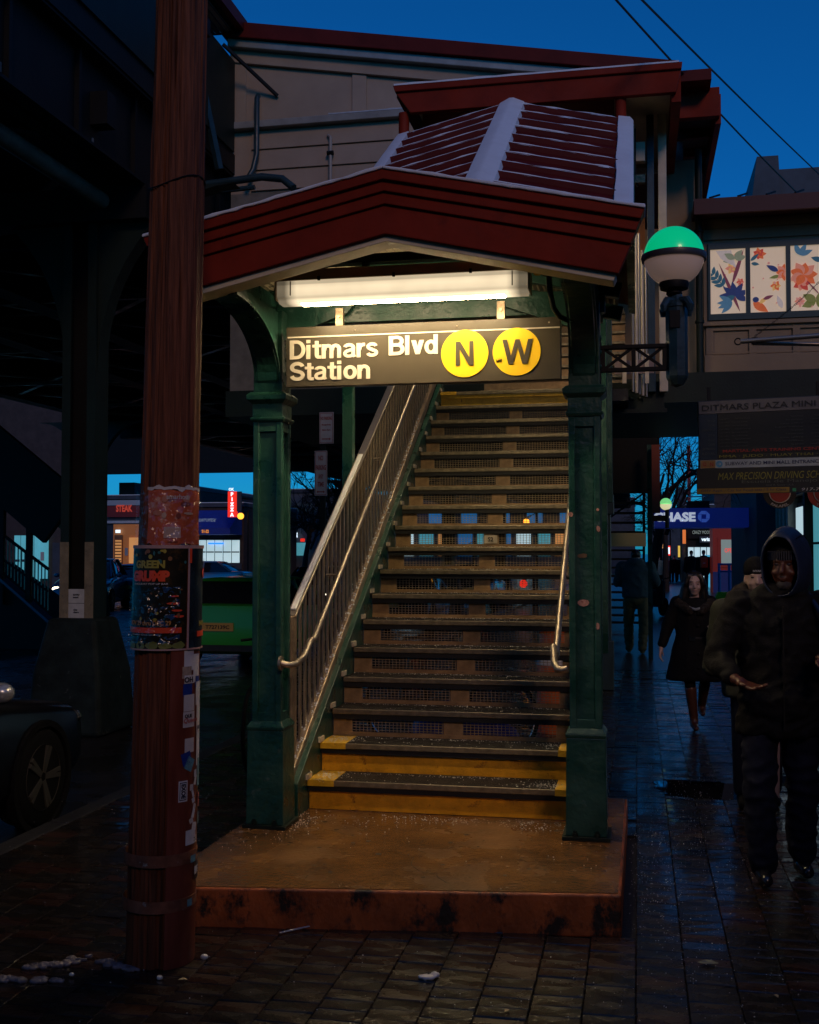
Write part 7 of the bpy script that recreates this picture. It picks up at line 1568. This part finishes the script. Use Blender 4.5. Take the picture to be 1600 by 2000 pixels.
# ---- woman
wx_, wy_ = 0.545, 11.55
wo2 = thing('person', 'woman with long dark hair in black belted coat and brown boots, looking down, carrying papers', 'person', (wx_,wy_,0))
def Q(x, y, z): return (wx_+x, wy_+y, z)
wc = Q(0.0,-0.02,1.425)
warm_ = [(Q(-0.16,0.02,1.24), Q(-0.26,0.03,1.00), Q(-0.325,-0.03,0.80)), (Q(0.16,0.02,1.24), Q(0.25,0.02,1.02), Q(0.19,-0.20,1.00))]
wl_ = [(Q(-0.08,0.02,0.78), Q(-0.05,-0.06,0.44), Q(-0.015,-0.04,0.11), Q(0.0,-0.17,0.0)), (Q(0.08,0.04,0.78), Q(0.10,0.10,0.46), Q(0.08,0.34,0.20), Q(0.085,0.24,0.09))]
pr = head_prims(wc, 0.96)+[('l', [(wx_,wy_+0.02,0.74,0.13,0.09),(wx_,wy_+0.02,1.0,0.11,0.08),(wx_,wy_+0.02,1.2,0.13,0.09),(wx_,wy_+0.03,1.27,0.08,0.06)])]
for a, b, c in warm_: pr += [('c', a, b, 0.045, 0.035), ('c', b, c, 0.035, 0.022)]
for a, b, c, d in wl_: pr += [('c', a, b, 0.07, 0.045), ('c', b, c, 0.045, 0.03)]
pr += hand_prims(warm_[0][2], (-0.12,-0.15,-0.95), (0.9,-0.2,0), 0.9, 0.5, thumb=-1); pr += hand_prims(warm_[1][2], (-0.4,-0.85,0.15), (0,0.1,1), 0.9, 0.6, thumb=1)
blob('body', pr, 0.0075, skin_l, wo2, smooth=3)
for s in (-1, 1):
    MB().ball((wc[0]+s*0.030, wc[1]-0.074, wc[2]+0.006), (0.013,0.007,0.0035), 12, 6).build('eye', mat('lash_dark', (0.02,0.015,0.015), 0.4), wo2, smooth=True)
    MB().tube([(wc[0]+s*0.016,wc[1]-0.080,wc[2]+0.030),(wc[0]+s*0.034,wc[1]-0.076,wc[2]+0.034),(wc[0]+s*0.048,wc[1]-0.066,wc[2]+0.028)], 0.003, 5).build('eyebrow', hair_m, wo2)
MB().ball((wc[0],wc[1]-0.0815,wc[2]-0.056), (0.020,0.006,0.005), 12, 6).build('lips', mat('lips', (0.32,0.12,0.11), 0.4), wo2, smooth=True)
blob('hair', [('e', (wc[0],wc[1]+0.035,wc[2]+0.045), (0.092,0.092,0.090)), ('c',(wc[0]-0.075,wc[1]+0.0,wc[2]+0.03),(wc[0]-0.105,wc[1]+0.01,wc[2]-0.14),0.035,0.045), ('c',(wc[0]+0.075,wc[1]+0.0,wc[2]+0.03),(wc[0]+0.095,wc[1]+0.01,wc[2]-0.13),0.035,0.045), ('c',(wc[0],wc[1]+0.07,wc[2]),(wc[0],wc[1]+0.09,wc[2]-0.16),0.085,0.09), ('c',(wc[0]-0.055,wc[1]-0.03,wc[2]+0.085),(wc[0]-0.085,wc[1]-0.03,wc[2]+0.0),0.026,0.022), ('c',(wc[0]+0.05,wc[1]-0.03,wc[2]+0.09),(wc[0]+0.085,wc[1]-0.03,wc[2]+0.0),0.026,0.022)], 0.010, hair_m, wo2, fold=0.006, fscale=22, fstretch=(1,1,0.3))
blob('coat', [('l', [(wx_,wy_+0.02,0.485,0.275,0.18),(wx_,wy_+0.02,0.51,0.275,0.19),(wx_,wy_+0.02,0.75,0.225,0.165),(wx_,wy_+0.02,0.93,0.175,0.135),(wx_,wy_+0.02,1.10,0.185,0.14),(wx_,wy_+0.02,1.20,0.195,0.13),(wx_,wy_+0.02,1.29,0.14,0.10)]),
      ('c', warm_[0][0], warm_[0][1], 0.072, 0.060), ('c', warm_[0][1], Q(-0.315,-0.015,0.84), 0.058, 0.050), ('c', warm_[1][0], warm_[1][1], 0.072, 0.060), ('c', warm_[1][1], Q(0.20,-0.14,1.0), 0.058, 0.050)], 0.013, cloth_k, wo2, fold=0.008, fscale=8, fstretch=(1,1,0.5))
MB().loft([[(wx_+0.180*math.cos(2*PI*k/28), wy_+0.02+0.142*math.sin(2*PI*k/28), z) for k in range(28)] for z in (0.885,0.915)]).build('belt', mat('coat_belt', (0.02,0.02,0.024), 0.4), wo2)
MB().box(Q(-0.03,-0.128,0.90), (0.06,0.012,0.045)).build('buckle', chrome, wo2)
for z in (0.62,0.76,1.03,1.14): MB().ball(Q(0.03,-0.135-0.05*(z < 0.8)*(0.9-z)/0.4-0.01,z), (0.012,0.006,0.012), 10, 6).build('button', steel_dk, wo2)
blob('fur_trim', [('c',Q(-0.15,-0.02,1.24),Q(-0.05,-0.13,1.17),0.045,0.035),('c',Q(0.15,-0.02,1.24),Q(0.06,-0.13,1.17),0.045,0.035),('c',Q(-0.15,-0.02,1.24),Q(-0.10,0.13,1.28),0.05,0.05),('c',Q(0.15,-0.02,1.24),Q(0.10,0.13,1.28),0.05,0.05)], 0.012, fur, wo2, fold=0.012, fscale=45)
MB().tube([Q(-0.10,-0.10,1.215),Q(0.0,-0.15,1.185),Q(0.08,-0.12,1.20)], 0.014, 8).build('scarf_edge', mat('pale_scarf', (0.22,0.25,0.27), 0.7), wo2, smooth=True)
blob('leggings', [('c', a, b, 0.078, 0.055) for a, b, c, d in wl_]+[('c', b, tuple(Vector(b).lerp(Vector(c), 0.3)), 0.055, 0.05) for a, b, c, d in wl_], 0.014, cloth_k, wo2)
for i, (a, b, c, d) in enumerate(wl_):
    k1 = tuple(Vector(b).lerp(Vector(c), 0.12)); o = blob('boot', [('c', k1, c, 0.058, 0.042), ('c', c, (c[0],c[1]-0.02,d[2]+0.055), 0.042, 0.040), ('c', (c[0],c[1]-0.02,d[2]+0.05), (d[0],d[1],d[2]+0.032), 0.036, 0.026), ('c', (c[0],c[1]+0.02,d[2]+0.06), (c[0],c[1]+0.03,d[2]+0.012), 0.022, 0.014)], 0.011, brownb, wo2, smooth=2)
pp_ = thing('papers', 'pale green and white folded papers carried by the woman', 'papers', Q(0.20,-0.25,1.0))
M_ = Matrix.Rotation(R(38),3,'Y') @ Matrix.Rotation(R(55),3,'X')
MB().box(Q(0.195,-0.27,0.985), (0.10,0.14,0.003), M=M_).build('white_sheet', paper_w, pp_); MB().box(Q(0.175,-0.262,1.02), (0.10,0.10,0.003), M=M_).build('green_sheet', mat('pale_green_paper', (0.15,0.32,0.22), 0.6), pp_)

# ---- man in slate hoodie, back to us
mx, my = -0.035, 20.0
gm = thing('person', 'man in slate hoodie and khaki trousers walking away, head bowed', 'person', (mx,my,0))
def G(x, y, z): return (mx+x, my+y, z)
ml = [(G(-0.11,0,0.92), G(-0.13,0.10,0.52), G(-0.125,0.12,0.10), G(-0.13,0.27,0.0)), (G(0.12,0,0.92), G(0.13,-0.05,0.50), G(0.10,-0.14,0.10), G(0.11,0.0,0.0))]
ma = [(G(-0.24,0,1.50), G(-0.32,0.04,1.22), G(-0.15,0.28,1.18)), (G(0.24,0,1.50), G(0.34,0.04,1.22), G(0.16,0.28,1.18))]
pr = head_prims(G(0,0.16,1.68), 1.05, f=1)+[('l', [(mx,my,0.9,0.15,0.10),(mx,my,1.3,0.17,0.11),(mx,my+0.05,1.52,0.12,0.09)]), ('c', G(0,0.05,1.5), G(0,0.12,1.62), 0.06, 0.055)]
for a, b, c in ma: pr += [('c', a, b, 0.05, 0.04), ('c', b, c, 0.04, 0.03)]; 
for c_i, (a, b, c) in enumerate(ma): pr += hand_prims(c, (0.3*(1 if c_i == 0 else -1),0.9,0.1), (0,0,1), 1.0, 0.8, thumb=(1 if c_i else -1))
for a, b, c, d in ml: pr += [('c', a, b, 0.08, 0.055), ('c', b, c, 0.055, 0.04)]
blob('body', pr, 0.012, skin_l, gm)
blob('hair', [('e', G(0,0.14,1.71), (0.085,0.105,0.085))], 0.015, hair_m, gm, fold=0.004, fscale=30)
blob('hoodie', [('l', [(mx,my,0.955,0.225,0.15),(mx,my,0.985,0.235,0.16),(mx,my,1.2,0.235,0.16),(mx,my,1.42,0.26,0.16),(mx,my+0.02,1.55,0.19,0.13),(mx,my+0.06,1.62,0.11,0.10)]), ('c', ma[0][0], ma[0][1], 0.09,0.075), ('c', ma[0][1], G(-0.18,0.22,1.18), 0.075,0.055), ('c', ma[1][0], ma[1][1], 0.09,0.075), ('c', ma[1][1], G(0.19,0.22,1.18), 0.075,0.055), ('e', G(0,-0.05,1.56), (0.13,0.10,0.07))], 0.018, greyc, gm, fold=0.012, fscale=6)
blob('trousers', [('e', G(0,0,0.93), (0.19,0.14,0.12))]+[('c', a, b, 0.11, 0.085) for a, b, c, d in ml]+[('c', b, c, 0.085, 0.07) for a, b, c, d in ml], 0.018, khaki, gm, fold=0.012, fscale=7, fstretch=(1,1,2))
for a, b, c, d in ml: foot(gm, c, d, mat('tan_shoe', (0.25,0.20,0.10), 0.6), vox=0.018)

# ---- distant walkers
def walker(px, feet_py, H, coat, trou, label, back=True, pack=None, coat_h=0.52, seed=0):
    """low-detail walker placed by where the feet meet the pavement"""
    Y = EYE*F_PX/(feet_py-1078); Y = Y/ (1.0); X = hitx(px, Y); t = thing('person', label, 'person', (X,Y,0), 0, None); k = H/1.75; f = 1 if back else -1; rnd = random.Random(seed)
    def D(x, y, z): return (X+x*k, Y+y*k*f, z*k)
    st_ = rnd.uniform(0.08,0.2)
    pr = head_prims(D(0,0,1.60), k, f=f)+[('l', [(X,Y,0.9*k,0.14*k,0.09*k),(X,Y,1.4*k,0.17*k,0.1*k)]), ('c',D(-0.1,0,0.9),D(-0.1,st_,0.1),0.08*k,0.05*k), ('c',D(0.1,0,0.9),D(0.1,-st_,0.1),0.08*k,0.05*k), ('c',D(-0.22,0,1.38),D(-0.28,0.05,0.8),0.05*k,0.04*k), ('c',D(0.22,0,1.38),D(0.28,0.05,0.8),0.05*k,0.04*k)]
    blob('body', pr, 0.022, skin_l, t)
    blob('coat', [('l', [(X,Y,(1-coat_h)*1.45*k,0.23*k,0.15*k),(X,Y,1.1*k,0.21*k,0.15*k),(X,Y,1.36*k,0.24*k,0.15*k),(X,Y,1.48*k,0.12*k,0.1*k)]), ('c',D(-0.22,0,1.36),D(-0.28,0.05,0.84),0.085*k,0.07*k), ('c',D(0.22,0,1.36),D(0.28,0.05,0.84),0.085*k,0.07*k)], 0.028, coat, t, fold=0.01)
    blob('trousers', [('c',D(-0.1,0,0.85),D(-0.1,st_,0.08),0.10*k,0.07*k), ('c',D(0.1,0,0.85),D(0.1,-st_,0.08),0.10*k,0.07*k)], 0.028, trou, t)
    for s in (-1,1): foot(t, D(s*0.1,-s*st_,0.08), D(s*0.1,-s*st_+0.14,0), cloth_k, vox=0.03)
    blob('cap' if seed % 2 else 'hair', [('e', D(0,-0.01,1.65), (0.085*k,0.10*k,0.085*k))], 0.025, hair_m if not seed % 2 else coat, t)
    if pack:
        b = MB(); b.box(D(0,-0.20,1.20), (0.32*k,0.16*k,0.44*k)); pk = thing('backpack', 'bright orange backpack worn by a walker down the pavement', 'backpack', D(0,-0.2,1.0)); b.build('pack_body', pack, pk, bevel=0.05, seg=3)
        MB().box(D(0,-0.29,1.08), (0.24*k,0.04*k,0.16*k)).build('pocket', pack, pk, bevel=0.015); MB().box(D(0,-0.315,1.18), (0.10*k,0.01*k,0.03*k)).build('badge', paper_w, pk)
    return t
orng = mat('orange_backpack', (0.65,0.09,0.02), 0.6)
walker(1374, 1152, 1.86, cloth_k, cloth_n, 'walker in dark clothes with an orange backpack seen from behind', pack=orng, seed=2)
walker(1350, 1150, 1.84, cloth_k, cloth_k, 'dark hooded walker just left of the one with the orange backpack', seed=3)
walker(1287, 1139, 1.30*1.18, mat('pale_green_coat', (0.34,0.40,0.33), 0.8), cloth_k, 'small far walker in a pale green coat at the left of the crowd', coat_h=0.62, seed=4)
walker(1303, 1136, 1.5, mat('mauve_coat', (0.12,0.09,0.10), 0.8), cloth_k, 'far walker in a mauve coat, second from left in the crowd', seed=5)
walker(1317, 1136, 1.58, cloth_k, cloth_k, 'far dark-coated walker in the crowd before the yellow lit sign', seed=6)
walker(1311, 1131, 1.4, mat('rust_jacket', (0.35,0.07,0.02), 0.8), cloth_k, 'far walker in a rust jacket half hidden in the crowd', seed=7)
walker(1326, 1133, 1.5, cloth_n, cloth_k, 'rightmost small dark walker of the far crowd', seed=8)

# ================================================================== WATER, SNOW, LITTER
wat = mat('puddle_water', (0.004,0.005,0.007), 0.02, spec=1.0)
def puddle(cx, cy, rx_, ry_, label, z=-0.0005, seed=0, n=60, ax=0.25):
    pts = []
    for i in range(n):
        a = 2*PI*i/n; k = 1+ax*noise.noise(Vector((math.cos(a)*1.6+seed, math.sin(a)*1.6, 3)))*1.6+0.06*noise.noise(Vector((math.cos(a)*6, math.sin(a)*6, seed)))
        pts.append((cx+rx_*k*math.cos(a), cy+ry_*k*math.sin(a)))
    o = MB().prism(pts, z-0.002, z, 'Z').build('puddle', wat, None); tag(o, label, 'puddle'); return o
puddle(0.45, 8.70, 0.36, 0.30, 'mirror-still puddle on the pavement between the right post and the hooded man')
puddle(0.95, 9.2, 0.22, 0.35, 'small puddle behind the hooded man\'s left leg', seed=4)
def grains(name, spots, n, zf, m_, parent, r=(0.002,0.005), seed=1):
    rnd = random.Random(seed); mb = MB()
    for cx, cy, sx_, sy_, w in spots:
        for _ in range(int(n*w)):
            x, y = rnd.gauss(cx, sx_), rnd.gauss(cy, sy_); z = zf(x, y)
            if z is None: continue
            q = rnd.uniform(*r); vs = [(x+q*rnd.uniform(.6,1.2)*a, y+q*rnd.uniform(.6,1.2)*b, z+q*c) for a, b, c in ((1,0,.2),(-1,0,.3),(0,1,.3),(0,-1,.2),(0,0,1.2),(0,0,-.1))]
            mb.add(vs, [(0,2,4),(2,1,4),(1,3,4),(3,0,4),(2,0,5),(1,2,5),(3,1,5),(0,3,5)])
    return mb.build(name, m_, parent, recalc=False)
salt = mat('rock_salt', (0.62,0.60,0.56), 0.6)
def on_pad(x, y):
    if not(-2.2 < x < -0.12 and 5.2 < y < 6.68): return None
    if abs(x+2.085) < 0.13 and abs(y-6.29) < 0.13 or abs(x+0.285) < 0.13 and abs(y-6.38) < 0.13: return None
    return 0.181
o = grains('salt_on_slab', ((-1.93,6.36,0.06,0.10,0.6),(-1.7,6.45,0.15,0.10,.4),(-1.1,6.58,0.22,0.05,1.0),(-0.55,6.55,0.12,0.08,.7),(-2.1,5.95,0.14,0.15,.3),(-0.3,5.9,0.2,0.3,.12),(-1.2,6.0,0.5,0.4,.12)), 170, on_pad, salt, pad); stuff(o)
def on_step(x, y):
    if not(XL+0.01 < x < XR-0.01): return None
    k = int((y-ST_Y)/RUN)+1
    if k < 1 or k > 9: return None
    fr_k = (y-ST_Y)/RUN-(k-1)
    return PADZ+RISE*k+0.006 if fr_k < 0.97 else None
sp_ = [(XL+0.10,ST_Y+0.14,0.05,0.07,1.6),(XR-0.14,ST_Y+0.12,0.07,0.06,1.3),(XL+0.10,ST_Y+RUN+0.14,0.05,0.06,1.2),(XR-0.12,ST_Y+RUN+0.15,0.06,0.06,.6)]
for k in range(1, 10): sp_ += [(-1.2,nose(k)[0]+0.235,0.45,0.018,1.3),(-1.15,nose(k)[0]+0.06,0.5,0.06,.35)]
o = grains('salt_on_treads', sp_, 110, on_step, salt, stair, seed=2); stuff(o)
def on_walk(x, y): return None if (-2.3 < x < -0.06 and 5.0 < y < 7.4) else 0.0
o = grains('rock_salt', ((0.25,6.6,0.28,1.1,1.6),(0.2,7.8,0.3,0.7,1.3),(0.1,5.9,0.12,0.6,.5),(0.2,9.6,0.4,1.0,.6),(-0.6,4.6,1.2,0.4,.35),(-2.9,6.6,0.6,1.4,.45),(-2.7,9,0.6,1.5,.5),(0.5,4.8,0.6,0.5,.15)), 420, on_walk, salt, None, r=(0.0015,0.004), seed=3); stuff(o); o['label'] = 'scattered white de-icing salt grains on the wet pavement'; o['category'] = 'salt'
# snow crust on balusters' feet
o = grains('snow_on_bottom_rail', [(rx+0.01, 6.4+0.07*i, 0.012, 0.015, .1) for i in range(60)], 90, lambda x, y: PADZ+RISE+(y-ST_Y)*RISE/RUN+0.192, snow, rail, r=(0.004,0.010), seed=5); stuff(o)
# dirty melting snow and litter at the pole's foot
ds = mat('grey_slush', (0.15,0.13,0.145), 0.6, var=0.6, vs_=20, bump=0.6)
def slush(cx, cy, L_, W_, a, label, seed):
    rnd = random.Random(seed); P = []
    for i in range(16):
        t = rnd.uniform(-1, 1); s = rnd.uniform(-1, 1)*0.5; x, y = cx+t*L_*math.cos(a)-s*W_*math.sin(a), cy+t*L_*math.sin(a)+s*W_*math.cos(a)
        P.append(('e', (x,y,0.002), (rnd.uniform(0.012,0.035), rnd.uniform(0.007,0.02), rnd.uniform(0.004,0.010))))
    tag(blob('slush_patch', P, 0.004, ds, None, smooth=0, fold=0.005, fscale=55), label, 'slush')
slush(-2.42, 4.48, 0.13, 0.06, R(40), 'branching grey slush remnant on the bricks left of the pole foot', 1); slush(-2.17, 4.50, 0.10, 0.03, R(-25), 'pinkish streak of slush just beside the wooden pole foot', 2)
slush(-2.45, 4.28, 0.12, 0.03, R(8), 'thin broken line of slush lowest at the left', 3)
def leaf(x, y, L_, a, m_, label, z=0.004):
    n = 6; top = [(t/n*L_-L_/2, 0.28*L_*math.sin(PI*t/n)) for t in range(n+1)]; bot = [(u, -v) for u, v in top[::-1]][1:-1]; pl_ = top+bot
    vs = [(x+u*math.cos(a)-v*math.sin(a), y+u*math.sin(a)+v*math.cos(a), z+0.006*abs(v)/L_*3) for u, v in pl_]; m = len(vs); vs += [(p_[0],p_[1],p_[2]+0.001) for p_ in vs]
    o = MB().add(vs, [tuple(range(m)), tuple(range(m,2*m))]+[(i,(i+1)%m,m+(i+1)%m,m+i) for i in range(m)]).build('fallen_leaf', m_, None); tag(o, label, 'leaf', 'litter on the pavement')
lt = mat('tan_leaf', (0.36,0.28,0.15), 0.5, var=0.3); lg = mat('grey_leaf', (0.18,0.19,0.15), 0.4, var=0.3)
tag(blob('paper_scrap', [('e',(-0.86,4.62,0.006),(0.035,0.02,0.008)),('e',(-0.83,4.64,0.010),(0.02,0.016,0.010))], 0.004, paper_w, None, smooth=1, fold=0.004, fscale=60), 'crumpled white scrap on the bricks before the slab', 'litter')
tag(MB().bar((-1.62,5.02,0.006),(-1.50,5.14,0.008),0.008,0.004).build('straw', paper_w, None), 'white paper straw lying at the foot of the slab', 'litter')
leaf(0.02, 4.28, 0.035, 0.2, lt, 'small tan leaf on the bricks near the bottom centre right'); leaf(0.28, 5.02, 0.09, 0.1, lg, 'larger grey-green leaf on the bricks right of the slab'); leaf(-0.5, 4.35, 0.03, 1.0, lt, 'tiny tan leaf on the bricks below the slab'); leaf(0.52, 4.7, 0.03, 2.0, lt, 'tiny pale leaf farthest right on the near bricks')
leaf(-1.83, 4.40, 0.04, 0.3, lt, 'pale leaf just right of the wooden pole foot')
for x_, y_q, s_, l_b in ((-1.84,4.66,0.018,'small pale pebble against the right of the pole foot'),(-1.93,4.40,0.014,'second pale pebble just before the pole foot'),(-2.3,4.36,0.012,'tiny pebble among the slush')): tag(blob('pebble', [('e',(x_,y_q,0.006),(s_,s_*0.8,s_*0.7))], 0.004, salt, None, smooth=1), l_b, 'pebble')
